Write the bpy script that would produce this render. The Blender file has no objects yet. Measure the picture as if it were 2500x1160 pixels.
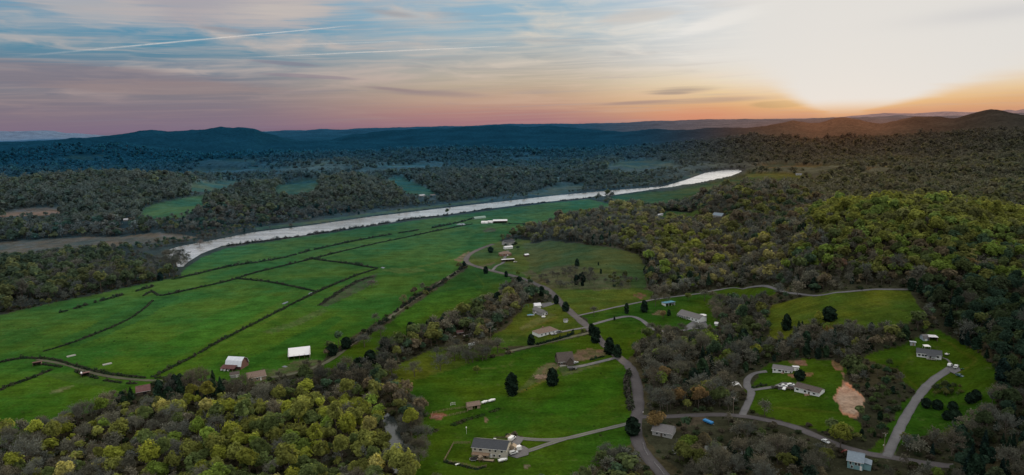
import bpy, math, random
import numpy as np
from mathutils import Vector, Matrix

rng = np.random.default_rng(7)
random.seed(7)
scene = bpy.context.scene
COL = scene.collection
R = math.radians

# ------------------------------------------------------------------ camera geometry
CAM = np.array([0.0, 0.0, 170.0])
FPX, CX, CY = 1689.0, 1250.0, 580.0          # focal length and centre, in units of a 2500 x 1160 frame
PITCH, ROLL = math.atan(280 / 1689.0), R(1.35)
_f = np.array([0, math.cos(PITCH), -math.sin(PITCH)])
_r0 = np.array([1.0, 0, 0])
_u0 = np.array([0, math.sin(PITCH), math.cos(PITCH)])
_r = math.cos(ROLL) * _r0 - math.sin(ROLL) * _u0
_u = math.cos(ROLL) * _u0 + math.sin(ROLL) * _r0

def ray(px, py):
    d = _f + _r * (px - CX) / FPX + _u * (CY - py) / FPX
    return d / np.linalg.norm(d)

def azel(px, py):
    d = ray(px, py)
    return math.atan2(d[0], d[1]), math.asin(d[2])

def to_px(P):
    d = P - CAM
    z = d @ _f
    return CX + FPX * (d @ _r) / z, CY - FPX * (d @ _u) / z, z

cam_data = bpy.data.cameras.new("camera")
cam_data.sensor_width = 36.0
cam_data.lens = 36.0 * FPX / 2500.0
cam_data.clip_start, cam_data.clip_end = 1.0, 90000.0
cam = bpy.data.objects.new("camera", cam_data)
COL.objects.link(cam)
cam.matrix_world = Matrix(((_r[0], _u[0], -_f[0], 0), (_r[1], _u[1], -_f[1], 0), (_r[2], _u[2], -_f[2], 170), (0, 0, 0, 1)))
scene.camera = cam

# ------------------------------------------------------------------ noise and terrain
def _hash(ix, iy, seed):
    h = (ix.astype(np.int64) * 374761393 + iy.astype(np.int64) * 668265263 + seed * 1442695041) & 0xFFFFFFFF
    h = ((h ^ (h >> 13)) * 1274126177) & 0xFFFFFFFF
    h = h ^ (h >> 16)
    return (h & 0xFFFFFF) / float(0xFFFFFF)

def vnoise(x, y, seed=0):
    ix, iy = np.floor(x), np.floor(y)
    fx, fy = x - ix, y - iy
    fx, fy = fx * fx * (3 - 2 * fx), fy * fy * (3 - 2 * fy)
    a, b = _hash(ix, iy, seed), _hash(ix + 1, iy, seed)
    c, d = _hash(ix, iy + 1, seed), _hash(ix + 1, iy + 1, seed)
    return (a * (1 - fx) + b * fx) * (1 - fy) + (c * (1 - fx) + d * fx) * fy

def fbm(x, y, s, seed=0, octv=4):
    t, a, n = 0.0, 1.0, 0.0
    for k in range(octv):
        t = t + a * vnoise(x / s, y / s, seed + k * 17)
        n += a
        a *= 0.5
        s *= 0.5
    return t / n

def sstep(a, b, x):
    t = np.clip((x - a) / (b - a), 0, 1)
    return t * t * (3 - 2 * t)

def plane_pt(px, py, z):
    d = ray(px, py)
    t = (z - 170.0) / d[2]
    return (CAM + d * t)[:2]

WATER_Z = -1.6
RIV_FAR = [(400, 613), (440, 601), (520, 586.5), (620, 567), (760, 550), (900, 530), (1050, 512), (1200, 495), (1350, 478), (1480, 466), (1620, 455), (1672, 440), (1725, 421), (1770, 415), (1803, 414)]
RIV_NEAR = [(1812, 418), (1785, 432), (1700, 449), (1600, 462), (1480, 479), (1300, 497), (1200, 509), (1100, 523), (1000, 535), (940, 546), (800, 566), (700, 581), (600, 593), (540, 601), (492, 619), (462, 638), (446, 652), (434, 652), (428, 640), (402, 622)]
river_poly = np.array([plane_pt(x, y, WATER_Z) for x, y in RIV_FAR + RIV_NEAR])

def seg_dist(x, y, pts, closed=False):
    """distance of points to a polyline"""
    best = np.full(x.shape, 1e12)
    n = len(pts)
    for i in range(n if closed else n - 1):
        a, b = pts[i], pts[(i + 1) % n]
        dx, dy = b[0] - a[0], b[1] - a[1]
        L = dx * dx + dy * dy + 1e-9
        t = np.clip(((x - a[0]) * dx + (y - a[1]) * dy) / L, 0, 1)
        best = np.minimum(best, (x - a[0] - t * dx) ** 2 + (y - a[1] - t * dy) ** 2)
    return np.sqrt(best)

def inside(x, y, poly):
    res = np.zeros(x.shape, bool)
    lo, hi = poly.min(0), poly.max(0)
    m = (x >= lo[0]) & (x <= hi[0]) & (y >= lo[1]) & (y <= hi[1])
    if not m.any():
        return res
    xs, ys = x[m], y[m]
    r = np.zeros(xs.shape, bool)
    n = len(poly)
    for i in range(n):
        x0, y0 = poly[i]
        x1, y1 = poly[(i + 1) % n]
        if y0 == y1:
            continue
        c = ((y0 > ys) != (y1 > ys)) & (xs < (x1 - x0) * (ys - y0) / (y1 - y0) + x0)
        r ^= c
    res[m] = r
    return res

CREEK = [[(946, 1008), (962, 1018), (978, 1045), (988, 1090), (1000, 1165), (962, 1165), (952, 1100), (940, 1050), (932, 1018)],
         [(-150, 764), (-60, 752), (0, 742), (50, 737), (98, 738), (92, 745), (0, 755), (-80, 768), (-150, 780)],
         [(1640, 1098), (1720, 1087), (1800, 1091), (1872, 1112), (1862, 1122), (1790, 1103), (1720, 1098), (1645, 1108)]]
creek_polys = [np.array([plane_pt(x, y, -0.8) for x, y in c]) for c in CREEK]

# ridges: crest in frame units, distance, widths to the front and back, height of the trees on it
RIDGES = [
    ([(1180, 640), (1260, 575), (1330, 545), (1420, 530), (1500, 523), (1600, 530), (1680, 541), (1760, 553), (1850, 580), (1950, 610), (2050, 650)], 1050, 330, 260, 12),
    ([(1780, 640), (1880, 575), (1960, 535), (2050, 503), (2150, 492), (2280, 492), (2380, 504), (2500, 527), (2620, 550), (2800, 590)], 850, 260, 260, 12),
    ([(1600, 560), (1650, 520), (1700, 490), (1780, 464), (1870, 452), (1940, 464), (2000, 482), (2060, 496), (2150, 510), (2300, 520)], 1300, 230, 240, 12),
    ([(1700, 440), (1850, 412), (2000, 400), (2150, 392), (2300, 396), (2500, 388), (2700, 390)], 2350, 380, 380, 10),
    ([(1350, 380), (1500, 366), (1620, 362), (1750, 352), (1850, 342), (1950, 350), (2050, 356), (2200, 342), (2350, 334), (2500, 328), (2700, 330)], 3500, 600, 500, 10),
    ([(1700, 330), (1800, 318), (1870, 314), (1905, 309), (1935, 305), (1965, 309), (2000, 311), (2030, 304), (2062, 299), (2095, 302), (2150, 308), (2190, 303), (2235, 298), (2280, 300), (2330, 302), (2370, 294), (2420, 285), (2460, 288), (2500, 292), (2600, 290), (2750, 296)], 4700, 900, 700, 8),
    ([(1380, 336), (1450, 328), (1530, 322), (1600, 314), (1640, 318), (1700, 316), (1760, 314), (1850, 318), (1950, 325)], 5600, 900, 600, 8),
    ([(850, 330), (950, 322), (1050, 316), (1130, 311), (1190, 309), (1240, 309), (1300, 313), (1340, 311), (1400, 318), (1500, 320), (1600, 330)], 7000, 900, 700, 8),
    ([(560, 336), (640, 324), (700, 322), (740, 323), (780, 319), (840, 320), (900, 316), (1000, 314), (1100, 311), (1250, 308), (1400, 305), (1600, 299), (1750, 296), (1900, 294), (2100, 289), (2300, 285), (2500, 279), (2700, 276)], 12500, 1800, 2500, 0),
    ([(1700, 299), (1900, 290), (2000, 289), (2060, 286), (2120, 280), (2160, 276), (2190, 277), (2230, 278), (2300, 273), (2380, 275), (2430, 271), (2460, 269), (2480, 271), (2500, 266), (2600, 262), (2800, 270)], 32000, 2500, 3000, 0),
    ([(-300, 326), (-100, 322), (0, 320), (40, 321), (90, 319), (130, 320), (160, 325), (200, 327), (240, 331), (300, 333), (450, 330), (700, 322), (1000, 313)], 30000, 2500, 3000, 0),
    ([(-300, 356), (-100, 352), (0, 348), (70, 345), (130, 343), (200, 339), (260, 334), (310, 328), (345, 323), (375, 321), (410, 324), (450, 323), (490, 321), (520, 319), (540, 318), (570, 321), (595, 320), (620, 322), (650, 331), (700, 339), (760, 345), (900, 362)], 5300, 900, 700, 6),
    ([(-300, 372), (-100, 368), (0, 364), (60, 358), (110, 351), (170, 347), (230, 347), (290, 350), (350, 360), (430, 372), (520, 386)], 4100, 600, 500, 8),
    ([(560, 362), (680, 348), (800, 344), (900, 350), (1000, 352), (1150, 346), (1300, 340), (1400, 344), (1550, 348)], 4800, 700, 600, 8),
    ([(500, 398), (620, 392), (750, 386), (900, 380), (1020, 370), (1150, 364), (1250, 368), (1400, 372), (1500, 380), (1620, 392)], 3300, 420, 420, 10),
    ([(700, 422), (800, 412), (900, 414), (1000, 410), (1150, 404), (1300, 400), (1400, 398), (1500, 396), (1600, 404), (1700, 412)], 2450, 300, 300, 12),
    ([(-200, 470), (0, 448), (150, 440), (300, 436), (420, 440), (520, 452)], 1900, 330, 380, 12),
    ([(560, 470), (680, 448), (780, 440), (880, 444), (950, 460)], 1750, 200, 260, 12),
    ([(640, 500), (800, 470), (900, 462), (1000, 474), (1060, 490)], 1450, 190, 220, 12),
    ([(1020, 470), (1120, 448), (1220, 446), (1300, 458), (1360, 474)], 1750, 200, 240, 12),
    ([(300, 550), (420, 515), (520, 500), (620, 508), (700, 530)], 1330, 170, 220, 12),
    ([(2250, 880), (2330, 800), (2420, 770), (2550, 760), (2800, 760)], 560, 140, 200, 10),
]
_fb = np.array([plane_pt(x, y, WATER_Z) for x, y in [(-900, 640), (-300, 625), (100, 622)] + RIV_FAR])
_fb_az, _fb_r = np.arctan2(_fb[:, 0], _fb[:, 1]), np.hypot(_fb[:, 0], _fb[:, 1])
_o = np.argsort(_fb_az); _fb_az, _fb_r = _fb_az[_o], _fb_r[_o]
_FB_END = float(_fb_az[-1])

def beyond_river(r, az):
    """metres beyond the far bank (huge where there is no river on the line of sight)"""
    b = r - np.interp(az, _fb_az, _fb_r)
    return np.where(az > _FB_END + 0.01, 2000.0, b)

_RD = []
for pts, rc, wf, wb, th in RIDGES:
    ae = [azel(x, y) for x, y in pts]
    a = np.array([q[0] for q in ae])
    z = np.array([170.0 + rc * math.tan(q[1]) - th for q in ae])
    if rc in (4700, 5300):
        z = z + (z - z.mean()) * (0.6 if rc == 4700 else 0.25) + (12.0 if rc == 4700 else 2.0)
    _RD.append((a, z, rc, wf, wb, rc > np.interp(float(a.mean()), _fb_az, _fb_r) if a.mean() < _FB_END else False))

def height(x, y):
    x, y = np.asarray(x, float), np.asarray(y, float)
    r, az = np.hypot(x, y), np.arctan2(x, y)
    rw = r * (1 + 0.05 * (fbm(x, y, 420.0, 5, 2) - 0.5))
    z = np.zeros(x.shape)
    by = beyond_river(r, az)
    for a, zc, rc, wf, wb, across in _RD:
        c = np.interp(az, a, zc)
        span = R(3.0)
        edge = sstep(a[0] - span, a[0] + 0.2 * span, az) * (1 - sstep(a[-1] - 0.2 * span, a[-1] + span, az))
        d = rw - rc
        g = np.exp(-np.where(d < 0, d / wf, d / wb) ** 2)
        g = g * edge * (sstep(20, 260, by) if across else 1.0)
        z = np.maximum(z, np.maximum(c, 0) * g) + 0.06 * np.minimum(z, np.maximum(c, 0) * g)
    dr = np.full(x.shape, 5000.0)
    near = r < 4500
    if near.any():
        dr[near] = seg_dist(x[near], y[near], river_poly, True)
        ins = np.zeros(x.shape, bool)
        ins[near] = inside(x[near], y[near], river_poly)
    else:
        ins = np.zeros(x.shape, bool)
    hill = 62 * (fbm(x, y, 620.0, 11, 4) - 0.44)
    z = z + np.maximum(hill, -3) * sstep(40, 500, by) * sstep(900, 1500, r)
    z = z + 3.2 * (fbm(x, y, 170.0, 3, 2) - 0.5) * sstep(30, 160, dr)
    z = z + 60 * (fbm(x, y, 1500.0, 21, 4) - 0.5) * sstep(5200, 9000, r) * (1 - sstep(20000, 24000, r))
    flat = sstep(2, 45, dr)
    z = np.where(ins, -4.5, z * flat + (1 - flat) * np.minimum(z, 0.3) - (1 - sstep(0, 9, dr)) * 1.1)
    for cp in creek_polys:
        m = (np.abs(x - cp[:, 0].mean()) < np.ptp(cp[:, 0]) / 2 + 20) & (np.abs(y - cp[:, 1].mean()) < np.ptp(cp[:, 1]) / 2 + 20)
        if m.any():
            dc = np.full(x.shape, 999.0)
            dc[m] = seg_dist(x[m], y[m], cp, True)
            ic = inside(x, y, cp)
            z = np.where(ic, -3.0, z - (1 - sstep(0, 14, dc)) * np.maximum(z + 0.5, 0))
    return z

_tr = np.exp(np.linspace(math.log(180), math.log(40000), 900))
def ground(px, py):
    """the point of the terrain seen at a place of the frame"""
    d = ray(px, py)
    hd = math.hypot(d[0], d[1])
    X, Y, Z = d[0] / hd * _tr, d[1] / hd * _tr, 170 + d[2] / hd * _tr
    below = Z < height(X, Y)
    i = int(np.argmax(below)) if below.any() else len(_tr) - 1
    lo, hi = _tr[max(i - 1, 0)], _tr[i]
    t = np.linspace(lo, hi, 24)
    X, Y, Z = d[0] / hd * t, d[1] / hd * t, 170 + d[2] / hd * t
    b = Z < height(X, Y)
    j = int(np.argmax(b)) if b.any() else 23
    return np.array([X[j], Y[j], float(height(X[j:j + 1], Y[j:j + 1])[0])])

def gpoly(pts):
    return np.array([ground(x, y)[:2] for x, y in pts])

def smooth_line(pts, n=8):
    """Catmull-Rom through 2-D points"""
    p = [np.array(q, float) for q in pts]
    p = [2 * p[0] - p[1]] + p + [2 * p[-1] - p[-2]]
    out = []
    for i in range(1, len(p) - 2):
        for t in np.linspace(0, 1, n, endpoint=False):
            a, b, c, d = p[i - 1], p[i], p[i + 1], p[i + 2]
            out.append(0.5 * ((2 * b) + (c - a) * t + (2 * a - 5 * b + 4 * c - d) * t * t + (3 * b - a - 3 * c + d) * t ** 3))
    out.append(p[-2])
    return np.array(out)
# ------------------------------------------------------------------ land cover
G1, G2, G3, G4 = (0.029, 0.094, 0.011), (0.024, 0.070, 0.007), (0.041, 0.080, 0.012), (0.040, 0.072, 0.022)
TAN, DIRT, STRAW = (0.115, 0.105, 0.075), (0.150, 0.098, 0.072), (0.12, 0.125, 0.055)
FLOOR = (0.042, 0.044, 0.028)
CLEARINGS = [   # outline in frame units, colour
    ([(-250, 815), (0, 768), (110, 745), (250, 715), (330, 697), (430, 678), (455, 655), (490, 630), (545, 608), (600, 598), (700, 584), (800, 570), (940, 549), (1000, 540), (1100, 528), (1180, 517), (1210, 512), (1330, 497), (1440, 487), (1500, 500), (1490, 515), (1400, 525), (1340, 545), (1270, 558), (1215, 590), (1190, 600), (1150, 625), (1138, 640), (1090, 680), (1010, 720), (960, 760), (900, 800), (850, 830), (800, 860), (780, 885), (720, 912), (670, 922), (640, 935), (560, 938), (480, 928), (400, 930), (345, 945), (330, 960), (280, 978), (230, 1003), (130, 1032), (0, 1060), (-250, 1110)], G1),
    ([(1150, 645), (1200, 660), (1245, 678), (1250, 690), (1210, 720), (1140, 765), (1060, 790), (980, 830), (900, 880), (850, 905), (790, 905), (775, 895), (830, 858), (880, 838), (930, 800), (1000, 750), (1090, 690)], G2),
    ([(1138, 640), (1150, 625), (1190, 600), (1215, 590), (1260, 583), (1290, 587), (1310, 640), (1300, 690), (1260, 680), (1190, 662)], G3),
    ([(1275, 592), (1340, 588), (1430, 598), (1500, 604), (1560, 622), (1578, 650), (1580, 700), (1560, 735), (1450, 765), (1400, 770), (1370, 745), (1330, 705), (1295, 685), (1290, 640)], G4),
    ([(1340, 712), (1450, 706), (1560, 704), (1600, 712), (1570, 740), (1450, 768), (1400, 772), (1365, 742)], G3),
    ([(1190, 828), (1240, 790), (1290, 742), (1370, 735), (1400, 770), (1435, 805), (1330, 842), (1230, 850)], G3),
    ([(1415, 772), (1600, 732), (1720, 712), (1800, 698), (1905, 706), (1885, 725), (1800, 735), (1760, 745), (1770, 790), (1740, 810), (1640, 812), (1600, 812), (1560, 840), (1525, 895), (1495, 870), (1455, 812)], G2),
    ([(975, 945), (1060, 915), (1130, 892), (1230, 868), (1300, 850), (1430, 816), (1475, 830), (1490, 868), (1520, 880), (1545, 905), (1548, 960), (1538, 1030), (1450, 1052), (1320, 1068), (1250, 1062), (1150, 1075), (1090, 1060), (1015, 1050), (1040, 1015)], G2),
    ([(1005, 1065), (1040, 1040), (1100, 1062), (1150, 1072), (1270, 1065), (1530, 1035), (1545, 1080), (1500, 1125), (1440, 1150), (1380, 1200), (1000, 1200)], G2),
    ([(950, 905), (1010, 872), (1060, 850), (1100, 842), (1200, 840), (1240, 860), (1130, 892), (1060, 915), (975, 945)], G3),
    ([(1870, 820), (1880, 745), (1990, 725), (2080, 711), (2215, 706), (2250, 745), (2262, 772), (2180, 803), (2100, 800), (2020, 793), (1960, 795), (1905, 835)], G3),
    ([(1835, 925), (1850, 905), (1880, 888), (1960, 876), (2030, 876), (2065, 905), (2055, 960), (2065, 1010), (2110, 1035), (2085, 1065), (1990, 1045), (1930, 1034), (1835, 1004), (1828, 960)], G2),
    ([(2040, 970), (2055, 945), (2064, 930), (2098, 955), (2124, 975), (2118, 1005), (2098, 1024), (2055, 1012)], (0.30, 0.20, 0.14)),
    ([(2100, 870), (2180, 848), (2230, 830), (2290, 800), (2350, 838), (2395, 868), (2430, 915), (2430, 985), (2400, 1010), (2330, 1050), (2200, 1085), (2170, 1120), (2120, 1105), (2160, 1060), (2200, 1010), (2225, 960), (2180, 900)], G2),
    ([(1490, 480), (1560, 471), (1640, 467), (1700, 455), (1760, 443), (1830, 422), (1900, 424), (1985, 430), (1975, 441), (1880, 450), (1800, 463), (1720, 480), (1680, 492), (1600, 507), (1500, 502)], G2),
    ([(1630, 515), (1705, 511), (1712, 532), (1610, 529)], G2),
    ([(1830, 408), (1900, 398), (2010, 404), (2080, 410), (1990, 418), (1880, 420)], G4),
    ([(330, 530), (370, 500), (440, 486), (505, 477), (495, 505), (450, 530), (380, 540)], (0.040, 0.115, 0.024)),
    ([(-200, 540), (0, 522), (60, 510), (170, 506), (140, 524), (20, 532)], TAN),
    ([(-200, 650), (0, 592), (200, 579), (440, 573), (490, 579), (400, 590), (300, 602), (150, 616), (0, 632)], (0.085, 0.092, 0.070)),
    ([(455, 470), (470, 450), (560, 440), (590, 444), (600, 462), (500, 472)], (0.045, 0.085, 0.030)),
    ([(670, 472), (700, 450), (745, 438), (790, 440), (775, 468), (720, 482)], (0.032, 0.072, 0.028)),
    ([(935, 440), (985, 433), (1030, 455), (1065, 474), (1030, 482), (990, 474)], (0.026, 0.080, 0.026)),
    ([(1290, 475), (1360, 452), (1430, 452), (1420, 466), (1330, 484)], (0.050, 0.075, 0.045)),
    ([(1470, 412), (1530, 392), (1640, 396), (1660, 408), (1560, 420)], (0.045, 0.085, 0.040)),
    ([(620, 556), (760, 540), (900, 521), (1050, 503), (1200, 486), (1195, 491), (1050, 509), (900, 527), (760, 547), (625, 563)], (0.050, 0.088, 0.045)),
    ([(440, 422), (580, 413), (750, 407), (860, 404), (860, 409), (750, 415), (600, 421), (470, 430)], (0.060, 0.105, 0.065)),
    ([(420, 398), (540, 390), (700, 392), (720, 398), (560, 402), (440, 406)], (0.050, 0.095, 0.075)),
    ([(860, 409), (1010, 402), (1120, 407), (1000, 415), (880, 418)], (0.055, 0.095, 0.070)),
    ([(1180, 383), (1290, 378), (1380, 381), (1290, 388)], (0.045, 0.085, 0.075)),
    ([(1650, 442), (1680, 428), (1720, 416), (1700, 430)], (0.045, 0.080, 0.040)),
    ([(620, 398), (700, 420), (640, 424), (600, 410)], (0.045, 0.085, 0.055)),
    ([(2080, 418), (2160, 410), (2180, 416), (2110, 426)], (0.060, 0.080, 0.040)),
    ([(130, 392), (200, 382), (270, 384), (250, 396), (150, 400)], (0.030, 0.100, 0.085)),
]
PATCHES = [     # bare soil, gravel and worn grass inside the clearings
    ([(2045, 968), (2055, 948), (2062, 938), (2095, 958), (2118, 975), (2112, 1000), (2090, 1016), (2060, 1008)], (0.36, 0.27, 0.21), 1.0),
    ([(2022, 882), (2045, 878), (2056, 892), (2050, 905), (2030, 900)], (0.24, 0.135, 0.10), 0.9),
    ([(2050, 905), (2060, 910), (2064, 938), (2056, 942), (2060, 925)], (0.24, 0.15, 0.11), 0.8),
    ([(1920, 915), (1945, 908), (1985, 908), (1975, 920), (1940, 924)], (0.20, 0.115, 0.09), 0.85),
    ([(1925, 882), (1960, 880), (1968, 892), (1940, 893)], (0.17, 0.10, 0.085), 0.8),
    ([(1395, 870), (1410, 855), (1440, 850), (1475, 856), (1482, 868), (1440, 880), (1405, 882)], (0.15, 0.105, 0.085), 0.8),
    ([(1305, 935), (1315, 900), (1345, 885), (1365, 892), (1362, 905), (1335, 930)], (0.14, 0.10, 0.075), 0.8),
    ([(1262, 958), (1310, 905), (1330, 895), (1320, 920), (1270, 960)], (0.075, 0.10, 0.04), 0.8),
    ([(1365, 895), (1400, 888), (1440, 892), (1480, 880), (1460, 892), (1370, 920)], (0.075, 0.09, 0.05), 0.7),
    ([(1265, 800), (1300, 780), (1340, 765), (1360, 770), (1320, 790), (1270, 808)], (0.12, 0.13, 0.05), 0.7),
    ([(1540, 720), (1560, 716), (1580, 722), (1560, 730)], (0.15, 0.08, 0.06), 0.9),
    ([(1595, 768), (1610, 758), (1625, 762), (1615, 772)], (0.15, 0.10, 0.07), 0.8),
    ([(1110, 636), (1120, 628), (1145, 614), (1150, 620), (1125, 640)], (0.17, 0.12, 0.08), 0.8),
    ([(1176, 563), (1195, 556), (1212, 558), (1208, 566), (1185, 568)], (0.085, 0.07, 0.05), 0.8),
    ([(780, 745), (830, 708), (880, 680), (920, 668), (915, 690), (850, 725), (800, 748)], (0.055, 0.062, 0.040), 0.8),
    ([(640, 810), (700, 790), (790, 752), (800, 760), (720, 798), (660, 816)], (0.085, 0.110, 0.045), 0.5),
    ([(1320, 660), (1390, 645), (1450, 665), (1540, 680), (1540, 705), (1450, 710), (1340, 705)], (0.070, 0.072, 0.042), 0.75),
    ([(690, 900), (720, 880), (790, 880), (770, 895), (720, 915), (640, 925), (620, 920)], (0.105, 0.085, 0.062), 0.7),
    ([(600, 925), (640, 900), (690, 905), (680, 920), (640, 935)], (0.085, 0.10, 0.05), 0.6),
    ([(1270, 665), (1300, 660), (1340, 690), (1300, 690)], (0.11, 0.08, 0.06), 0.5),
    ([(1050, 1025), (1055, 1010), (1080, 1005), (1090, 1012), (1080, 1022)], (0.20, 0.085, 0.07), 0.9),
    ([(1150, 1108), (1165, 1095), (1210, 1112), (1215, 1125), (1170, 1125)], (0.07, 0.075, 0.05), 0.8),
    ([(1640, 1035), (1700, 1018), (1740, 1022), (1720, 1032), (1660, 1045)], (0.11, 0.085, 0.065), 0.6),
    ([(1178, 1024), (1186, 1018), (1188, 1028), (1180, 1034)], (0.18, 0.12, 0.09), 0.8),
    ([(1280, 1135), (1294, 1132), (1298, 1140), (1284, 1144)], (0.16, 0.14, 0.12), 0.7),
    ([(120, 960), (145, 948), (180, 940), (178, 946), (150, 955), (128, 964)], (0.16, 0.17, 0.10), 0.6),
    ([(1790, 925), (1815, 925), (1825, 950), (1800, 960)], (0.10, 0.09, 0.07), 0.5),
    ([(90, 905), (250, 925), (330, 935), (300, 950), (150, 930)], (0.05, 0.09, 0.02), 0.5),
    ([(900, 640), (1000, 655), (1120, 600), (1180, 560), (1120, 570), (1000, 620)], (0.060, 0.125, 0.012), 0.55),
    ([(930, 660), (980, 668), (1040, 662), (1030, 656), (960, 654)], (0.10, 0.14, 0.03), 0.6),
    ([(400, 840), (520, 770), (640, 720), (700, 725), (620, 775), (480, 850)], (0.036, 0.120, 0.010), 0.6),
    ([(150, 830), (300, 760), (420, 720), (440, 725), (330, 790), (180, 850)], (0.022, 0.075, 0.014), 0.6),
    ([(560, 900), (700, 830), (820, 770), (840, 780), (720, 850), (600, 905)], (0.022, 0.082, 0.012), 0.5),
    ([(950, 780), (1050, 720), (1150, 700), (1180, 715), (1080, 760), (980, 800)], (0.046, 0.120, 0.008), 0.6),
    ([(1300, 1000), (1420, 930), (1500, 920), (1520, 960), (1400, 1020)], (0.030, 0.095, 0.006), 0.5),
    ([(2150, 1110), (2165, 1085), (2178, 1085), (2185, 1112), (2170, 1125)], (0.11, 0.10, 0.08), 0.8),
    ([(1158, 655), (1170, 650), (1210, 640), (1205, 646)], (0.15, 0.10, 0.075), 0.6),
]
clear_w = [(gpoly(p), np.array(c)) for p, c in CLEARINGS]
patch_w = [(gpoly(p), np.array(c), w) for p, c, w in PATCHES]

def is_clear(x, y):
    m = np.zeros(x.shape, bool)
    for poly, _c in clear_w:
        m |= inside(x, y, poly)
    return m

SUN_AZ, SUN_EL = azel(2052, 262)
SUN_EL = R(6.0)

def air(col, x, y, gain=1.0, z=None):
    """surface colour with blue distance haze and warm sunset glow painted in"""
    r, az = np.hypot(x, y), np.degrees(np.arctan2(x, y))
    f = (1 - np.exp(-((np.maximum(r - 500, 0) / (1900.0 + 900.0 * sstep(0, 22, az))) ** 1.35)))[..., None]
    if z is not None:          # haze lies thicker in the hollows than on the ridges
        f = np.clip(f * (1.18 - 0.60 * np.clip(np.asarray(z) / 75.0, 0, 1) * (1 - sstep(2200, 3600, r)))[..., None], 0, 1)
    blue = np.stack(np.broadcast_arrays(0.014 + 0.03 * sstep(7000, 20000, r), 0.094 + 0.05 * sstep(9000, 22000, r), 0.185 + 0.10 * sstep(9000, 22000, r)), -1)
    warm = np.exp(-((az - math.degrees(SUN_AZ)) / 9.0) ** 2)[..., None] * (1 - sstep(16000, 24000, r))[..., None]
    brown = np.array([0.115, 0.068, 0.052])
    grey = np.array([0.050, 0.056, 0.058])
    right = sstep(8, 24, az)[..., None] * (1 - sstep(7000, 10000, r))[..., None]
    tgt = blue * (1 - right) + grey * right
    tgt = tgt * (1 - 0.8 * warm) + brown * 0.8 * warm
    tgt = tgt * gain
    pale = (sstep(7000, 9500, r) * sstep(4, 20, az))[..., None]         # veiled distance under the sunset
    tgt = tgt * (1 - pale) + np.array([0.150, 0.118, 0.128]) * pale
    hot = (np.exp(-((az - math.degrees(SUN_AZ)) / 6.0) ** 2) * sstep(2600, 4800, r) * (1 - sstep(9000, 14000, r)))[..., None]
    tgt = tgt * (1 - 0.85 * hot) + np.array([0.200, 0.088, 0.050]) * 0.85 * hot  # sunset glow on the far hills, painted into their colour
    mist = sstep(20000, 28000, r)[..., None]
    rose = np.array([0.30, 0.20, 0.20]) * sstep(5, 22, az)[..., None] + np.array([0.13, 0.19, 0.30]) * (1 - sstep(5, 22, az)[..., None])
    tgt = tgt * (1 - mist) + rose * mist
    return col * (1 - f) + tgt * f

TRACKS = [  # lines worn or mown into the grass: frame points, width in metres, colour, strength
    ([(960, 660), (1040, 648), (1120, 630)], 3.0, (0.080, 0.125, 0.02), 0.6), ([(420, 918), (560, 830), (760, 735), (880, 675)], 2.0, (0.060, 0.115, 0.02), 0.45),
    ([(180, 860), (300, 800), (460, 735), (640, 690)], 1.8, (0.022, 0.075, 0.012), 0.6), ([(190, 885), (420, 820), (600, 760), (690, 742)], 1.6, (0.055, 0.11, 0.02), 0.4),
    ([(520, 905), (560, 860), (620, 815)], 1.6, (0.02, 0.07, 0.012), 0.6), ([(700, 580), (640, 625), (600, 660)], 1.6, (0.02, 0.075, 0.015), 0.4),
    ([(1085, 1064), (1250, 1061), (1400, 1052), (1530, 1028)], 1.3, (0.018, 0.06, 0.006), 0.6), ([(1270, 958), (1330, 930), (1400, 905), (1500, 888)], 1.6, (0.085, 0.105, 0.03), 0.55),
    ([(1000, 905), (1100, 905), (1230, 895), (1255, 880)], 1.2, (0.07, 0.10, 0.03), 0.5), ([(1250, 830), (1300, 800), (1360, 775)], 2.0, (0.10, 0.115, 0.04), 0.5),
    ([(1560, 800), (1540, 830), (1530, 870)], 1.6, (0.045, 0.085, 0.015), 0.5), ([(1900, 770), (2050, 750), (2200, 740)], 1.6, (0.055, 0.085, 0.02), 0.45),
    ([(1420, 720), (1500, 735), (1560, 720)], 1.6, (0.075, 0.11, 0.03), 0.5), ([(1850, 990), (1950, 1000), (2050, 1010)], 1.4, (0.05, 0.085, 0.015), 0.45),
    ([(2240, 860), (2200, 900), (2240, 950)], 1.4, (0.05, 0.085, 0.015), 0.4), ([(2340, 910), (2380, 880), (2330, 845), (2290, 825)], 1.6, (0.06, 0.095, 0.02), 0.5),
    ([(1150, 655), (1180, 700), (1120, 740), (1000, 790), (900, 850)], 1.6, (0.05, 0.105, 0.01), 0.4),
]
track_w = [(smooth_line([ground(*q)[:2] for q in p], 6), w, np.array(c), s_) for p, w, c, s_ in TRACKS]

# ------------------------------------------------------------------ materials
def new_mat(name):
    m = bpy.data.materials.new(name)
    m.use_nodes = True
    nt = m.node_tree
    nt.nodes.clear()
    return m, nt

def nd(nt, typ, ins=None, **kw):
    n = nt.nodes.new(typ)
    for k, v in kw.items():
        setattr(n, k, v)
    for k, v in (ins or {}).items():
        s = n.inputs[k]
        if hasattr(v, "is_linked") or isinstance(v, bpy.types.NodeSocket):
            nt.links.new(v, s)
        else:
            s.default_value = v
    return n

def mth(nt, op, a, b=None, c=None):
    n = nt.nodes.new("ShaderNodeMath")
    n.operation = op
    for i, v in enumerate((a, b, c)):
        if v is None:
            continue
        if isinstance(v, bpy.types.NodeSocket):
            nt.links.new(v, n.inputs[i])
        else:
            n.inputs[i].default_value = v
    return n.outputs[0]

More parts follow.
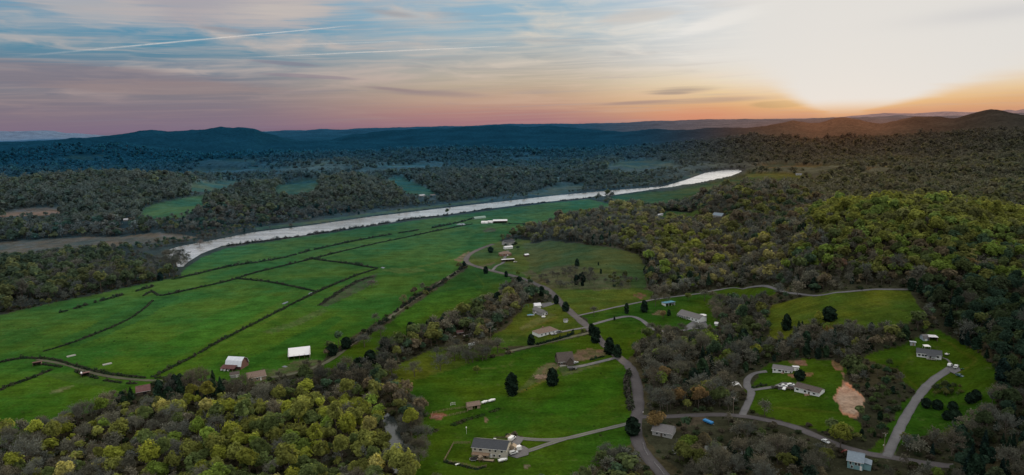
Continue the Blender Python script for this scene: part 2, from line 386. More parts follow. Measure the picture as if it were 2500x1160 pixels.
def mixc(nt, fac, a, b, mode="MIX"):
    n = nt.nodes.new("ShaderNodeMix")
    n.data_type, n.blend_type = "RGBA", mode
    for k, v in ((0, fac), (6, a), (7, b)):
        if isinstance(v, bpy.types.NodeSocket):
            nt.links.new(v, n.inputs[k])
        elif k == 0:
            n.inputs[k].default_value = v
        else:
            n.inputs[k].default_value = (*v[:3], 1)
    return n.outputs[2]

def noise_n(nt, vec, scale, detail=3.0, rough=0.55, col=False):
    n = nd(nt, "ShaderNodeTexNoise", {"Vector": vec, "Scale": scale, "Detail": detail, "Roughness": rough})
    return n.outputs["Color" if col else "Fac"]

def maprange(nt, v, a, b, c=0.0, d=1.0, smooth=False):
    n = nd(nt, "ShaderNodeMapRange", {"Value": v, "From Min": a, "From Max": b, "To Min": c, "To Max": d})
    if smooth:
        n.interpolation_type = "SMOOTHSTEP"
    return n.outputs[0]

def finish(nt, bsdf):
    o = nt.nodes.new("ShaderNodeOutputMaterial")
    nt.links.new(bsdf, o.inputs["Surface"])

def principled(nt, col, rough=0.8, spec=0.2, **extra):
    ins = {"Base Color": col if isinstance(col, bpy.types.NodeSocket) else (*col[:3], 1), "Roughness": rough, "Specular IOR Level": spec}
    ins.update(extra)
    return nd(nt, "ShaderNodeBsdfPrincipled", ins)

def surf(name, col, rough=0.75, spec=0.2, var=0.25, scale=1.5, metal=0.0, stripes=0.0):
    """weathered painted or built surface: base colour, blotches, faint streaks"""
    m, nt = new_mat(name)
    co = nd(nt, "ShaderNodeTexCoord").outputs["Object"]
    a = noise_n(nt, co, scale, 4.0, 0.6)
    b = noise_n(nt, co, scale * 7, 3.0, 0.6)
    f = mth(nt, "ADD", mth(nt, "MULTIPLY", a, 0.7), mth(nt, "MULTIPLY", b, 0.3))
    k = maprange(nt, f, 0.3, 0.7, 1 - var, 1 + var)
    if stripes:
        w = nd(nt, "ShaderNodeTexWave", {"Vector": co, "Scale": stripes, "Distortion": 0.1}).outputs["Fac"]
        k = mth(nt, "MULTIPLY", k, maprange(nt, w, 0, 1, 0.86, 1.06))
    c = mixc(nt, 1.0, (*col, 1), k, "MULTIPLY")
    finish(nt, principled(nt, c, rough, spec, Metallic=metal).outputs[0])
    return m

# terrain material
def terrain_material():
    m, nt = new_mat("meadow_and_woodland_ground")
    cov = nd(nt, "ShaderNodeAttribute", attribute_name="cover").outputs["Color"]
    grass = nd(nt, "ShaderNodeAttribute", attribute_name="grass").outputs["Fac"]
    pos = nd(nt, "ShaderNodeNewGeometry").outputs["Position"]
    big = noise_n(nt, pos, 0.011, 4.0, 0.6)
    mid = noise_n(nt, pos, 0.06, 4.0, 0.62)
    fine = noise_n(nt, pos, 0.55, 4.0, 0.7)
    map_ = nd(nt, "ShaderNodeMapping", {"Vector": pos, "Rotation": (0, 0, R(32)), "Scale": (0.006, 0.22, 0.05)}).outputs[0]
    streak = noise_n(nt, map_, 1.0, 3.0, 0.6)
    k = mth(nt, "MULTIPLY", maprange(nt, mid, 0.3, 0.7, 0.70, 1.30), maprange(nt, fine, 0.25, 0.75, 0.62, 1.38))
    k = mth(nt, "MULTIPLY", k, maprange(nt, streak, 0.3, 0.7, 0.86, 1.14))
    k = mth(nt, "MULTIPLY", k, maprange(nt, noise_n(nt, pos, 0.004, 3.0, 0.5), 0.35, 0.65, 0.86, 1.14))
    yel = mixc(nt, mth(nt, "MULTIPLY", grass, maprange(nt, big, 0.36, 0.64, 0.0, 0.9, True)), (1, 1, 1), (2.1, 1.22, 0.9), "MIX")
    c = mixc(nt, 1.0, cov, yel, "MULTIPLY")
    blu = mixc(nt, mth(nt, "MULTIPLY", grass, maprange(nt, mid, 0.5, 0.75, 0.0, 0.5, True)), (1, 1, 1), (0.72, 0.82, 1.25), "MIX")
    c = mixc(nt, 1.0, c, blu, "MULTIPLY")
    weeds = noise_n(nt, pos, 0.16, 5.0, 0.75)
    c = mixc(nt, mth(nt, "MULTIPLY", grass, maprange(nt, weeds, 0.56, 0.70, 0.0, 0.5, True)), c, (0.080, 0.092, 0.032))
    c = mixc(nt, 1.0, c, k, "MULTIPLY")
    bmp = nd(nt, "ShaderNodeBump", {"Strength": 0.6, "Distance": 0.8, "Height": mth(nt, "ADD", fine, mth(nt, "MULTIPLY", mid, 2.0))}).outputs[0]
    p = nd(nt, "ShaderNodeBsdfDiffuse", {"Color": c, "Roughness": 0.6, "Normal": bmp})
    finish(nt, p.outputs[0])
    return m

# ------------------------------------------------------------------ mesh helpers
def tagp(o, label=None, cat=None, group=None, kind=None):
    if label: o["label"] = label
    if cat: o["category"] = cat
    if group: o["group"] = group
    if kind: o["kind"] = kind
    return o

def mesh_np(name, V, F, mats=(), smooth=False, attrs=None, mat_idx=None):
    """V (n,3), F (m,k) all faces of the same size"""
    me = bpy.data.meshes.new(name)
    V = np.ascontiguousarray(V, np.float32)
    F = np.ascontiguousarray(F, np.int32)
    m, k = F.shape
    me.vertices.add(len(V))
    me.vertices.foreach_set("co", V.ravel())
    me.loops.add(m * k)
    me.loops.foreach_set("vertex_index", F.ravel())
    me.polygons.add(m)
    me.polygons.foreach_set("loop_start", np.arange(0, m * k, k, dtype=np.int32))
    for a in mats:
        me.materials.append(a)
    if mat_idx is not None:
        me.polygons.foreach_set("material_index", np.ascontiguousarray(mat_idx, np.int32))
    if smooth:
        me.polygons.foreach_set("use_smooth", np.ones(m, bool))
    for an, (typ, arr) in (attrs or {}).items():
        at = me.attributes.new(an, typ, "POINT")
        at.data.foreach_set("color" if "COLOR" in typ else "value", np.ascontiguousarray(arr, np.float32).ravel())
    me.update(calc_edges=True)
    me.validate()
    return me

def link(name, me, parent=None, loc=None, rz=None):
    o = bpy.data.objects.new(name, me)
    COL.objects.link(o)
    if parent: o.parent = parent
    if loc is not None: o.location = tuple(float(v) for v in loc)
    if rz is not None: o.rotation_euler = (0, 0, float(rz))
    return o

def empty(name, loc, rz=0.0):
    o = link(name, None, None, loc, rz)
    o.empty_display_size = 1.0
    return o

class MB:
    """collects faces of any size into one mesh"""
    def __init__(self):
        self.v, self.f = [], []
    def add(self, vs, fs):
        n = len(self.v)
        self.v += [tuple(map(float, p)) for p in vs]
        self.f += [tuple(i + n for i in q) for q in fs]
        return self
    def box(self, c, s, rz=0.0):
        cx, cy, cz = c
        hx, hy, hz = s[0] / 2, s[1] / 2, s[2] / 2
        ca, sa = math.cos(rz), math.sin(rz)
        vs = [(cx + x * hx * ca - y * hy * sa, cy + x * hx * sa + y * hy * ca, cz + z * hz) for z in (-1, 1) for x, y in ((-1, -1), (1, -1), (1, 1), (-1, 1))]
        return self.add(vs, [(3, 2, 1, 0), (4, 5, 6, 7), (0, 1, 5, 4), (1, 2, 6, 5), (2, 3, 7, 6), (3, 0, 4, 7)])
    def prism(self, poly, axis, a, b):
        """a 2-D outline (in the other two axes, in order) extruded along axis from a to b"""
        n = len(poly)
        def P(p, t):
            return {"x": (t, p[0], p[1]), "y": (p[0], t, p[1]), "z": (p[0], p[1], t)}[axis]
        vs = [P(p, a) for p in poly] + [P(p, b) for p in poly]
        fs = [tuple(range(n - 1, -1, -1)), tuple(range(n, 2 * n))] + [(i, (i + 1) % n, n + (i + 1) % n, n + i) for i in range(n)]
        return self.add(vs, fs)
    def tube(self, p0, p1, r0, r1=None, n=8):
        r1 = r0 if r1 is None else r1
        p0, p1 = Vector(p0), Vector(p1)
        d = (p1 - p0).normalized()
        s = d.orthogonal().normalized()
        t = d.cross(s)
        vs = [p + (s * math.cos(2 * math.pi * i / n) + t * math.sin(2 * math.pi * i / n)) * r for p, r in ((p0, r0), (p1, r1)) for i in range(n)]
        return self.add(vs, [tuple(range(n - 1, -1, -1)), tuple(range(n, 2 * n))] + [(i, (i + 1) % n, n + (i + 1) % n, n + i) for i in range(n)])
    def slab(self, quad, t):
        """a tilted sheet (four corners) given thickness t along its own normal"""
        q = [Vector(p) for p in quad]
        n = (q[1] - q[0]).cross(q[2] - q[0]).normalized() * t
        return self.add(q + [p + n for p in q], [(3, 2, 1, 0), (4, 5, 6, 7), (0, 1, 5, 4), (1, 2, 6, 5), (2, 3, 7, 6), (3, 0, 4, 7)])
    def mesh(self, name, mat, bevel=0.0):
        me = bpy.data.meshes.new(name)
        me.from_pydata(self.v, [], self.f)
        if mat: me.materials.append(mat)
        import bmesh
        bm = bmesh.new()
        bm.from_mesh(me)
        bmesh.ops.recalc_face_normals(bm, faces=bm.faces)
        if bevel:
            bmesh.ops.bevel(bm, geom=list(bm.edges), offset=bevel, segments=1, affect="EDGES", clamp_overlap=True)
        bm.to_mesh(me)
        bm.free()
        me.update()
        return me
    def build(self, name, mat, parent=None, loc=None, rz=None, bevel=0.0):
        return link(name, self.mesh(name, mat, bevel), parent, loc, rz)

# ------------------------------------------------------------------ terrain mesh
def build_terrain():
    nr, na = 900, 860
    rr = np.exp(np.linspace(math.log(150), math.log(45000), nr))
    aa = np.radians(np.linspace(-50, 50, na))
    Rg, Ag = np.meshgrid(rr, aa, indexing="ij")
    X, Y = (Rg * np.sin(Ag)).ravel(), (Rg * np.cos(Ag)).ravel()
    Z = height(X, Y)
    r = np.hypot(X, Y)
    jx = X + (fbm(X, Y, 18.0, 31, 3) - 0.5) * 9
    jy = Y + (fbm(X, Y, 18.0, 47, 3) - 0.5) * 9
    cov = np.tile(np.array(FLOOR), (len(X), 1))
    grass = np.zeros(len(X))
    litter = fbm(X, Y, 60.0, 71, 4)[:, None]
    cov = cov * (0.6 + 0.8 * litter) + np.array([0.012, 0.004, 0.0]) * (litter > 0.55)
    for poly, c in clear_w:
        m = inside(jx, jy, poly)
        cov[m] = c
        grass[m] = 1.0
    for poly, c, w in patch_w:
        m = inside(X + (jx - X) * 0.6, Y + (jy - Y) * 0.6, poly)
        ww = w * (0.55 + 0.45 * sstep(0.35, 0.6, fbm(X[m], Y[m], 4.0, 91, 3)))[:, None]
        cov[m] = cov[m] * (1 - ww) + c * ww
        grass[m] *= 0.3
    for ln, w, c, st in track_w:
        m = np.where((X > ln[:, 0].min() - 8) & (X < ln[:, 0].max() + 8) & (Y > ln[:, 1].min() - 8) & (Y < ln[:, 1].max() + 8) & (grass > 0.2))[0]
        d = seg_dist(X[m] + (jx[m] - X[m]) * 0.25, Y[m] + (jy[m] - Y[m]) * 0.25, ln)
        ww = (st * (1 - sstep(w * 0.35, w * 0.9, d)) * sstep(0.25, 0.55, fbm(X[m], Y[m], 25.0, 401, 2)))[:, None]
        cov[m] = cov[m] * (1 - ww) + c * ww
    dr = np.full(len(X), 999.0)
    nm = (r < 4000)
    dr[nm] = seg_dist(X[nm], Y[nm], river_poly, True)
    dr[inside(X, Y, river_poly)] = 0.0
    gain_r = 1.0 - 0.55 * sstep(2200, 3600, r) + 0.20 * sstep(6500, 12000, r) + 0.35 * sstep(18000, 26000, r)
    bank = (1 - sstep(3, 9, dr))[:, None]
    cov = cov * (1 - bank) + np.array([0.040, 0.042, 0.026]) * bank
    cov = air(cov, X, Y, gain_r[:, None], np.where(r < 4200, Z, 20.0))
    far = r > 6000
    patch = fbm(X, Y, 900.0, 101, 3)
    cov[far] *= (0.86 + 0.28 * patch[far])[:, None]
    wood = ((grass < 0.5) & (dr > 25)).astype(float)
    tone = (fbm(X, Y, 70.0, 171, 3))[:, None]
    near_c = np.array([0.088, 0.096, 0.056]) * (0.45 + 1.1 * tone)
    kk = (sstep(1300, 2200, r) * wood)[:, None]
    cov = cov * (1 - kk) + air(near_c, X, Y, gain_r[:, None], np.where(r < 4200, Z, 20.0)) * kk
    Z = Z + (8.5 + 4.0 * sstep(1700, 2700, r)) * (0.65 + 0.7 * fbm(X, Y, 26.0, 181, 2)) * kk[:, 0] * (1 - sstep(2900, 4200, r))
    canopy = (9.0 * fbm(X, Y, 38.0, 61, 2) + 9.0 * fbm(X, Y, 130.0, 67, 2)) * sstep(2900, 4200, r) * (1 - sstep(15000, 20000, r))
    Z = Z + canopy
    idx = np.arange(nr * na).reshape(nr, na)
    F = np.stack([idx[:-1, :-1], idx[:-1, 1:], idx[1:, 1:], idx[1:, :-1]], -1).reshape(-1, 4)[:, ::-1]
    rgba = np.concatenate([cov, np.ones((len(X), 1))], 1)
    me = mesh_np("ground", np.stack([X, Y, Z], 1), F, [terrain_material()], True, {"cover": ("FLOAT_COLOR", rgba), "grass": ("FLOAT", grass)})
    o = link("ground", me)
    tagp(o, "rolling green pasture and woodland ground reaching to the blue hills", None, None, "structure")
build_terrain()

# ------------------------------------------------------------------ water
def water_material(name, tint, rough, wave, ior=1.4, mirror=0.0):
    m, nt = new_mat(name)
    pos = nd(nt, "ShaderNodeNewGeometry").outputs["Position"]
    a = noise_n(nt, pos, 0.35, 3.0, 0.6)
    b = noise_n(nt, pos, 0.02, 3.0, 0.6)
    h = mth(nt, "MULTIPLY", a, maprange(nt, b, 0.35, 0.65, 0.25, 1.0))
    bmp = nd(nt, "ShaderNodeBump", {"Strength": wave, "Distance": 0.5, "Height": h}).outputs[0]
    if mirror:
        mp = nd(nt, "ShaderNodeMapping", {"Vector": pos, "Rotation": (0, 0, R(-20)), "Scale": (0.012, 0.05, 0.05)}).outputs[0]
        tint = mixc(nt, maprange(nt, noise_n(nt, mp, 1.0, 5.0, 0.65), 0.38, 0.62, 0.0, 1.0, True), tuple(v * 0.74 for v in tint), tint)  # darker reflection streaks painted into the base colour
    p = principled(nt, tint, rough, 0.5, IOR=ior, Metallic=mirror, Normal=bmp)
    finish(nt, p.outputs[0])
    return m

def sheet(name, poly, z, mat):
    me = bpy.data.meshes.new(name)
    me.from_pydata([(float(x), float(y), z) for x, y in poly], [], [tuple(range(len(poly)))])
    me.materials.append(mat)
    import bmesh
    bm = bmesh.new(); bm.from_mesh(me)
    bmesh.ops.triangulate(bm, faces=bm.faces)
    for f in bm.faces:
        if f.normal.z < 0: f.normal_flip()
    bm.to_mesh(me); bm.free()
    return link(name, me)

M_RIVER = water_material("river_water", (0.90, 0.90, 0.92), 0.24, 1.0, 1.4, 0.97)
M_CREEK = water_material("creek_water", (0.030, 0.040, 0.042), 0.10, 0.15)
tagp(sheet("river", river_poly, WATER_Z, M_RIVER), "broad pale river crossing the valley behind the green pasture", None, None, "structure")
for cp in creek_polys:
    tagp(sheet("creek", cp, -0.9, M_CREEK), "narrow grey creek beside the lower left wood" if -300 < cp[0][0] < 0 else "pale water glinting through the trees below the side road" if cp[0][0] > 0 else "dark backwater below the river wood at the left edge", None, None, "structure")

# ------------------------------------------------------------------ roads
def road_material(name, col, two_track=False):
    m, nt = new_mat(name)
    pos = nd(nt, "ShaderNodeNewGeometry").outputs["Position"]
    a, b = noise_n(nt, pos, 0.12, 4.0, 0.6), noise_n(nt, pos, 1.2, 4.0, 0.7)
    k = mth(nt, "MULTIPLY", maprange(nt, a, 0.3, 0.7, 0.82, 1.18), maprange(nt, b, 0.3, 0.7, 0.85, 1.15))
    uv = nd(nt, "ShaderNodeAttribute", attribute_name="across").outputs["Fac"]
    d = mth(nt, "ABSOLUTE", uv)
    worn = maprange(nt, d, 0.55, 1.0, 1.0, 0.72, True)
    c = mixc(nt, 1.0, (*col, 1), mth(nt, "MULTIPLY", k, worn), "MULTIPLY")
    if two_track:
        mid = mth(nt, "MULTIPLY", maprange(nt, d, 0.10, 0.28, 1.0, 0.0, True), maprange(nt, a, 0.35, 0.6, 0.3, 1.0))
        c = mixc(nt, mid, c, (0.06, 0.095, 0.04))
    bmp = nd(nt, "ShaderNodeBump", {"Strength": 0.4, "Distance": 0.1, "Height": b}).outputs[0]
    finish(nt, principled(nt, c, 0.9, 0.2, Normal=bmp).outputs[0])
    return m

M_ASPH = road_material("worn_grey_asphalt", (0.082, 0.076, 0.083))
M_GRAV = road_material("pale_gravel", (0.125, 0.125, 0.136))
M_TRACK = road_material("two_track_gravel", (0.125, 0.124, 0.126), True)
M_LANE = road_material("dirt_lane", (0.092, 0.088, 0.062), True)
road_lines = []

def road(name, pts, width, mat, label, lift=0.14, ragged=0.12):
    ctr = smooth_line([ground(x, y)[:2] for x, y in pts], 10)
    seg = np.hypot(*np.diff(ctr, axis=0).T)
    s = np.concatenate([[0], np.cumsum(seg)])
    n = max(int(s[-1] / 2.0), 4)
    t = np.linspace(0, s[-1], n)
    c = np.stack([np.interp(t, s, ctr[:, 0]), np.interp(t, s, ctr[:, 1])], 1)
    tan = np.gradient(c, axis=0)
    tan /= np.linalg.norm(tan, axis=1)[:, None] + 1e-9
    nor = np.stack([-tan[:, 1], tan[:, 0]], 1)
    road_lines.append((c, width))
    across = np.array([-1.0, -0.5, 0.0, 0.5, 1.0])
    V, A = [], []
    for i in range(n):
        wl = width / 2 * (1 + ragged * (2 * vnoise(np.array(t[i] / 5), np.array(0.0), 5) - 1))
        for a in across:
            p = c[i] + nor[i] * a * wl
            V.append((p[0], p[1], 0)); A.append(a)
    V = np.array(V)
    V[:, 2] = height(V[:, 0], V[:, 1]) + lift
    V[:, 2] -= np.where(np.abs(np.array(A)) > 0.9, 0.05, 0)
    k = len(across)
    idx = np.arange(n * k).reshape(n, k)
    F = np.stack([idx[:-1, :-1], idx[:-1, 1:], idx[1:, 1:], idx[1:, :-1]], -1).reshape(-1, 4)
    me = mesh_np(name, V, F, [mat], True, {"across": ("FLOAT", np.array(A))})
    if me.polygons[0].normal.z < 0:
        me.flip_normals()
    return tagp(link(name, me), label, None, None, "structure")

road("road", [(1640, 1190), (1612, 1152), (1585, 1122), (1562, 1090), (1552, 1052), (1556, 1010), (1558, 970), (1552, 928), (1536, 895), (1505, 868), (1472, 838), (1440, 803), (1402, 770), (1372, 742), (1340, 710), (1300, 690), (1262, 676), (1205, 662), (1155, 648), (1138, 637), (1146, 622), (1172, 608), (1204, 596)], 7.0, M_ASPH, "worn grey country road curving up from the bottom edge past the houses")
road("side_road", [(1556, 1018), (1620, 1018), (1700, 1014), (1760, 1013), (1810, 1016), (1860, 1024), (1930, 1040), (2000, 1068), (2060, 1092), (2120, 1108), (2170, 1116), (2250, 1130), (2330, 1138)], 5.2, M_ASPH, "narrow paved side road below the mobile homes", 0.18)
road("driveway", [(1812, 1014), (1828, 980), (1834, 958), (1824, 942), (1826, 925), (1842, 912), (1872, 907)], 4.6, M_GRAV, "gravel drive climbing to the upper mobile home", 0.20)
road("driveway", [(1836, 953), (1870, 948), (1905, 944), (1940, 944)], 4.0, M_GRAV, "short gravel drive with cars in front of the lower mobile home", 0.24)
road("driveway", [(2165, 1116), (2182, 1078), (2210, 1020), (2245, 965), (2276, 930), (2305, 910), (2322, 898)], 5.0, M_GRAV, "long gravel drive climbing to the white house at right", 0.22)
road("driveway", [(1538, 1034), (1450, 1055), (1370, 1073), (1310, 1074), (1262, 1070)], 3.6, M_TRACK, "two track gravel drive to the large cream house", 0.22)
road("driveway", [(1380, 1072), (1330, 1088), (1295, 1100), (1262, 1108)], 3.6, M_TRACK, "lower loop of the gravel drive at the large cream house", 0.26)
road("driveway", [(1512, 872), (1455, 886), (1415, 895), (1385, 897)], 4.2, M_GRAV, "gravel drive to the steep brown roofed house", 0.22)
road("driveway", [(1444, 812), (1400, 822), (1330, 838), (1280, 850), (1235, 860)], 4.4, M_LANE, "dirt lane running left from the road below the brown roofed bungalow", 0.22)
road("driveway", [(1436, 799), (1395, 806), (1350, 815)], 3.6, M_GRAV, "pale concrete drive to the brown roofed bungalow", 0.22)
road("driveway", [(1412, 771), (1500, 751), (1600, 731), (1700, 718), (1790, 703), (1850, 699), (1900, 708), (1930, 716), (1990, 722), (2050, 714), (2120, 708), (2220, 707)], 3.0, M_GRAV, "long pale gravel drive crossing the upper meadow", 0.22)
road("driveway", [(1448, 792), (1500, 778), (1540, 773), (1568, 783), (1600, 806), (1660, 808), (1690, 800)], 4.4, M_GRAV, "curved gravel drive to the long grey roofed house", 0.22)
road("driveway", [(1366, 738), (1335, 746)], 4.0, M_GRAV, "short concrete drive to the grey L shaped house", 0.22)
road("driveway", [(1202, 661), (1212, 650), (1228, 642), (1232, 630), (1240, 612)], 4.0, M_GRAV, "gravel drive up through the upper farmstead", 0.22)
road("farm_lane", [(1120, 660), (1060, 700), (1018, 727), (985, 750), (930, 792), (870, 832), (820, 870), (790, 888), (745, 905), (700, 916), (660, 922)], 4.2, M_LANE, "dirt farm lane along the hedgerow to the white roofed barn", 0.22)
road("farm_lane", [(90, 878), (160, 890), (215, 908), (270, 920), (340, 928), (400, 930)], 3.6, M_LANE, "dirt farm lane between hedges at lower left", 0.2)
road("footpath", [(2292, 872), (2312, 878), (2322, 890)], 1.4, M_GRAV, "short path from the parking spot to the white house", 0.24)

def pad(name, pts, mat, label, lift=0.2):
    poly = gpoly(pts)
    c = poly.mean(0)
    V = [c] + list(poly)
    V = np.array([(p[0], p[1], 0) for p in V])
    V[:, 2] = height(V[:, 0], V[:, 1]) + lift
    F = np.array([(0, i, i % len(poly) + 1) for i in range(1, len(poly) + 1)])
    me = mesh_np(name, V, F, [mat], False, {"across": ("FLOAT", np.r_[0, np.full(len(poly), 0.8)])})
    if me.polygons[0].normal.z < 0: me.flip_normals()
    tagp(link(name, me), label, None, None, "structure")
pad("gravel_yard", [(1242, 1068), (1262, 1064), (1280, 1072), (1270, 1084), (1292, 1098), (1290, 1112), (1262, 1120), (1240, 1114), (1252, 1090)], M_GRAV, "gravel yard with vehicles beside the large cream house", 0.3)
pad("gravel_yard", [(2312, 905), (2320, 890), (2340, 895), (2346, 906), (2330, 914)], M_GRAV, "gravel turning space by the white house at right", 0.3)
pad("gravel_yard", [(1895, 940), (1910, 934), (1940, 936), (1940, 948), (1900, 952)], M_GRAV, "gravel parking in front of the lower mobile home", 0.28)
pad("gravel_yard", [(1318, 742), (1345, 738), (1352, 744), (1325, 752)], M_GRAV, "concrete apron beside the grey L shaped house", 0.28)
pad("gravel_yard", [(1668, 800), (1690, 785), (1722, 785), (1730, 800), (1690, 806)], M_GRAV, "grey paved apron below the long grey roofed house", 0.28)
# ------------------------------------------------------------------ buildings and things people left about
EXCL = []
_mats = {}
def paint(name, col, rough=0.7, var=0.18, scale=0.8, metal=0.0, stripes=0.0, spec=0.25):
    if name not in _mats:
        _mats[name] = surf(name, col, rough, spec, var, scale, metal, stripes)
    return _mats[name]

WHITE = paint("white_siding", (0.78, 0.80, 0.82), 0.6, 0.10, 0.6, 0, 3.0)
CREAM = paint("cream_siding", (0.50, 0.475, 0.415), 0.65, 0.10, 0.6, 0, 3.0)
TEALW = paint("pale_teal_siding", (0.20, 0.36, 0.40), 0.65, 0.12, 0.6, 0, 3.0)
GREYW = paint("grey_siding", (0.34, 0.34, 0.35), 0.7, 0.12, 0.6)
BROWNW = paint("brown_boards", (0.11, 0.088, 0.072), 0.85, 0.25, 0.9, 0, 2.5)
BRICKW = paint("red_brown_brick", (0.23, 0.12, 0.085), 0.85, 0.2, 1.5)
REDW = paint("old_barn_red", (0.085, 0.040, 0.038), 0.85, 0.3, 0.8, 0, 2.0)
TANW = paint("tan_boards", (0.30, 0.235, 0.175), 0.8, 0.2, 0.9)
R_CHAR = paint("charcoal_shingles", (0.060, 0.066, 0.078), 0.9, 0.22, 1.4)
R_GREY = paint("grey_shingles", (0.150, 0.145, 0.155), 0.9, 0.2, 1.2)
R_BRN = paint("brown_shingles", (0.095, 0.078, 0.074), 0.9, 0.25, 1.2)
R_ROSE = paint("rosy_brown_shingles", (0.20, 0.145, 0.120), 0.9, 0.25, 1.2)
R_WHT = paint("white_metal_roof", (0.76, 0.76, 0.82), 0.45, 0.08, 0.3, 0.0, 1.5)
R_SLV = paint("silver_metal_roof", (0.66, 0.71, 0.80), 0.4, 0.15, 0.4, 0.2, 1.5)
R_RED = paint("rusty_red_roof", (0.11, 0.05, 0.05), 0.8, 0.35, 0.7, 0, 1.5)
R_MRN = paint("faded_maroon_roof", (0.16, 0.085, 0.085), 0.85, 0.3, 0.7, 0, 1.5)
R_BLU = paint("blue_metal_roof", (0.10, 0.30, 0.44), 0.45, 0.1, 0.5, 0, 1.5)
R_SLATE = paint("blue_grey_shingles", (0.19, 0.24, 0.30), 0.9, 0.2, 1.2)
CONC = paint("concrete", (0.34, 0.33, 0.31), 0.9, 0.2, 0.7)
WOOD = paint("weathered_wood", (0.24, 0.17, 0.12), 0.85, 0.25, 1.2)
DARKW = paint("dark_opening", (0.020, 0.020, 0.022), 0.9, 0.2, 1.0)
TRIM = paint("white_trim", (0.82, 0.82, 0.83), 0.5, 0.06, 1.0)
GALV = paint("galvanised_steel", (0.40, 0.41, 0.43), 0.45, 0.12, 1.0, 0.6)
RUBBER = paint("tyre_rubber", (0.018, 0.018, 0.018), 0.9, 0.2, 3.0)
SOIL_R = paint("red_soil", (0.22, 0.10, 0.08), 0.95, 0.35, 1.2)
PLASTIC = paint("white_plastic_sheet", (0.78, 0.79, 0.82), 0.35, 0.10, 0.5)
TARP = paint("bright_blue_tarp", (0.03, 0.20, 0.48), 0.5, 0.15, 0.8)
def glass_mat():
    m, nt = new_mat("window_glass")
    co = nd(nt, "ShaderNodeTexCoord").outputs["Object"]
    c = mixc(nt, noise_n(nt, co, 1.3), (0.012, 0.014, 0.018), (0.045, 0.05, 0.055))
    finish(nt, principled(nt, c, 0.08, 0.6).outputs[0])
    return m
GLASS = glass_mat()

def frame_at(a, b, pivot=0.0):
    """base line from frame point a (left) to b (right): origin at the middle of the base line, turn, length"""
    p, q = ground(*a), ground(*b)
    d = q[:2] - p[:2]
    return (p + q) / 2, math.atan2(d[1], d[0]), float(np.hypot(*d)), min(p[2], q[2])

def clear_round(o, rad):
    EXCL.append((o[0], o[1], rad))

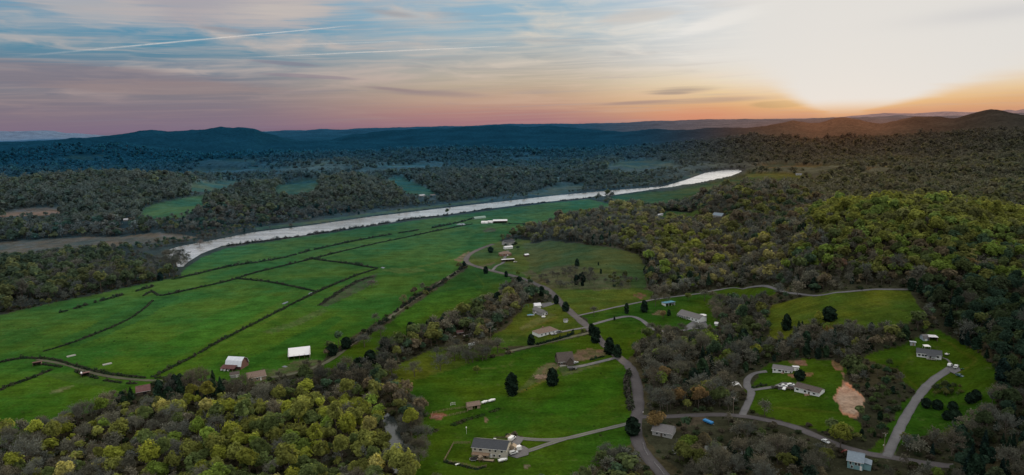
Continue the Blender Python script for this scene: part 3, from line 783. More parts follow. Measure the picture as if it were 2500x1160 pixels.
def building(name, label, cat, a, b, depth, wh, rh, wall, roof, kind="gable", windows=(), doors=(), group=None, length=None, open_front=False, chimney=None, over=0.45, drop=1.2):
    org, rz, L, zmin = frame_at(a, b)
    L = length or L
    z = (float(org[2]) + zmin) / 2
    root = empty(name, (org[0], org[1], z), rz)
    tagp(root, label, cat, group)
    mid = np.array([org[0] - math.sin(rz) * depth / 2, org[1] + math.cos(rz) * depth / 2])
    clear_round(mid, math.hypot(L, depth) / 2 + 2.5)
    h = L / 2
    w = MB()
    if open_front:      # three walls and posts
        t = 0.14
        w.box((0, depth - t / 2, (wh - drop) / 2), (L, t, wh + drop))
        for sx in (-1, 1):
            w.box((sx * (h - t / 2), (depth - t) / 2, (wh - drop) / 2), (t, depth - t, wh + drop))
        w.build("wall", wall, root)
        npost = max(2, int(L / 3.5) + 1)
        for i in range(npost):
            MB().box((-h + 0.15 + (L - 0.3) * i / (npost - 1), 0.1, (wh - 0.6) / 2), (0.2, 0.2, wh + 0.6)).build("post", WOOD if wall is not WHITE else TRIM, root)
    else:
        w.box((0, depth / 2, (wh - drop) / 2), (L, depth, wh + drop))
        if kind == "gable":
            for sx in (-1, 1):
                w.prism([(0.02, wh), (depth - 0.02, wh), (depth / 2, wh + rh)], "x", sx * (h - 0.02), sx * (h - 0.2))
        elif kind == "gable_y":
            for yy in (0.02, depth - 0.2):
                w.prism([(-h + 0.02, wh), (h - 0.02, wh), (0, wh + rh)], "y", yy, yy + 0.18)
        elif kind == "gambrel":
            d = depth
            for sx in (-1, 1):
                w.prism([(0.02, wh), (d - 0.02, wh), (d * 0.84, wh + rh * 0.62), (d * 0.5, wh + rh), (d * 0.16, wh + rh * 0.62)], "x", sx * (h - 0.02), sx * (h - 0.2))
        w.build("wall", wall, root)
    rf = MB()
    o, t = over, 0.16
    if kind == "gable":
        s = rh / (depth / 2)
        for y0, y1, sgn in ((-o, depth / 2, 1), (depth + o, depth / 2, -1)):
            q = [(-h - o, y0, wh - o * s), (h + o, y0, wh - o * s), (h + o, y1, wh + rh), (-h - o, y1, wh + rh)]
            rf.slab(q if sgn > 0 else q[::-1], t)
    elif kind == "gable_y":
        s = rh / h
        for x0, sgn in ((-h - o, -1), (h + o, 1)):
            q = [(x0, -o, wh - o * s), (x0, depth + o, wh - o * s), (0, depth + o, wh + rh), (0, -o, wh + rh)]
            rf.slab(q if sgn > 0 else q[::-1], t)
    elif kind == "hip":
        k = min(depth / 2, h * 0.8)
        A = [(-h - o, -o, wh), (h + o, -o, wh), (h + o, depth + o, wh), (-h - o, depth + o, wh)]
        Rg = [(-h + k, depth / 2, wh + rh), (h - k, depth / 2, wh + rh)]
        rf.add(A + Rg, [(0, 1, 5, 4), (1, 2, 5), (2, 3, 4, 5), (3, 0, 4), (3, 2, 1, 0)])
    elif kind == "shed":
        rf.slab([(-h - o, -o, wh + rh), (h + o, -o, wh + rh), (h + o, depth + o, wh + 0.05), (-h - o, depth + o, wh + 0.05)], t)
    elif kind == "gambrel":
        d = depth
        prof = [(-o * 0.4, wh - 0.4), (d * 0.16, wh + rh * 0.62), (d * 0.5, wh + rh), (d * 0.84, wh + rh * 0.62), (d + o * 0.4, wh - 0.4)]
        for p, q in zip(prof[:-1], prof[1:]):
            rf.slab([(-h - o, p[0], p[1]), (h + o, p[0], p[1]), (h + o, q[0], q[1]), (-h - o, q[0], q[1])], t)
    elif kind == "arch":
        d, m = depth, 9
        pts = [(d / 2 - math.cos(math.pi * i / m) * (d / 2 + o * 0.3), wh - 0.2 + math.sin(math.pi * i / m) * (rh + 0.2)) for i in range(m + 1)]
        for p, q in zip(pts[:-1], pts[1:]):
            rf.slab([(-h - o, p[0], p[1]), (h + o, p[0], p[1]), (h + o, q[0], q[1]), (-h - o, q[0], q[1])], 0.12)
    ro = rf.build("roof", roof, root)
    if kind in ("gable", "hip"):
        MB().box((0, depth / 2, wh + rh + t + 0.03), (max(L - (depth if kind == "hip" else -0.6), 0.5), 0.35, 0.08)).build("ridge_cap", roof, ro)
    if kind == "gable" and not open_front:
        MB().box((0, -o - 0.05, wh - o * rh / (depth / 2) + 0.02), (L + 2 * o, 0.1, 0.18)).build("gutter", TRIM, ro)
    if chimney is not None:
        MB().box((chimney * h, depth * 0.55, wh + rh + 0.25), (0.8, 0.8, 1.5)).build("chimney", BRICKW, ro)
    for fx, zc, ww, hh in windows:
        f = MB().box((fx * h, -0.03, zc), (ww + 0.22, 0.10, hh + 0.22)).build("window", TRIM, root)
        MB().box((fx * h, -0.085, zc), (ww, 0.05, hh)).build("pane", GLASS, f)
    for fx, ww, hh, mt in doors:
        f = MB().box((fx * h, -0.04, hh / 2), (ww, 0.12, hh)).build("door", mt, root)
        MB().box((fx * h + ww * 0.36, -0.125, hh * 0.48), (0.08, 0.06, 0.16)).build("handle", GALV, f)
    return root, L, z

def part(root, name, mb, mat):
    return mb.build(name, mat, root)

def place(name, label, cat, px_, py_, yaw=0.0, group=None, lift=0.0):
    """an Empty at a spot; yaw 0 lines the thing's x axis up across the view"""
    g = ground(px_, py_)
    base = -math.atan2(g[0], g[1])
    o = empty(name, (g[0], g[1], g[2] + lift), base + R(yaw))
    return tagp(o, label, cat, group)

# ---- vehicles
def car(label, px_, py_, yaw, col, style="car", cat=None, group=None, lift=0.22):
    cat = cat or {"car": "car", "suv": "car", "pickup": "pickup truck", "van": "van"}[style]
    nm = {"car": "parked_car", "suv": "parked_car", "pickup": "pickup_truck", "van": "van"}[style]
    root = place(nm, label, cat, px_, py_, yaw, group, lift)
    m = paint("car_paint_%s" % nm + str(len(_mats)), col, 0.3, 0.05, 1.0, 0.0, 0.0, 0.5)
    L, W = {"car": (4.5, 1.8), "suv": (4.7, 1.9), "pickup": (5.6, 1.95), "van": (5.8, 2.0)}[style]
    h = L / 2
    prof = {"car": [(-h, 0.35), (h, 0.35), (h, 0.72), (h - 0.25, 0.85), (0.95, 0.95), (0.35, 1.42), (-1.0, 1.45), (-1.65, 1.02), (-h + 0.1, 0.98), (-h, 0.8)],
            "suv": [(-h, 0.4), (h, 0.4), (h, 0.95), (1.15, 1.1), (0.55, 1.75), (-h + 0.35, 1.78), (-h, 1.1)],
            "pickup": [(-h, 0.45), (h, 0.45), (h, 0.95), (1.5, 1.1), (0.9, 1.75), (-0.4, 1.78), (-0.6, 1.1), (-h, 1.1)],
            "van": [(-h, 0.4), (h, 0.4), (h, 1.0), (h - 0.9, 1.2), (h - 1.6, 2.1), (-h + 0.1, 2.2), (-h, 2.0)]}[style]
    MB().prism(prof, "y", -W / 2, W / 2).build("body", m, root, bevel=0.06)
    g = {"car": [(0.80, 0.98), (0.32, 1.36), (-0.96, 1.39), (-1.45, 1.02)], "suv": [(0.98, 1.14), (0.5, 1.66), (-1.9, 1.68), (-2.1, 1.14)],
         "pickup": [(1.3, 1.14), (0.86, 1.66), (-0.34, 1.68), (-0.45, 1.14)], "van": [(1.9, 1.28), (1.35, 1.98), (0.4, 2.0), (0.4, 1.28)]}[style]
    for sy in (-1, 1):
        MB().prism(g, "y", sy * (W / 2 - 0.02), sy * (W / 2 + 0.025)).build("window", GLASS, root)
    fx = {"car": ((0.98, 0.98), (0.40, 1.40)), "suv": ((1.2, 1.14), (0.62, 1.72)), "pickup": ((1.54, 1.14), (0.97, 1.72)), "van": ((2.02, 1.26), (1.36, 2.06))}[style]
    (xa, za), (xb, zb) = fx
    MB().slab([(xa, -W / 2 + 0.14, za), (xa, W / 2 - 0.14, za), (xb, W / 2 - 0.14, zb), (xb, -W / 2 + 0.14, zb)], 0.04).build("windscreen", GLASS, root)
    for sx in (-0.62, 0.62):
        for sy in (-1, 1):
            wh = MB().tube((sx * h, sy * (W / 2 - 0.22), 0.34), (sx * h, sy * (W / 2 + 0.02), 0.34), 0.34, n=12).build("wheel", RUBBER, root)
            MB().tube((sx * h, sy * (W / 2 + 0.015), 0.34), (sx * h, sy * (W / 2 + 0.035), 0.34), 0.19, n=10).build("rim", GALV, wh)
    for sy in (-1, 1):
        MB().box((h - 0.02, sy * (W / 2 - 0.3), 0.72), (0.08, 0.35, 0.16)).build("headlight", TRIM, root)
    if style == "pickup":
        MB().box((-h + 1.05, 0, 1.105), (1.9, W - 0.3, 0.03)).build("truck_bed", RUBBER, root)
    return root

def trailer(label, px_, py_, yaw, L, W, H, mat, name="trailer", cat="trailer", enclosed=True, lift=0.22):
    root = place(name, label, cat, px_, py_, yaw, None, lift)
    if enclosed:
        MB().box((0, 0, 0.55 + H / 2), (L, W, H)).build("body", mat, root, bevel=0.1)
        MB().box((-L / 2 - 0.02, 0, 0.5 + H / 2), (0.05, W * 0.8, H * 0.85)).build("door", GALV, root)
    else:
        MB().box((0, 0, 0.62), (L, W, 0.14)).build("deck", mat, root)
        b = MB()
        for sy in (-1, 1): b.box((0, sy * W / 2, 0.9), (L, 0.08, 0.5))
        b.box((-L / 2, 0, 0.9), (0.08, W, 0.5))
        b.build("side_rail", mat, root)
    MB().tube((L / 2, 0, 0.5), (L / 2 + 1.3, 0, 0.42), 0.07, n=6).build("drawbar", GALV, root)
    for sy in (-1, 1):
        w = MB().tube((0, sy * (W / 2 - 0.05), 0.33), (0, sy * (W / 2 + 0.18), 0.33), 0.33, n=12).build("wheel", RUBBER, root)
        MB().tube((0, sy * (W / 2 + 0.175), 0.33), (0, sy * (W / 2 + 0.195), 0.33), 0.18, n=10).build("rim", GALV, w)
    return root

def boat(label, px_, py_, yaw, L=6.0, mat=None, cover=None):
    root = place("covered_boat", label, "boat", px_, py_, yaw)
    n = 9
    hull, top = MB(), MB()
    V = []
    for i in range(n):
        t = i / (n - 1)
        w = 1.05 * (1 - max(0, (t - 0.45) / 0.55) ** 2) + 0.03
        V.append([(-L / 2 + L * t, -w, 1.25 + 0.25 * t), (-L / 2 + L * t, -w * 0.75, 0.7), (-L / 2 + L * t, 0, 0.5), (-L / 2 + L * t, w * 0.75, 0.7), (-L / 2 + L * t, w, 1.25 + 0.25 * t)])
    vs = [p for r_ in V for p in r_]
    fs = [(5 * i + j, 5 * i + j + 1, 5 * i + j + 6, 5 * i + j + 5) for i in range(n - 1) for j in range(4)] + [(0, 1, 2, 3, 4)]
    hull.add(vs, fs).build("hull", mat or TRIM, root)
    tv = []
    for i in range(n):
        a, b = V[i][0], V[i][4]
        ridge = 1.95 - 1.1 * abs(i / (n - 1) - 0.42)
        tv += [a, (a[0], a[1] * 0.5, ridge * 0.96), (a[0], 0, ridge), (a[0], b[1] * 0.5, ridge * 0.96), b]
    top.add(tv, fs).build("cover", cover or PLASTIC, root)
    MB().box((0, 0, 0.42), (L * 0.8, 0.9, 0.12)).build("trailer_frame", GALV, root)
    for sy in (-1, 1):
        MB().tube((-0.6, sy * 0.85, 0.32), (-0.6, sy * 1.1, 0.32), 0.32, n=12).build("wheel", RUBBER, root)
    return root

# ---- the large cream house at the bottom
hw, L, z = building("large_house", "large cream house with charcoal roof and rear deck at the bottom", "house", (1153, 1113), (1236, 1121), 10.5, 5.0, 2.3, CREAM, R_CHAR, "gable",
    [(-0.82, 3.9, 1.0, 1.1), (-0.5, 3.9, 1.6, 1.2), (0.05, 3.9, 1.0, 1.1), (0.38, 3.9, 1.0, 1.1), (0.75, 3.9, 1.2, 1.1), (-0.7, 1.4, 1.0, 1.1), (0.3, 1.4, 1.0, 1.1), (0.62, 1.4, 1.0, 1.1)], [(-0.28, 1.8, 2.2, GLASS), (0.12, 1.0, 2.1, TRIM)])
dk = MB().box((-L * 0.22, -1.7, 2.45), (L * 0.5, 3.2, 0.18)).build("deck", WOOD, hw)
for i in range(5):
    MB().box((-L * 0.46 + i * L * 0.12, -3.15, 0.9), (0.16, 0.16, 3.0)).build("deck_post", WOOD, dk)
rl = MB()
for i in range(15): rl.box((-L * 0.465 + i * L * 0.035, -3.22, 3.0), (0.06, 0.06, 0.95))
rl.box((-L * 0.22, -3.22, 3.5), (L * 0.5, 0.1, 0.08))
rl.build("deck_rail", WOOD, dk)
MB().box((-L * 0.12, -4.1, 0.75), (L * 0.62, 1.8, 0.14)).build("patio_roof", TANW, hw)
MB().box((L * 0.1, 5.4, 8.1), (1.4, 0.5, 0.14)).build("roof_vent", TRIM, hw)
gp = MB().prism([(-2.2, 0), (2.2, 0), (2.2, 2.6), (0, 4.0), (-2.2, 2.6)], "y", 7.0, 10.2)
pg = link("garage_porch", gp.mesh("garage_porch", TANW), hw); pg.location = (L / 2 + 1.6, 0, 0.3)

t_ = place("trampoline", "black round trampoline behind the large cream house", "trampoline", 1156, 1124)
rg_ = MB()
for i in range(20):
    a0, a1 = i * math.pi / 10, (i + 1) * math.pi / 10
    rg_.tube((2 * math.cos(a0), 2 * math.sin(a0), 0.8), (2 * math.cos(a1), 2 * math.sin(a1), 0.8), 0.08, n=5)
rg_.build("frame", GALV, t_)
MB().tube((0, 0, 0.76), (0, 0, 0.80), 1.9, n=24).build("jumping_mat", RUBBER, t_)
for i in range(6):
    MB().tube((2 * math.cos(i * 1.047), 2 * math.sin(i * 1.047), -0.1), (2 * math.cos(i * 1.047), 2 * math.sin(i * 1.047), 0.8), 0.05, n=5).build("leg", GALV, t_)
t_ = place("play_fort", "small wooden play fort in the back yard of the cream house", "playset", 1174, 1127, 20)
for sx in (-1, 1):
    for sy in (-1, 1): MB().box((sx * 0.9, sy * 0.9, 1.2), (0.14, 0.14, 2.8)).build("post", WOOD, t_)
MB().box((0, 0, 1.3), (1.9, 1.9, 0.12)).build("platform", WOOD, t_)
MB().prism([(-1.15, 2.5), (1.15, 2.5), (0, 3.4)], "y", -1.1, 1.1).build("roof", TANW, t_)
MB().slab([(0.95, -0.35, 1.3), (2.9, -0.35, 0.1), (2.9, 0.35, 0.1), (0.95, 0.35, 1.3)], 0.06).build("slide", TRIM, t_)
t_ = place("garden_table", "white table on the lawn below the back yard fence", "table", 1117, 1136, 30)
MB().box((0, 0, 0.75), (2.4, 1.0, 0.08)).build("table_top", TRIM, t_)
for sx in (-1, 1):
    for sy in (-1, 1): MB().box((sx * 1.05, sy * 0.4, 0.35), (0.08, 0.08, 0.76)).build("leg", TRIM, t_)

def fence(label, pts, hgt, mat, step=2.4, rails=(0.35, 0.75), cat="fence", name="fence", solid=False):
    ctr = np.concatenate([np.linspace(ground(*a)[:2], ground(*b)[:2], max(2, int(np.hypot(*(ground(*b)[:2] - ground(*a)[:2])) / step) + 1))[:-1] for a, b in zip(pts[:-1], pts[1:])] + [ground(*pts[-1])[None, :2]])
    zz = height(ctr[:, 0], ctr[:, 1])
    org = (ctr[0, 0], ctr[0, 1], float(zz[0]))
    root = empty(name, org)
    tagp(root, label, cat)
    rl = MB()
    P = np.c_[ctr, zz] - np.array(org)
    pm = MB().box((0, 0, hgt / 2), (0.14, 0.14, hgt + 0.5)).mesh("fence_post", mat)
    for i, p in enumerate(P):
        if i % max(1, len(P) // 40 + 1) == 0: link("post", pm, root, p)
    for p, q in zip(P[:-1], P[1:]):
        for f in rails:
            if solid:
                rl.add([(p[0], p[1], p[2]), (q[0], q[1], q[2]), (q[0], q[1], q[2] + hgt), (p[0], p[1], p[2] + hgt)], [(0, 1, 2, 3)]); break
            rl.tube(p + np.array([0, 0, hgt * f]), q + np.array([0, 0, hgt * f]), 0.06, n=4)
    rl.build("rail", mat, root)
    return root
fence("brown plank fence round the back yard of the large cream house", [(1148, 1083), (1108, 1084), (1084, 1127), (1130, 1136), (1166, 1145), (1188, 1140)], 1.4, WOOD, 2.0, (0.2, 0.5, 0.85))
car("white van at the top of the gravel yard by the cream house", 1250, 1076, 60, (0.8, 0.8, 0.82), "van", lift=0.5)
car("white car nearest the large cream house corner", 1254, 1110, 30, (0.78, 0.8, 0.82), "suv", lift=0.5)
trailer("white enclosed box trailer on the gravel by the cream house", 1263, 1103, 25, 4.2, 2.2, 2.1, TRIM, lift=0.5)
trailer("tan flat trailer behind the large cream house", 1243, 1069, 60, 4.5, 2.0, 0.3, TANW, enclosed=False, lift=0.4)
boat("white covered boat leaning by the front wall of the cream house", 1228, 1127, 20, 5.0)

# ---- run in shed and boats on the middle lawn
hs, L, z = building("run_in_shed", "brown roofed open fronted run in shed on the middle lawn", "shed", (1143, 1002), (1173, 997), 5.0, 2.5, 1.3, TANW, R_ROSE, "gable", open_front=True)
MB().box((-L * 0.30, 0.25, 1.0), (L * 0.36, 0.12, 2.2)).build("front_panel", TANW, hs)
MB().box((L * 0.36, 0.25, 1.0), (L * 0.22, 0.12, 2.2)).build("front_panel", TANW, hs)
boat("white covered boat directly right of the run in shed", 1184, 985, 35, 4.8)
boat("white covered boat farther right of the run in shed", 1201, 981, 30, 5.2)
fence("brown timber pen left of the run in shed", [(1052, 1024), (1056, 1010), (1092, 1002), (1140, 996), (1142, 1006), (1098, 1016), (1052, 1024)], 1.2, WOOD, 2.2, (0.3, 0.85), "pen fence")
o_ = place("compost_heap", "reddish brown compost heap inside the timber pen", "soil heap", 1066, 1018)
def heap(root, name, mat, rx, ry, rz, seed, lumps=1):
    rb = np.random.default_rng(seed)
    n, m = 18, 7
    V, F = [], []
    for j in range(m):
        t = j / (m - 1)
        for i in range(n):
            a = 2 * math.pi * i / n
            k = math.cos(t * math.pi / 2) * (1 + 0.2 * math.sin(3 * a + seed) + rb.uniform(-0.1, 0.1))
            V.append((rx * k * math.cos(a), ry * k * math.sin(a), rz * math.sin(t * math.pi / 2) * (1 + rb.uniform(-0.18, 0.18)) - 0.15))
    F = [(j * n + i, j * n + (i + 1) % n, (j + 1) * n + (i + 1) % n, (j + 1) * n + i) for j in range(m - 1) for i in range(n)]
    return MB().add(V, F).build(name, mat, root)
heap(o_, "heap", SOIL_R, 3.2, 2.0, 0.7, 3)
for i in range(3):
    MB().tube((-2 + i * 1.7, -0.6 + i * 0.5, 0.35), (-0.8 + i * 1.7, 0.6, 0.6), 0.09, n=5).build("plank", WOOD, o_)
g_ = place("soccer_goal", "white soccer goal frame on the middle lawn", "soccer goal", 1106, 990, 15)
fr = MB()
for x0 in (-1.4, 1.4):
    fr.tube((x0, 0, 0), (x0, 0, 1.9), 0.06, n=6).tube((x0, 0, 1.9), (x0, 1.4, 0.05), 0.05, n=6).tube((x0, 0, 0.05), (x0, 1.4, 0.05), 0.05, n=6)
fr.tube((-1.4, 0, 1.9), (1.4, 0, 1.9), 0.06, n=6).tube((-1.4, 1.4, 0.05), (1.4, 1.4, 0.05), 0.05, n=6)
fr.build("frame", TRIM, g_)
nt_ = MB()
for i in range(12):
    x0 = -1.4 + 2.8 * i / 11
    nt_.tube((x0, 0.02, 1.88), (x0, 1.38, 0.08), 0.012, n=3)
for i in range(6):
    nt_.tube((-1.4, 0.05 + 1.33 * i / 5, 1.85 - 1.75 * i / 5), (1.4, 0.05 + 1.33 * i / 5, 1.85 - 1.75 * i / 5), 0.012, n=3)
nt_.build("net", TRIM, g_)

# ---- steep brown roofed house with its brush pile
hb, L, z = building("steep_house", "dark house with steep brown roof beside the dirt patch", "house", (1364, 893), (1401, 889), 10.0, 2.9, 4.8, BROWNW, R_BRN, "gable",
    [(-0.6, 1.5, 1.2, 1.1), (0.05, 1.5, 1.2, 1.1)], [(0.45, 1.0, 2.1, TRIM)])
gb = MB().prism([(-2.6, 0), (2.6, 0), (2.6, 2.7), (0, 5.8), (-2.6, 2.7)], "y", -2.2, 1.0).build("front_gable", BROWNW, hb); gb.location = (L * 0.2, 0, 0)
rf = MB()
for s_ in (-1, 1):
    q = [(s_ * 3.0, -2.6, 2.3), (s_ * 3.0, 1.2, 2.3), (0, 1.2, 5.95), (0, -2.6, 5.95)]
    rf.slab(q if s_ > 0 else q[::-1], 0.16)
rf.build("gable_roof", R_BRN, hb).location = (L * 0.2, 0, 0)
MB().box((-L * 0.2, -1.2, 0.15), (L * 0.5, 2.2, 0.3)).build("porch", CONC, hb)
car("black pickup truck parked in front of the steep roofed house", 1399, 904, 12, (0.02, 0.02, 0.024), "pickup", lift=0.35)
car("white car beside the corner of the steep roofed house", 1405, 888, 40, (0.58, 0.60, 0.62), "car", lift=0.35)
bp = place("brush_pile", "brown pile of logs and brush left of the steep roofed house", "brush pile", 1321, 921)
rb_ = np.random.default_rng(5)
heap(bp, "heap", WOOD, 5.0, 3.6, 1.0, 8)
for i in range(46):
    a_, q_ = rb_.uniform(0, 6.28), rb_.uniform(0, 1)
    c_ = np.array([5.2 * q_ * math.cos(a_), 3.8 * q_ * math.sin(a_), 0.4 + 0.7 * (1 - q_)])
    d_ = np.array([math.cos(a_ * 3), math.sin(a_ * 3), rb_.uniform(-0.15, 0.3)]) * rb_.uniform(0.8, 2.0)
    MB().tube(c_ - d_, c_ + d_, 0.11, 0.08, n=5).build("log", WOOD if i % 3 else TANW, bp)

# ---- bungalow with brown hip roof
building("bungalow", "white walled bungalow with brown hip roof beside the lane", "house", (1316, 824), (1362, 811), 9.5, 2.7, 2.6, WHITE, R_ROSE, "hip",
    [(-0.7, 1.5, 1.3, 1.1), (-0.3, 1.5, 1.3, 1.1), (0.5, 1.5, 1.3, 1.1)], [(0.1, 1.0, 2.1, BROWNW), (0.8, 2.4, 2.1, TRIM)], chimney=-0.2)
car("dark car parked at the right end of the brown roofed bungalow", 1366, 812, 20, (0.10, 0.11, 0.12), "car", lift=0.3)
car("silver car under the eave of the brown roofed bungalow", 1352, 818, 25, (0.40, 0.41, 0.43), "car", lift=0.3)
building("garden_shed", "small white garden shed behind the brown roofed bungalow", "shed", (1378, 788), (1386, 787), 2.6, 2.1, 0.8, WHITE, R_GREY, "gable", (), [(0.0, 0.9, 1.8, TRIM)])

# ---- grey L shaped house
building("l_shaped_house", "grey L shaped house with white wing by the road", "house", (1323, 772), (1337, 768), 15.5, 2.8, 1.9, GREYW, R_GREY, "gable_y", [(-0.45, 1.5, 1.2, 1.1), (0.5, 1.5, 1.2, 1.1)], [(0.05, 0.9, 2.1, TRIM)])
building("garage_wing", "white garage behind the grey L shaped house", "garage", (1306, 754), (1321, 752), 7.0, 2.7, 1.5, WHITE, R_WHT, "gable", [(-0.6, 1.5, 0.9, 0.9)], [(0.2, 2.5, 2.2, TRIM)])
t_ = place("propane_tank", "round white tank standing below the grey L shaped house", "tank", 1327, 776)
MB().tube((-1.3, 0, 0.95), (1.3, 0, 0.95), 0.8, n=14).build("tank_body", TRIM, t_)
for s_ in (-1, 1):
    MB().tube((s_ * 1.3, 0, 0.95), (s_ * 1.65, 0, 0.95), 0.8, 0.4, n=14).build("tank_end", TRIM, t_)
    MB().box((s_ * 0.8, 0, 0.1), (0.2, 1.0, 0.5)).build("leg", CONC, t_)
boat("white and blue boat on the lawn left of the grey L shaped house", 1296, 772, 10, 6.5, TRIM, paint("blue_canvas", (0.10, 0.26, 0.40), 0.8))
car("white pickup truck beside the boat left of the grey house", 1309, 766, 30, (0.78, 0.78, 0.8), "pickup")
t_ = place("swing_set", "green swing set on the lawn behind the grey house", "swing set", 1285, 750, 10)
fr = MB()
for x0 in (-2.2, 2.2):
    fr.tube((x0, -0.9, 0), (x0, 0, 2.2), 0.06, n=5).tube((x0, 0.9, 0), (x0, 0, 2.2), 0.06, n=5)
fr.tube((-2.2, 0, 2.2), (2.2, 0, 2.2), 0.07, n=5).build("frame", paint("green_tube", (0.10, 0.30, 0.24), 0.5), t_)
for x0 in (-1.0, 1.0):
    s_ = MB().box((x0, 0, 0.5), (0.5, 0.25, 0.05)).build("seat", RUBBER, t_)
    MB().tube((x0 - 0.22, 0, 0.5), (x0 - 0.22, 0, 2.2), 0.015, n=3).tube((x0 + 0.22, 0, 0.5), (x0 + 0.22, 0, 2.2), 0.015, n=3).build("chain", GALV, s_)

# ---- upper farmstead
building("farmhouse", "dark roofed farmhouse at the top of the upper farmstead", "house", (1233, 600), (1257, 597), 9.0, 4.6, 2.6, GREYW, R_CHAR, "gable", [(-0.6, 3.4, 1.1, 1.2), (0.0, 3.4, 1.1, 1.2), (0.6, 3.4, 1.1, 1.2), (-0.5, 1.4, 1.1, 1.2), (0.5, 1.4, 1.1, 1.2)], [(0.0, 1.0, 2.1, TRIM)], chimney=0.6)
building("white_garage", "white garage just below the dark roofed farmhouse", "garage", (1233, 609), (1252, 607), 6.0, 2.8, 1.0, WHITE, R_WHT, "gable", (), [(-0.4, 2.6, 2.2, TRIM), (0.4, 2.6, 2.2, TRIM)])
building("brick_house", "house with rosy brown hip roof in the upper farmstead", "house", (1222, 626), (1249, 624), 10.0, 2.8, 2.6, BRICKW, R_ROSE, "hip", [(-0.6, 1.5, 1.4, 1.2), (0.0, 1.5, 1.4, 1.2), (0.65, 1.5, 1.4, 1.2)], [(0.3, 1.0, 2.1, TRIM)])
building("long_carport", "long white roofed carport below the brown roofed farmstead house", "carport", (1226, 640), (1256, 638), 5.5, 2.4, 0.5, BROWNW, R_WHT, "shed", open_front=True)
building("red_shed", "small red shed with pale roof on the upper meadow", "shed", (1282, 627), (1291, 626), 4.0, 2.3, 0.9, REDW, R_WHT, "gable", (), [(0.0, 1.4, 1.9, BROWNW)])
car("pale car parked at the end of the long carport", 1258, 641, 15, (0.5, 0.48, 0.44), "car")

# ---- blue carport and the long grey roofed house
building("blue_carport", "blue roofed open carport on the lawn left of the long house", "carport", (1625, 748), (1648, 745), 6.0, 2.5, 0.6, WHITE, R_BLU, "shed", open_front=True)
hl, L, z = building("long_house", "long house with grey roof and white porch at the wood edge", "house", (1655, 771), (1706, 789), 9.5, 3.0, 2.5, WHITE, R_GREY, "gable", [(-0.85, 1.6, 1.2, 1.3), (-0.6, 1.6, 1.2, 1.3), (-0.35, 1.6, 1.2, 1.3), (0.1, 1.6, 1.2, 1.3), (0.4, 1.6, 1.2, 1.3), (0.75, 1.6, 1.2, 1.3)], [(-0.12, 1.0, 2.1, BROWNW)])
for i in range(5):
    MB().box((-L * 0.46 + i * L * 0.11, -1.9, 1.2), (0.2, 0.2, 2.9)).build("porch_post", TRIM, hl)
MB().slab([(-L * 0.48, -2.3, 2.55), (0.0, -2.3, 2.55), (0.0, 0.1, 2.95), (-L * 0.48, 0.1, 2.95)], 0.12).build("porch_roof", R_GREY, hl)
t_ = place("garden_pool", "white rimmed round pool behind the long grey roofed house", "pool", 1716, 772)
rm = MB()
for i in range(24):
    a0, a1 = i * math.pi / 12, (i + 1) * math.pi / 12
    ri, ro_ = 2.7, 3.1
    P_ = lambda a, r_, z_: (r_ * math.cos(a), r_ * math.sin(a), z_)
    rm.add([P_(a0, ri, -0.2), P_(a1, ri, -0.2), P_(a1, ro_, -0.2), P_(a0, ro_, -0.2), P_(a0, ri, 1.2), P_(a1, ri, 1.2), P_(a1, ro_, 1.2), P_(a0, ro_, 1.2)], [(3, 2, 1, 0), (4, 5, 6, 7), (0, 1, 5, 4), (2, 3, 7, 6)])
rm.build("rim", TRIM, t_)
MB().tube((0, 0, 0.6), (0, 0, 1.05), 2.68, n=24).build("pool_cover", PLASTIC, t_)
building("play_house", "tiny white shed half hidden beside the grey roofed house", "shed", (1745, 795), (1752, 796), 2.4, 2.0, 0.8, WHITE, R_WHT, "gable", (), [(0.0, 0.8, 1.6, TRIM)])

# ---- mobile homes on the right
m1, L, z = building("mobile_home", "upper white mobile home with grey roof", "mobile home", (1886, 910), (1934, 911), 7.2, 2.8, 1.3, WHITE, R_GREY, "gable", [(-0.78, 1.7, 1.0, 1.0), (-0.28, 1.7, 1.6, 1.1), (0.38, 1.7, 1.0, 1.0), (0.85, 1.7, 0.9, 0.9)], [(0.10, 0.95, 2.1, BROWNW)], drop=0.9)
dk = MB().box((0.5, -0.9, 0.45), (2.4, 1.7, 0.14)).build("porch", WOOD, m1)
for i in range(3): MB().box((0.5, -1.95 - i * 0.3, 0.3 - i * 0.15), (1.2, 0.3, 0.12)).build("step", WOOD, dk)
building("white_shed", "small white shed at the right end of the upper mobile home", "shed", (1937, 906), (1950, 905), 3.0, 2.2, 0.5, WHITE, R_WHT, "shed", [(0.4, 1.3, 0.7, 0.6)], [(-0.3, 0.9, 1.8, TRIM)])
m2, L, z = building("mobile_home", "lower white mobile home with brown grey roof and cars beside it", "mobile home", (1939, 956), (1999, 969), 8.2, 2.9, 1.7, WHITE, R_BRN, "gable", [(-0.75, 1.7, 1.5, 0.9), (-0.12, 1.7, 1.3, 1.2), (0.62, 1.7, 1.4, 0.9)], [(0.20, 1.0, 2.1, BROWNW)])
dk = MB().box((0.8, -1.1, 0.5), (3.0, 2.0, 0.14)).build("porch", WOOD, m2)
for i in range(4): MB().box((0.8, -2.3 - i * 0.3, 0.34 - i * 0.15), (1.4, 0.3, 0.12)).build("step", WOOD, dk)
dm = MB().prism([(-1.9, 2.9), (1.9, 2.9), (0, 4.1)], "y", -0.5, 3.0).build("dormer", R_BRN, m2); dm.location = (1.5, 0, 0)
car("white car nearest the lower mobile home", 1931, 943, 8, (0.78, 0.8, 0.82), "car", lift=0.4)
car("white pickup left of the white car by the lower mobile home", 1911, 946, 12, (0.78, 0.8, 0.82), "pickup", lift=0.4)
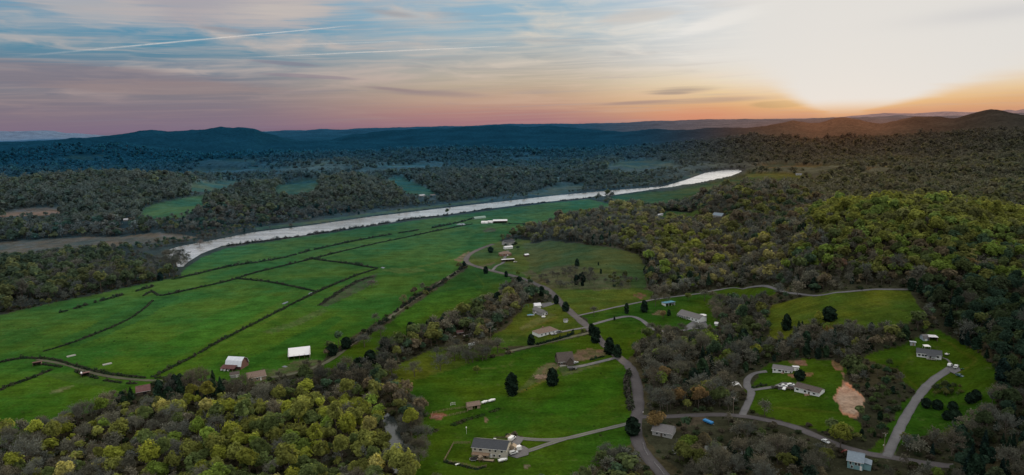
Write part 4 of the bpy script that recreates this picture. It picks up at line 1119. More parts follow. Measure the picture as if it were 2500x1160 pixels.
car("dark pickup at the left end of the mobile home parking row", 1894, 949, 10, (0.06, 0.05, 0.05), "pickup", lift=0.4)
trailer("brown flat trailer in front of the lower mobile home cars", 1929, 952, 5, 5.0, 2.0, 0.3, BROWNW, enclosed=False, lift=0.35)
car("small white car in front of the parked pickup", 1916, 952, 70, (0.78, 0.8, 0.82), "car", lift=0.35)
t_ = place("greenhouse_frame", "white skeleton greenhouse frame at the edge of the brown wood", "greenhouse", 1800, 948, 15)
clear_round(ground(1800, 948), 6)
fr, sh_ = MB(), MB()
for i in range(5):
    y0 = i * 1.4
    pts_ = [(3.0 * math.cos(math.pi * k / 8), y0, 2.4 * math.sin(math.pi * k / 8)) for k in range(9)]
    for p, q in zip(pts_[:-1], pts_[1:]): fr.tube(p, q, 0.07, n=5)
for k in (2, 4, 6): fr.tube((3.0 * math.cos(math.pi * k / 8), 0, 2.4 * math.sin(math.pi * k / 8)), (3.0 * math.cos(math.pi * k / 8), 5.6, 2.4 * math.sin(math.pi * k / 8)), 0.06, n=5)
fr.build("hoop_frame", TRIM, t_)
for i, k in ((0, 1), (1, 3), (2, 2), (3, 5), (0, 4)):
    a0, a1 = math.pi * k / 8, math.pi * (k + 1) / 8
    MB().slab([(3.05 * math.cos(a0), i * 1.4, 2.45 * math.sin(a0)), (3.05 * math.cos(a0), i * 1.4 + 1.4, 2.45 * math.sin(a0)), (3.05 * math.cos(a1), i * 1.4 + 1.4, 2.45 * math.sin(a1)), (3.05 * math.cos(a1), i * 1.4, 2.45 * math.sin(a1))], 0.02).build("plastic_sheet", PLASTIC, t_)
t_ = trailer("long bright blue tarp covered trailer below the side road", 1729, 1034, -38, 6.0, 2.2, 1.0, TARP)
clear_round(ground(1729, 1034), 9)
ru, L, z = building("old_house", "grey roofed old house half hidden by bare trees by the fork", "house", (1592, 1062), (1640, 1072), 9.0, 3.0, 2.2, GREYW, R_GREY, "gable", [(-0.5, 1.6, 1.1, 1.1), (0.3, 1.6, 1.1, 1.1)], [(-0.05, 1.0, 2.1, BROWNW)])
EXCL.append((*ground(1612, 1085)[:2], 7.0))

# ---- white house at the right, its outbuildings and cars
h9, L, z = building("ranch_house", "long white house with dark grey roof at the head of the gravel drive", "house", (2238, 871), (2298, 879), 9.0, 2.9, 1.8, WHITE, R_CHAR, "gable", [(-0.8, 1.6, 1.4, 1.1), (-0.5, 1.6, 1.4, 1.1), (-0.25, 1.6, 1.4, 1.1), (0.72, 1.6, 1.2, 1.1)], [(0.12, 1.0, 2.1, BROWNW)])
MB().box((0.15 * L / 2, -1.4, 0.3), (5.0, 2.6, 0.2)).build("porch", CONC, h9)
MB().slab([(-1.4, -2.9, 2.4), (4.2, -2.9, 2.4), (4.2, 0.1, 2.95), (-1.4, 0.1, 2.95)], 0.12).build("porch_roof", R_CHAR, h9)
for i in range(3): MB().box((-1.2 + i * 2.6, -2.7, 1.3), (0.16, 0.16, 2.3)).build("porch_post", TRIM, h9)
building("barn_shaped_shed", "small pale blue gambrel shed above the white house at right", "shed", (2255, 833), (2266, 832), 4.5, 1.9, 2.0, paint("pale_blue_boards", (0.34, 0.42, 0.50), 0.7), R_GREY, "gambrel", (), [(0.0, 1.4, 1.8, TRIM)])
building("white_carport", "white roofed carport beside the gambrel shed at right", "carport", (2268, 833), (2289, 834), 6.0, 2.5, 0.4, BROWNW, R_WHT, "shed", open_front=True)
building("chicken_coop", "pale lean to coop left of the gambrel shed", "coop", (2222, 844), (2235, 845), 3.5, 2.0, 0.6, paint("grey_wire_mesh", (0.36, 0.38, 0.40), 0.7), R_SLV, "shed", (), [(0.2, 0.8, 1.7, WOOD)])
t_ = place("garden_canopy", "white square garden canopy behind the white house at right", "canopy", 2262, 852, 20)
for sx in (-1, 1):
    for sy in (-1, 1): MB().box((sx * 1.8, sy * 1.8, 1.1), (0.1, 0.1, 2.4)).build("post", TRIM, t_)
MB().add([(-2, -2, 2.2), (2, -2, 2.2), (2, 2, 2.2), (-2, 2, 2.2), (0, 0, 3.1)], [(0, 1, 4), (1, 2, 4), (2, 3, 4), (3, 0, 4)]).build("canopy_roof", TRIM, t_)
car("white car at the head of the long drive, left of two", 2319, 895, 75, (0.78, 0.8, 0.82), "suv", lift=0.45)
car("white pickup at the head of the long drive, right of two", 2334, 899, 80, (0.78, 0.8, 0.82), "pickup", lift=0.45)
car("dark teal car with pale bonnet on the grass below the parking spot", 2343, 920, -35, (0.03, 0.10, 0.12), "car")
t_ = place("quad_bike", "small quad bike on the grass right of the white pickup", "quad bike", 2350, 903, 20)
MB().prism([(-0.9, 0.45), (0.9, 0.45), (0.95, 0.75), (0.3, 0.8), (0.1, 0.95), (-0.6, 0.95), (-0.9, 0.8)], "y", -0.3, 0.3).build("body", paint("green_plastic", (0.05, 0.16, 0.08), 0.4), t_, bevel=0.04)
MB().tube((0.45, -0.4, 1.15), (0.45, 0.4, 1.15), 0.04, n=5).build("handlebar", RUBBER, t_)
MB().box((-0.25, 0, 1.0), (0.8, 0.34, 0.12)).build("seat", RUBBER, t_)
for sx in (-0.65, 0.65):
    for sy in (-1, 1): MB().tube((sx, sy * 0.35, 0.32), (sx, sy * 0.6, 0.32), 0.32, n=10).build("wheel", RUBBER, t_)
trailer("small white utility trailer beside the white house at right", 2312, 868, 60, 2.6, 1.6, 0.3, TRIM, enclosed=False)

# ---- blue house at the bottom right
hbq, L, z = building("blue_house", "pale teal house with blue grey roof at the bottom right", "house", (2068, 1142), (2106, 1150), 8.5, 4.2, 2.6, TEALW, R_SLATE, "gable", [(-0.6, 2.9, 0.9, 1.3), (0.1, 2.9, 0.9, 1.3), (0.5, 2.9, 0.9, 1.3), (-0.4, 1.1, 0.9, 1.2)], [(0.75, 0.9, 2.1, TRIM)])
MB().box((L / 2 + 1.7, 4.0, 1.2), (3.2, 5.0, 3.6)).build("annex", TEALW, hbq)
MB().slab([(L / 2 - 0.05, 1.2, 3.75), (L / 2 + 3.6, 1.2, 3.05), (L / 2 + 3.6, 6.8, 3.05), (L / 2 - 0.05, 6.8, 3.75)], 0.14).build("annex_roof", R_SLATE, hbq)
EXCL.append((*ground(2090, 1165)[:2], 12.0))
car("dark red car with white roof beside the blue house", 2062, 1106, 60, (0.18, 0.03, 0.03), "car")
car("white car parked on the side road verge above the blue house", 2016, 1082, -40, (0.58, 0.62, 0.66), "car", lift=0.4)

# ---- barns of the big pasture
gb_, L, z = building("gambrel_barn", "silver roofed gambrel barn with red lean to in the big pasture", "barn", (551, 901), (588, 903), 10.0, 2.6, 5.2, REDW, R_SLV, "gambrel", (), [(0.3, 2.4, 2.4, BROWNW)])
MB().slab([(-L / 2 - 1.5, -4.6, 1.9), (L * 0.3, -4.6, 1.9), (L * 0.3, -0.1, 3.3), (-L / 2 - 1.5, -0.1, 3.3)], 0.14).build("lean_to_roof", R_RED, gb_)
for i in range(4): MB().box((-L / 2 - 1.2 + i * L * 0.26, -4.3, 0.7), (0.2, 0.2, 2.5)).build("lean_to_post", WOOD, gb_)
MB().box((-L * 0.15, -2.2, 0.3), (L * 0.8, 0.12, 2.0)).build("lean_to_wall", REDW, gb_)
for i, (a_, b_) in enumerate(((541, 905), (549, 906), (558, 906))):
    bale = place("wrapped_bale", "white wrapped bale in front of the gambrel barn", "bale", a_, b_, 30 * i, "white wrapped bales by the gambrel barn")
    MB().tube((-0.75, 0, 0.68), (0.75, 0, 0.68), 0.7, n=14).build("wrap", PLASTIC, bale, bevel=0.08)
    for s_ in (-1, 1): MB().tube((s_ * 0.76, 0, 0.68), (s_ * 0.80, 0, 0.68), 0.35, n=12).build("wrap_end", TRIM, bale)
building("hay_shed", "low grey shed with white end wall below the gambrel barn", "shed", (563, 924), (584, 921), 5.0, 2.3, 1.2, GREYW, R_BRN, "gable", (), [(0.6, 1.6, 1.9, TRIM)])
building("farm_house", "low house with rosy brown roof between the barns", "house", (607, 934), (650, 926), 10.0, 2.8, 2.4, TANW, R_ROSE, "gable", [(-0.6, 1.5, 1.2, 1.1), (0.0, 1.5, 1.2, 1.1)], [(0.4, 1.0, 2.1, TRIM)])
building("pole_barn", "large open pole barn with white sloping roof", "barn", (705, 880), (757, 874), 17.0, 3.8, -1.0, GREYW, R_WHT, "shed", open_front=True)
building("maroon_barn", "small maroon roofed barn half hidden by the tree belt", "barn", (334, 967), (367, 961), 7.5, 2.6, 2.6, BROWNW, R_MRN, "gable", (), [(0.2, 2.0, 2.2, DARKW)])
building("cattle_shed", "small rusty roofed cattle shed at the left end of the lane", "shed", (80, 895), (101, 892), 4.5, 1.9, 0.9, BROWNW, R_RED, "shed", open_front=True)
s2, L, z = building("cattle_shed", "small cattle shed with white roof edge on the lower lane side", "shed", (198, 922), (219, 918), 4.5, 1.9, 0.9, BROWNW, R_MRN, "shed", open_front=True)
MB().box((-L / 2 + 0.6, 2.0, 2.75), (0.9, 5.2, 0.10)).build("roof_edge", R_WHT, s2)
building("tin_shed", "small red roofed shed at the foot of the tree line", "shed", (1116, 819), (1131, 817), 4.0, 2.2, 1.0, BROWNW, R_MRN, "gable", (), [(0.0, 1.4, 1.8, DARKW)])
for (a_, b_), yw, c_, st, lb in (((1152, 845), 40, (0.42, 0.46, 0.50), "van", "pale junk van among the bare trees, nearest the dirt lane"), ((1160, 838), 20, (0.55, 0.55, 0.55), "pickup", "white junk pickup behind the pale van among bare trees"), ((1148, 852), 65, (0.30, 0.36, 0.40), "car", "bluish junk car in front of the pale van among bare trees")):
    car(lb, a_, b_, yw, c_, st)
JUNK = [(1085, 826), (1100, 824), (1110, 823), (1134, 820), (1142, 818), (1150, 816), (1160, 814), (1172, 812), (1184, 810)]
for i, (a_, b_) in enumerate(JUNK):
    rb_ = np.random.default_rng(40 + i)
    j_ = place("scrap_pile", "small pile of pale scrap along the foot of the tree line", "scrap pile", a_, b_, rb_.uniform(0, 90), "scrap piles along the foot of the tree line")
    for k in range(4):
        MB().box((rb_.uniform(-1.2, 1.2), rb_.uniform(-0.6, 0.6), 0.3 + 0.1 * k), (rb_.uniform(0.5, 1.4), rb_.uniform(0.4, 0.9), rb_.uniform(0.3, 0.8)), rb_.uniform(0, 3)).build("scrap_panel", (TRIM, TANW, GALV, CONC)[(i + k) % 4], j_)

# ---- feed bunks and ponds of the pastures
for a_, b_, yw, lb in ((262, 890, 12, "white concrete feed bunk in the big pasture, right of two"), (174, 870, 14, "pale concrete feed bunk in the big pasture, left of two")):
    t_ = place("feed_bunk", lb, "feed trough", a_, b_, yw)
    tr = MB().box((0, 0, 0.12), (6.0, 2.2, 0.25))
    for s_ in (-1, 1): tr.box((0, s_ * 1.05, 0.45), (6.0, 0.14, 0.5))
    tr.build("trough", paint("pale_concrete", (0.5, 0.5, 0.48), 0.85), t_)
    for s_ in (-1, 1): MB().box((s_ * 2.93, 0, 0.45), (0.14, 1.96, 0.45)).build("end_wall", CONC, t_)
def pond_poly(pts): return gpoly(pts)
M_POND = water_material("pond_water", (0.10, 0.11, 0.11), 0.12, 0.03)
for pts, lb in (([(752, 719), (756, 715), (763, 713), (768, 716), (764, 720), (757, 721)], "pale pond where two hedgerows meet"), ([(768, 712), (773, 709), (778, 710), (775, 713)], "tiny pale pond by the hedgerow corner"), ([(687, 743), (693, 739), (703, 736), (704, 738), (695, 743)], "narrow pale puddle in the big pasture"),
                ([(1113, 549), (1120, 546), (1132, 545), (1137, 549), (1130, 552), (1122, 549)], "small white pond near the far pole barn"), ([(929, 654), (934, 652), (941, 654), (936, 656)], "tiny pale puddle by the square field corner"), ([(687, 896), (695, 893), (703, 895), (697, 898)], "small grey puddle left of the white roofed pole barn"), ([(548, 402), (565, 400), (577, 399), (577, 404), (560, 405)], "distant bright pond in the far left valley"), ([(588, 405), (640, 405), (672, 407), (640, 408)], "thin distant strip of water in the far left valley")):
    pw = pond_poly(pts)
    zz = float(height(pw[:, 0], pw[:, 1]).max()) + 0.12
    tagp(sheet("pond", pw, zz, M_POND), lb, None, None, "structure")

# ---- the far farm and houses across the river
fb, L, z = building("far_pole_barn", "dark open pole barn with white roof in the far pasture", "barn", (1204, 546), (1238, 545), 14.0, 4.2, 1.6, BROWNW, R_WHT, "gable", open_front=True)
for a_, b_, lb in (((1175, 546), (1190, 546), "white hoop tunnel left of the far pole barn, left of two"), ((1190, 545), (1203, 545), "white hoop tunnel touching the far pole barn, right of two")):
    building("hoop_house", lb, "hoop house", a_, b_, 9.0, 0.6, 3.2, PLASTIC, PLASTIC, "arch", (), [(0.0, 2.0, 1.8, GALV)])
building("hoop_house", "long greenish hoop house behind the far pole barn", "hoop house", (1159, 536), (1186, 533), 8.0, 0.6, 3.4, paint("green_plastic_sheet", (0.25, 0.36, 0.33), 0.4), paint("green_plastic_sheet", (0.25, 0.36, 0.33), 0.4), "arch", (), [(0.0, 2.0, 1.8, GALV)])
FARH = [((1026, 480), (1038, 480), 8, 3.0, 2.0, WHITE, R_WHT, "white house on the far bank at the end of the dark hedge"), ((1052, 479), (1063, 479), 7, 2.6, 1.8, GREYW, R_GREY, "grey house on the far bank right of the white one"),
        ((579, 464), (592, 463), 9, 3.0, 2.2, WHITE, R_GREY, "pale farmhouse on the far left hill field"), ((595, 450), (604, 449), 8, 3.0, 2.0, WHITE, R_WHT, "white roofed house above the far left farmhouse"),
        ((302, 541), (313, 540), 9, 2.8, 2.0, WHITE, R_WHT, "white house at the foot of the far left green field"), ((388, 443), (395, 442), 9, 3.0, 2.2, TANW, R_ROSE, "tan house alone in the far left woods"),
        ((1607, 528), (1619, 527), 5, 3.0, 0.8, WHITE, R_WHT, "white trailer in the bright far field by the hill"), ((1739, 531), (1762, 530), 11, 3.6, 3.4, GREYW, R_SLATE, "dark blue roofed house at the foot of the wooded hill"),
        ((2258, 491), (2274, 491), 12, 5.0, 2.0, WHITE, R_WHT, "white roofed barn just behind the bright hill crest"), ((1943, 428), (1960, 428), 12, 3.4, 1.6, WHITE, R_GREY, "long pale shed at the far end of the river field, left of two"),
        ((1981, 430), (1999, 430), 12, 3.4, 1.6, GREYW, R_WHT, "long pale shed at the far end of the river field, right of two"), ((1358, 430), (1364, 430), 10, 4, 2, WHITE, R_WHT, "white house alone in the far middle woods")]
PALEW = paint("dull_white_boards", (0.44, 0.46, 0.49))
PALER = paint("dull_white_roof", (0.42, 0.44, 0.50))
for a_, b_, dp, wh_, rh_, wm, rm_, lb in FARH:
    wm, rm_ = (PALEW if wm is WHITE else wm), (PALER if rm_ is R_WHT else rm_)
    building("distant_house" if "house" in lb else "distant_shed", lb, "house" if "house" in lb else "shed", a_, b_, dp, wh_, rh_, wm, rm_, "gable", [(-0.5, 1.6, 1.2, 1.2), (0.5, 1.6, 1.2, 1.2)], [(0.0, 1.0, 2.1, BROWNW)], over=0.6)
    EXCL.append((*(ground((a_[0] + b_[0]) / 2, a_[1] + 3)[:2]), 14.0))

# ---- poles, rails, mail boxes
def utility_pole(label, px_, py_, h=10.5, yaw=20):
    root = place("utility_pole", label, "utility pole", px_, py_, yaw)
    MB().tube((0, 0, -0.5), (0, 0, h), 0.17, 0.11, n=8).build("pole", paint("pole_timber", (0.20, 0.16, 0.13), 0.9), root)
    c = MB().box((0, 0.14, h - 0.6), (2.4, 0.12, 0.14)).build("crossarm", WOOD, root)
    for x0 in (-1.05, -0.4, 0.4, 1.05): MB().tube((x0, 0.14, h - 0.53), (x0, 0.14, h - 0.3), 0.06, 0.03, n=6).build("insulator", TRIM, c)
    MB().tube((0.3, 0, h - 2.0), (0.3, 0, h - 1.1), 0.22, n=8).build("transformer", GALV, root)
utility_pole("wooden utility pole beside the brown roofed bungalow's drive", 1419, 806)
utility_pole("utility pole at the upper edge of the grassy yard by the tree line", 1198, 829)
utility_pole("utility pole on the left verge of the long gravel drive's junction", 2158, 1104)
utility_pole("utility pole on the verge at the side road corner", 1790, 1010)

def guardrail(label, pts):
    fence(label, pts, 0.8, GALV, 2.0, (0.85,), "guardrail", "guardrail")
guardrail("grey steel guardrail on the outer side of the road bend", [(1570, 1084), (1574, 1100), (1582, 1114)])
guardrail("steel guardrail along the road at the bottom edge", [(1598, 1132), (1610, 1146), (1622, 1162)])
def mailbox(label, px_, py_):
    root = place("mailbox", label, "mailbox", px_, py_, 30)
    MB().box((0, 0, 0.5), (0.12, 0.12, 1.2)).build("post", WOOD, root)
    MB().tube((-0.3, 0, 1.2), (0.3, 0, 1.2), 0.16, n=10).build("box", TRIM, root)
mailbox("white mailbox at the corner of the road fork", 1570, 1011)
mailbox("white mailbox where the long gravel drive meets the side road", 2157, 1092)
t_ = place("birdhouse_pole", "thin white pole with small house on the lawn above the cream house", "birdhouse", 1139, 1060)
MB().tube((0, 0, 0), (0, 0, 3.6), 0.06, n=6).build("pole", TRIM, t_)
MB().box((0, 0, 3.9), (0.6, 0.6, 0.6)).build("house_box", TRIM, t_)

# ---- contrails high over the valley
def contrail(label, pts, width, alt_dist, dens):
    m, nt = new_mat("contrail_vapour")
    u = nd(nt, "ShaderNodeAttribute", attribute_name="across").outputs["Fac"]
    al = nd(nt, "ShaderNodeAttribute", attribute_name="along").outputs["Fac"]
    pos = nd(nt, "ShaderNodeNewGeometry").outputs["Position"]
    k = mth(nt, "MULTIPLY", maprange(nt, mth(nt, "ABSOLUTE", u), 0.0, 1.0, 1.0, 0.0, True), maprange(nt, noise_n(nt, pos, 0.0035, 4.0), 0.3, 0.65, 0.55, 1.0))
    k = mth(nt, "MULTIPLY", mth(nt, "MULTIPLY", k, al), dens)
    tr = nd(nt, "ShaderNodeBsdfTransparent").outputs[0]
    df = nd(nt, "ShaderNodeBsdfTranslucent", {"Color": (0.95, 0.93, 0.92, 1)}).outputs[0]
    em = nd(nt, "ShaderNodeEmission", {"Color": (0.66, 0.63, 0.62, 1), "Strength": 1.0}).outputs[0]  # emission stands in for sunlight on the vapour
    mix = nd(nt, "ShaderNodeMixShader", {0: 0.75, 1: df, 2: em}).outputs[0]
    finish(nt, nd(nt, "ShaderNodeMixShader", {0: k, 1: tr, 2: mix}).outputs[0])
    P = []
    for x_, y_ in pts:
        P.append(CAM + ray(x_, y_) * alt_dist)
    c = np.array([np.array(P[0]) * (1 - t) + np.array(P[1]) * t for t in np.linspace(0, 1, 60)])
    view = (c.mean(0) - CAM); view /= np.linalg.norm(view)
    tan = (c[-1] - c[0]); tan /= np.linalg.norm(tan)
    nor = np.cross(view, tan)
    V, A, B = [], [], []
    for i, p in enumerate(c):
        t = i / 59
        for a in (-1, 0, 1):
            V.append(p + nor * a * width / 2 * (1.4 - 0.6 * t)); A.append(a); B.append(min(1, t * 2.5) * min(1, (1 - t) * 12 + 0.05))
    idx = np.arange(180).reshape(60, 3)
    F = np.stack([idx[:-1, :-1], idx[:-1, 1:], idx[1:, 1:], idx[1:, :-1]], -1).reshape(-1, 4)
    tagp(link("contrail", mesh_np("contrail", np.array(V), F, [m], True, {"across": ("FLOAT", np.array(A)), "along": ("FLOAT", np.array(B))})), label, "contrail")
contrail("long thin white contrail slanting up across the blue sky at left", [(20, 140), (868, 62)], 75.0, 30000.0, 0.6)
contrail("lower thin white contrail reaching the middle of the sky", [(560, 142), (1250, 112)], 62.0, 30000.0, 0.55)
contrail("faint short contrail between the two bright ones", [(640, 112), (980, 101)], 60.0, 30000.0, 0.28)
# ------------------------------------------------------------------ trees
def leaf_material(name, trans, rough=0.7):
    m, nt = new_mat(name)
    tint = nd(nt, "ShaderNodeAttribute", attribute_type="INSTANCER", attribute_name="tint").outputs["Color"]
    sh = nd(nt, "ShaderNodeAttribute", attribute_name="shade").outputs["Fac"]
    c = mixc(nt, 1.0, tint, sh, "MULTIPLY")
    d = nd(nt, "ShaderNodeBsdfDiffuse", {"Color": c, "Roughness": rough}).outputs[0]
    t = nd(nt, "ShaderNodeBsdfTranslucent", {"Color": mixc(nt, 1.0, c, (1.12, 1.10, 0.75), "MULTIPLY")}).outputs[0]
    x = nd(nt, "ShaderNodeMixShader", {0: trans, 1: d, 2: t})
    finish(nt, x.outputs[0])
    return m

M_LEAF = leaf_material("spring_leaves", 0.42)
M_NEEDLE = leaf_material("evergreen_needles", 0.12)
M_TWIG = leaf_material("bare_twigs", 0.10)
M_BARK = surf("tree_bark", (0.095, 0.080, 0.068), 0.9, 0.1, 0.3, 1.2)

def quads(C, N, S, rg, aspect=1.0):
    """leaf-clump quads at centres C with normals N and half-sizes S"""
    n = len(C)
    N = N / (np.linalg.norm(N, axis=1)[:, None] + 1e-9)
    a = rg.normal(size=(n, 3))
    T = np.cross(N, a); T /= np.linalg.norm(T, axis=1)[:, None] + 1e-9
    B = np.cross(N, T)
    S = np.broadcast_to(np.asarray(S, float), (n,))[:, None]
    bend = N * S * rg.uniform(-0.35, 0.35, (n, 1))
    V = np.stack([C - T * S - B * S * aspect * 0.7, C + T * S * 0.8 - B * S * aspect + bend, C + T * S + B * S * aspect * 0.8, C - T * S * 0.7 + B * S * aspect + bend], 1)
    return V.reshape(-1, 3), np.arange(4 * n).reshape(n, 4)

def dirs(n, rg):
    d = rg.normal(size=(n, 3))
    return d / np.linalg.norm(d, axis=1)[:, None]

def leafy_crown(rg, H=14.0, W=10.0, nl=20, nq=1000, leaf=0.55, lowest=0.30, tall=0.40, ruffle=0.42):
    """rounded crown of lobes, each a cloud of leaf clumps, with gaps between"""
    cz = H * (lowest + tall)
    d = dirs(nl, rg)
    d[:, 2] = np.abs(d[:, 2]) * 1.1 - 0.35
    rad = rg.uniform(0.45, 1.18, (nl, 1))
    L = d * np.array([W / 2 * 0.68, W / 2 * 0.68, H * tall * 0.72]) * rad + np.array([0, 0, cz])
    LR = rg.uniform(0.11, 0.27, nl) * W
    tone = rg.uniform(0.72, 1.25, nl)
    pick = rg.choice(nl, nq, p=LR ** 2 / (LR ** 2).sum())
    dd = dirs(nq, rg)
    dd[:, 2] = dd[:, 2] * 0.85 + 0.22
    C = L[pick] + dd * (LR[pick] * rg.uniform(0.45, 1.06, nq) ** 0.6)[:, None]
    keep = fbm(C[:, 0] + 50, C[:, 1] + C[:, 2] * 0.7, 2.0, 3, 2) > 0.36
    C, dd, pick = C[keep], dd[keep], pick[keep]
    out = C - np.array([0, 0, cz - H * 0.1])
    out /= np.linalg.norm(out, axis=1)[:, None]
    N = dd * 0.5 + out * 0.7 + np.array([0, 0, 0.35]) + rg.normal(size=C.shape) * ruffle
    V, F = quads(C, N, leaf * rg.uniform(0.6, 1.25, len(C)), rg)
    sh = np.repeat(tone[pick] * rg.uniform(0.75, 1.25, len(C)), 4)
    return V, F, sh

def tubes(segs, n=5):
    """tapered limbs: list of (p0, p1, r0, r1)"""
    V, F = [], []
    for p0, p1, r0, r1 in segs:
        p0, p1 = np.array(p0, float), np.array(p1, float)
        d = p1 - p0
        d /= np.linalg.norm(d) + 1e-9
        s = np.cross(d, [0.31, 0.77, 0.2]); s /= np.linalg.norm(s)
        t = np.cross(d, s)
        a = np.arange(n) * 2 * math.pi / n
        ring = np.cos(a)[:, None] * s + np.sin(a)[:, None] * t
        b = sum(len(v) for v in V)
        V += [p0 + ring * r0, p1 + ring * r1]
        i = np.arange(n)
        F.append(np.stack([b + i, b + (i + 1) % n, b + n + (i + 1) % n, b + n + i], 1))
    return np.concatenate(V), np.concatenate(F)

def limbs(rg, H, W, spread=0.75, levels=3, base=0.30, nfirst=7, r0=None):
    r0 = r0 or H * 0.020
    segs, tips = [], []
    lean = rg.normal(size=2) * 0.02 * H
    top = np.array([lean[0], lean[1], H * 0.62])
    mid = np.array([lean[0] * 0.3, lean[1] * 0.3, H * base])
    segs += [((0, 0, -0.6), mid, r0 * 1.25, r0 * 0.9), (mid, top, r0 * 0.9, r0 * 0.4)]
    def grow(p, d, L, r, lev):
        e = p + d * L
        segs.append((p, e, r, r * 0.5))
        if lev == 0:
            tips.append((e, d)); return
        for _ in range(3):
            nd_ = d + rg.normal(size=3) * 0.55 + np.array([0, 0, 0.12])
            nd_ /= np.linalg.norm(nd_)
            grow(p + d * L * rg.uniform(0.55, 1.0), nd_, L * rg.uniform(0.5, 0.72), r * 0.5, lev - 1)
    for k in range(nfirst):
        t = rg.uniform(0, 1)
        p = mid * (1 - t) + top * t
        a = k * 2.4 + rg.uniform(-0.4, 0.4)
        d = np.array([math.cos(a) * spread, math.sin(a) * spread, 0.55 + 0.5 * t])
        d /= np.linalg.norm(d)
        grow(p, d, W * rg.uniform(0.26, 0.38) * (1.1 - 0.3 * t), r0 * 0.45, levels - 1)
    grow(top, np.array([0.05, 0.0, 1.0]), H * 0.16, r0 * 0.4, levels - 1)
    return segs, tips

def twig_cloud(rg, tips, per, L, w):
    T = np.array([t[0] for t in tips]); Dm = np.array([t[1] for t in tips])
    i = np.repeat(np.arange(len(T)), per)
    n = len(i)
    d = Dm[i] + rg.normal(size=(n, 3)) * 0.75 + np.array([0, 0, 0.25])
    d /= np.linalg.norm(d, axis=1)[:, None]
    p = T[i] - Dm[i] * rg.uniform(0, 1.6, (n, 1)) + rg.normal(size=(n, 3)) * 0.25
    s = np.cross(d, dirs(n, rg)); s /= np.linalg.norm(s, axis=1)[:, None] + 1e-9
    l = L * rg.uniform(0.5, 1.2, (n, 1))
    V = np.stack([p - s * w, p + s * w, p + d * l + s * w * 0.3, p + d * l - s * w * 0.3], 1).reshape(-1, 3)
    return V, np.arange(4 * n).reshape(n, 4), np.repeat(rg.uniform(0.7, 1.3, n), 4)

def conifer_crown(rg, H=12.0, W=5.0, nq=900, leaf=0.45, form="cedar"):
    u = rg.uniform(0, 1, nq)
    if form == "cedar":
        prof = lambda h: np.sqrt(np.maximum(0.0, 1 - np.where(h > 0.36, (h - 0.36) / 0.66, (h - 0.36) / 0.50) ** 2))
        h = 1 - (0.35 * np.sqrt(u) + 0.65 * u)
    elif form == "round":
        prof = lambda h: np.sqrt(np.maximum(0, 1 - (2 * h - 0.95) ** 2 * 0.95))
        h = u
    else:
        prof = lambda h: (1 - h) ** 0.8 * (0.72 + 0.28 * np.cos(h * 9 * 2 * math.pi))
        h = 0.22 + 0.78 * (1 - np.sqrt(u))
    a = rg.uniform(0, 2 * math.pi, nq)
    rr = prof(h) * W / 2 * (1 + 0.28 * np.sin(a * 3 + h * 9) * np.cos(h * 13 + a)) * rg.uniform(0.55, 1.05, nq)
    C = np.stack([rr * np.cos(a), rr * np.sin(a), h * H * 0.96 + 0.25], 1)
    N = np.stack([np.cos(a), np.sin(a), np.full(nq, 0.5)], 1) + rg.normal(size=(nq, 3)) * 0.6
    V, F = quads(C, N, leaf * rg.uniform(0.6, 1.3, nq), rg)
    return V, F, np.repeat(rg.uniform(0.65, 1.3, nq) * (0.8 + 0.3 * np.sin(a * 2 + h * 11)), 4)

def join(parts):
    V, F, S, MI, b = [], [], [], [], 0
    for v, f, s, mi in parts:
        V.append(v); F.append(f + b); S.append(np.broadcast_to(s, (len(v),))); MI.append(np.full(len(f), mi)); b += len(v)
    return np.concatenate(V), np.concatenate(F), np.concatenate(S), np.concatenate(MI)

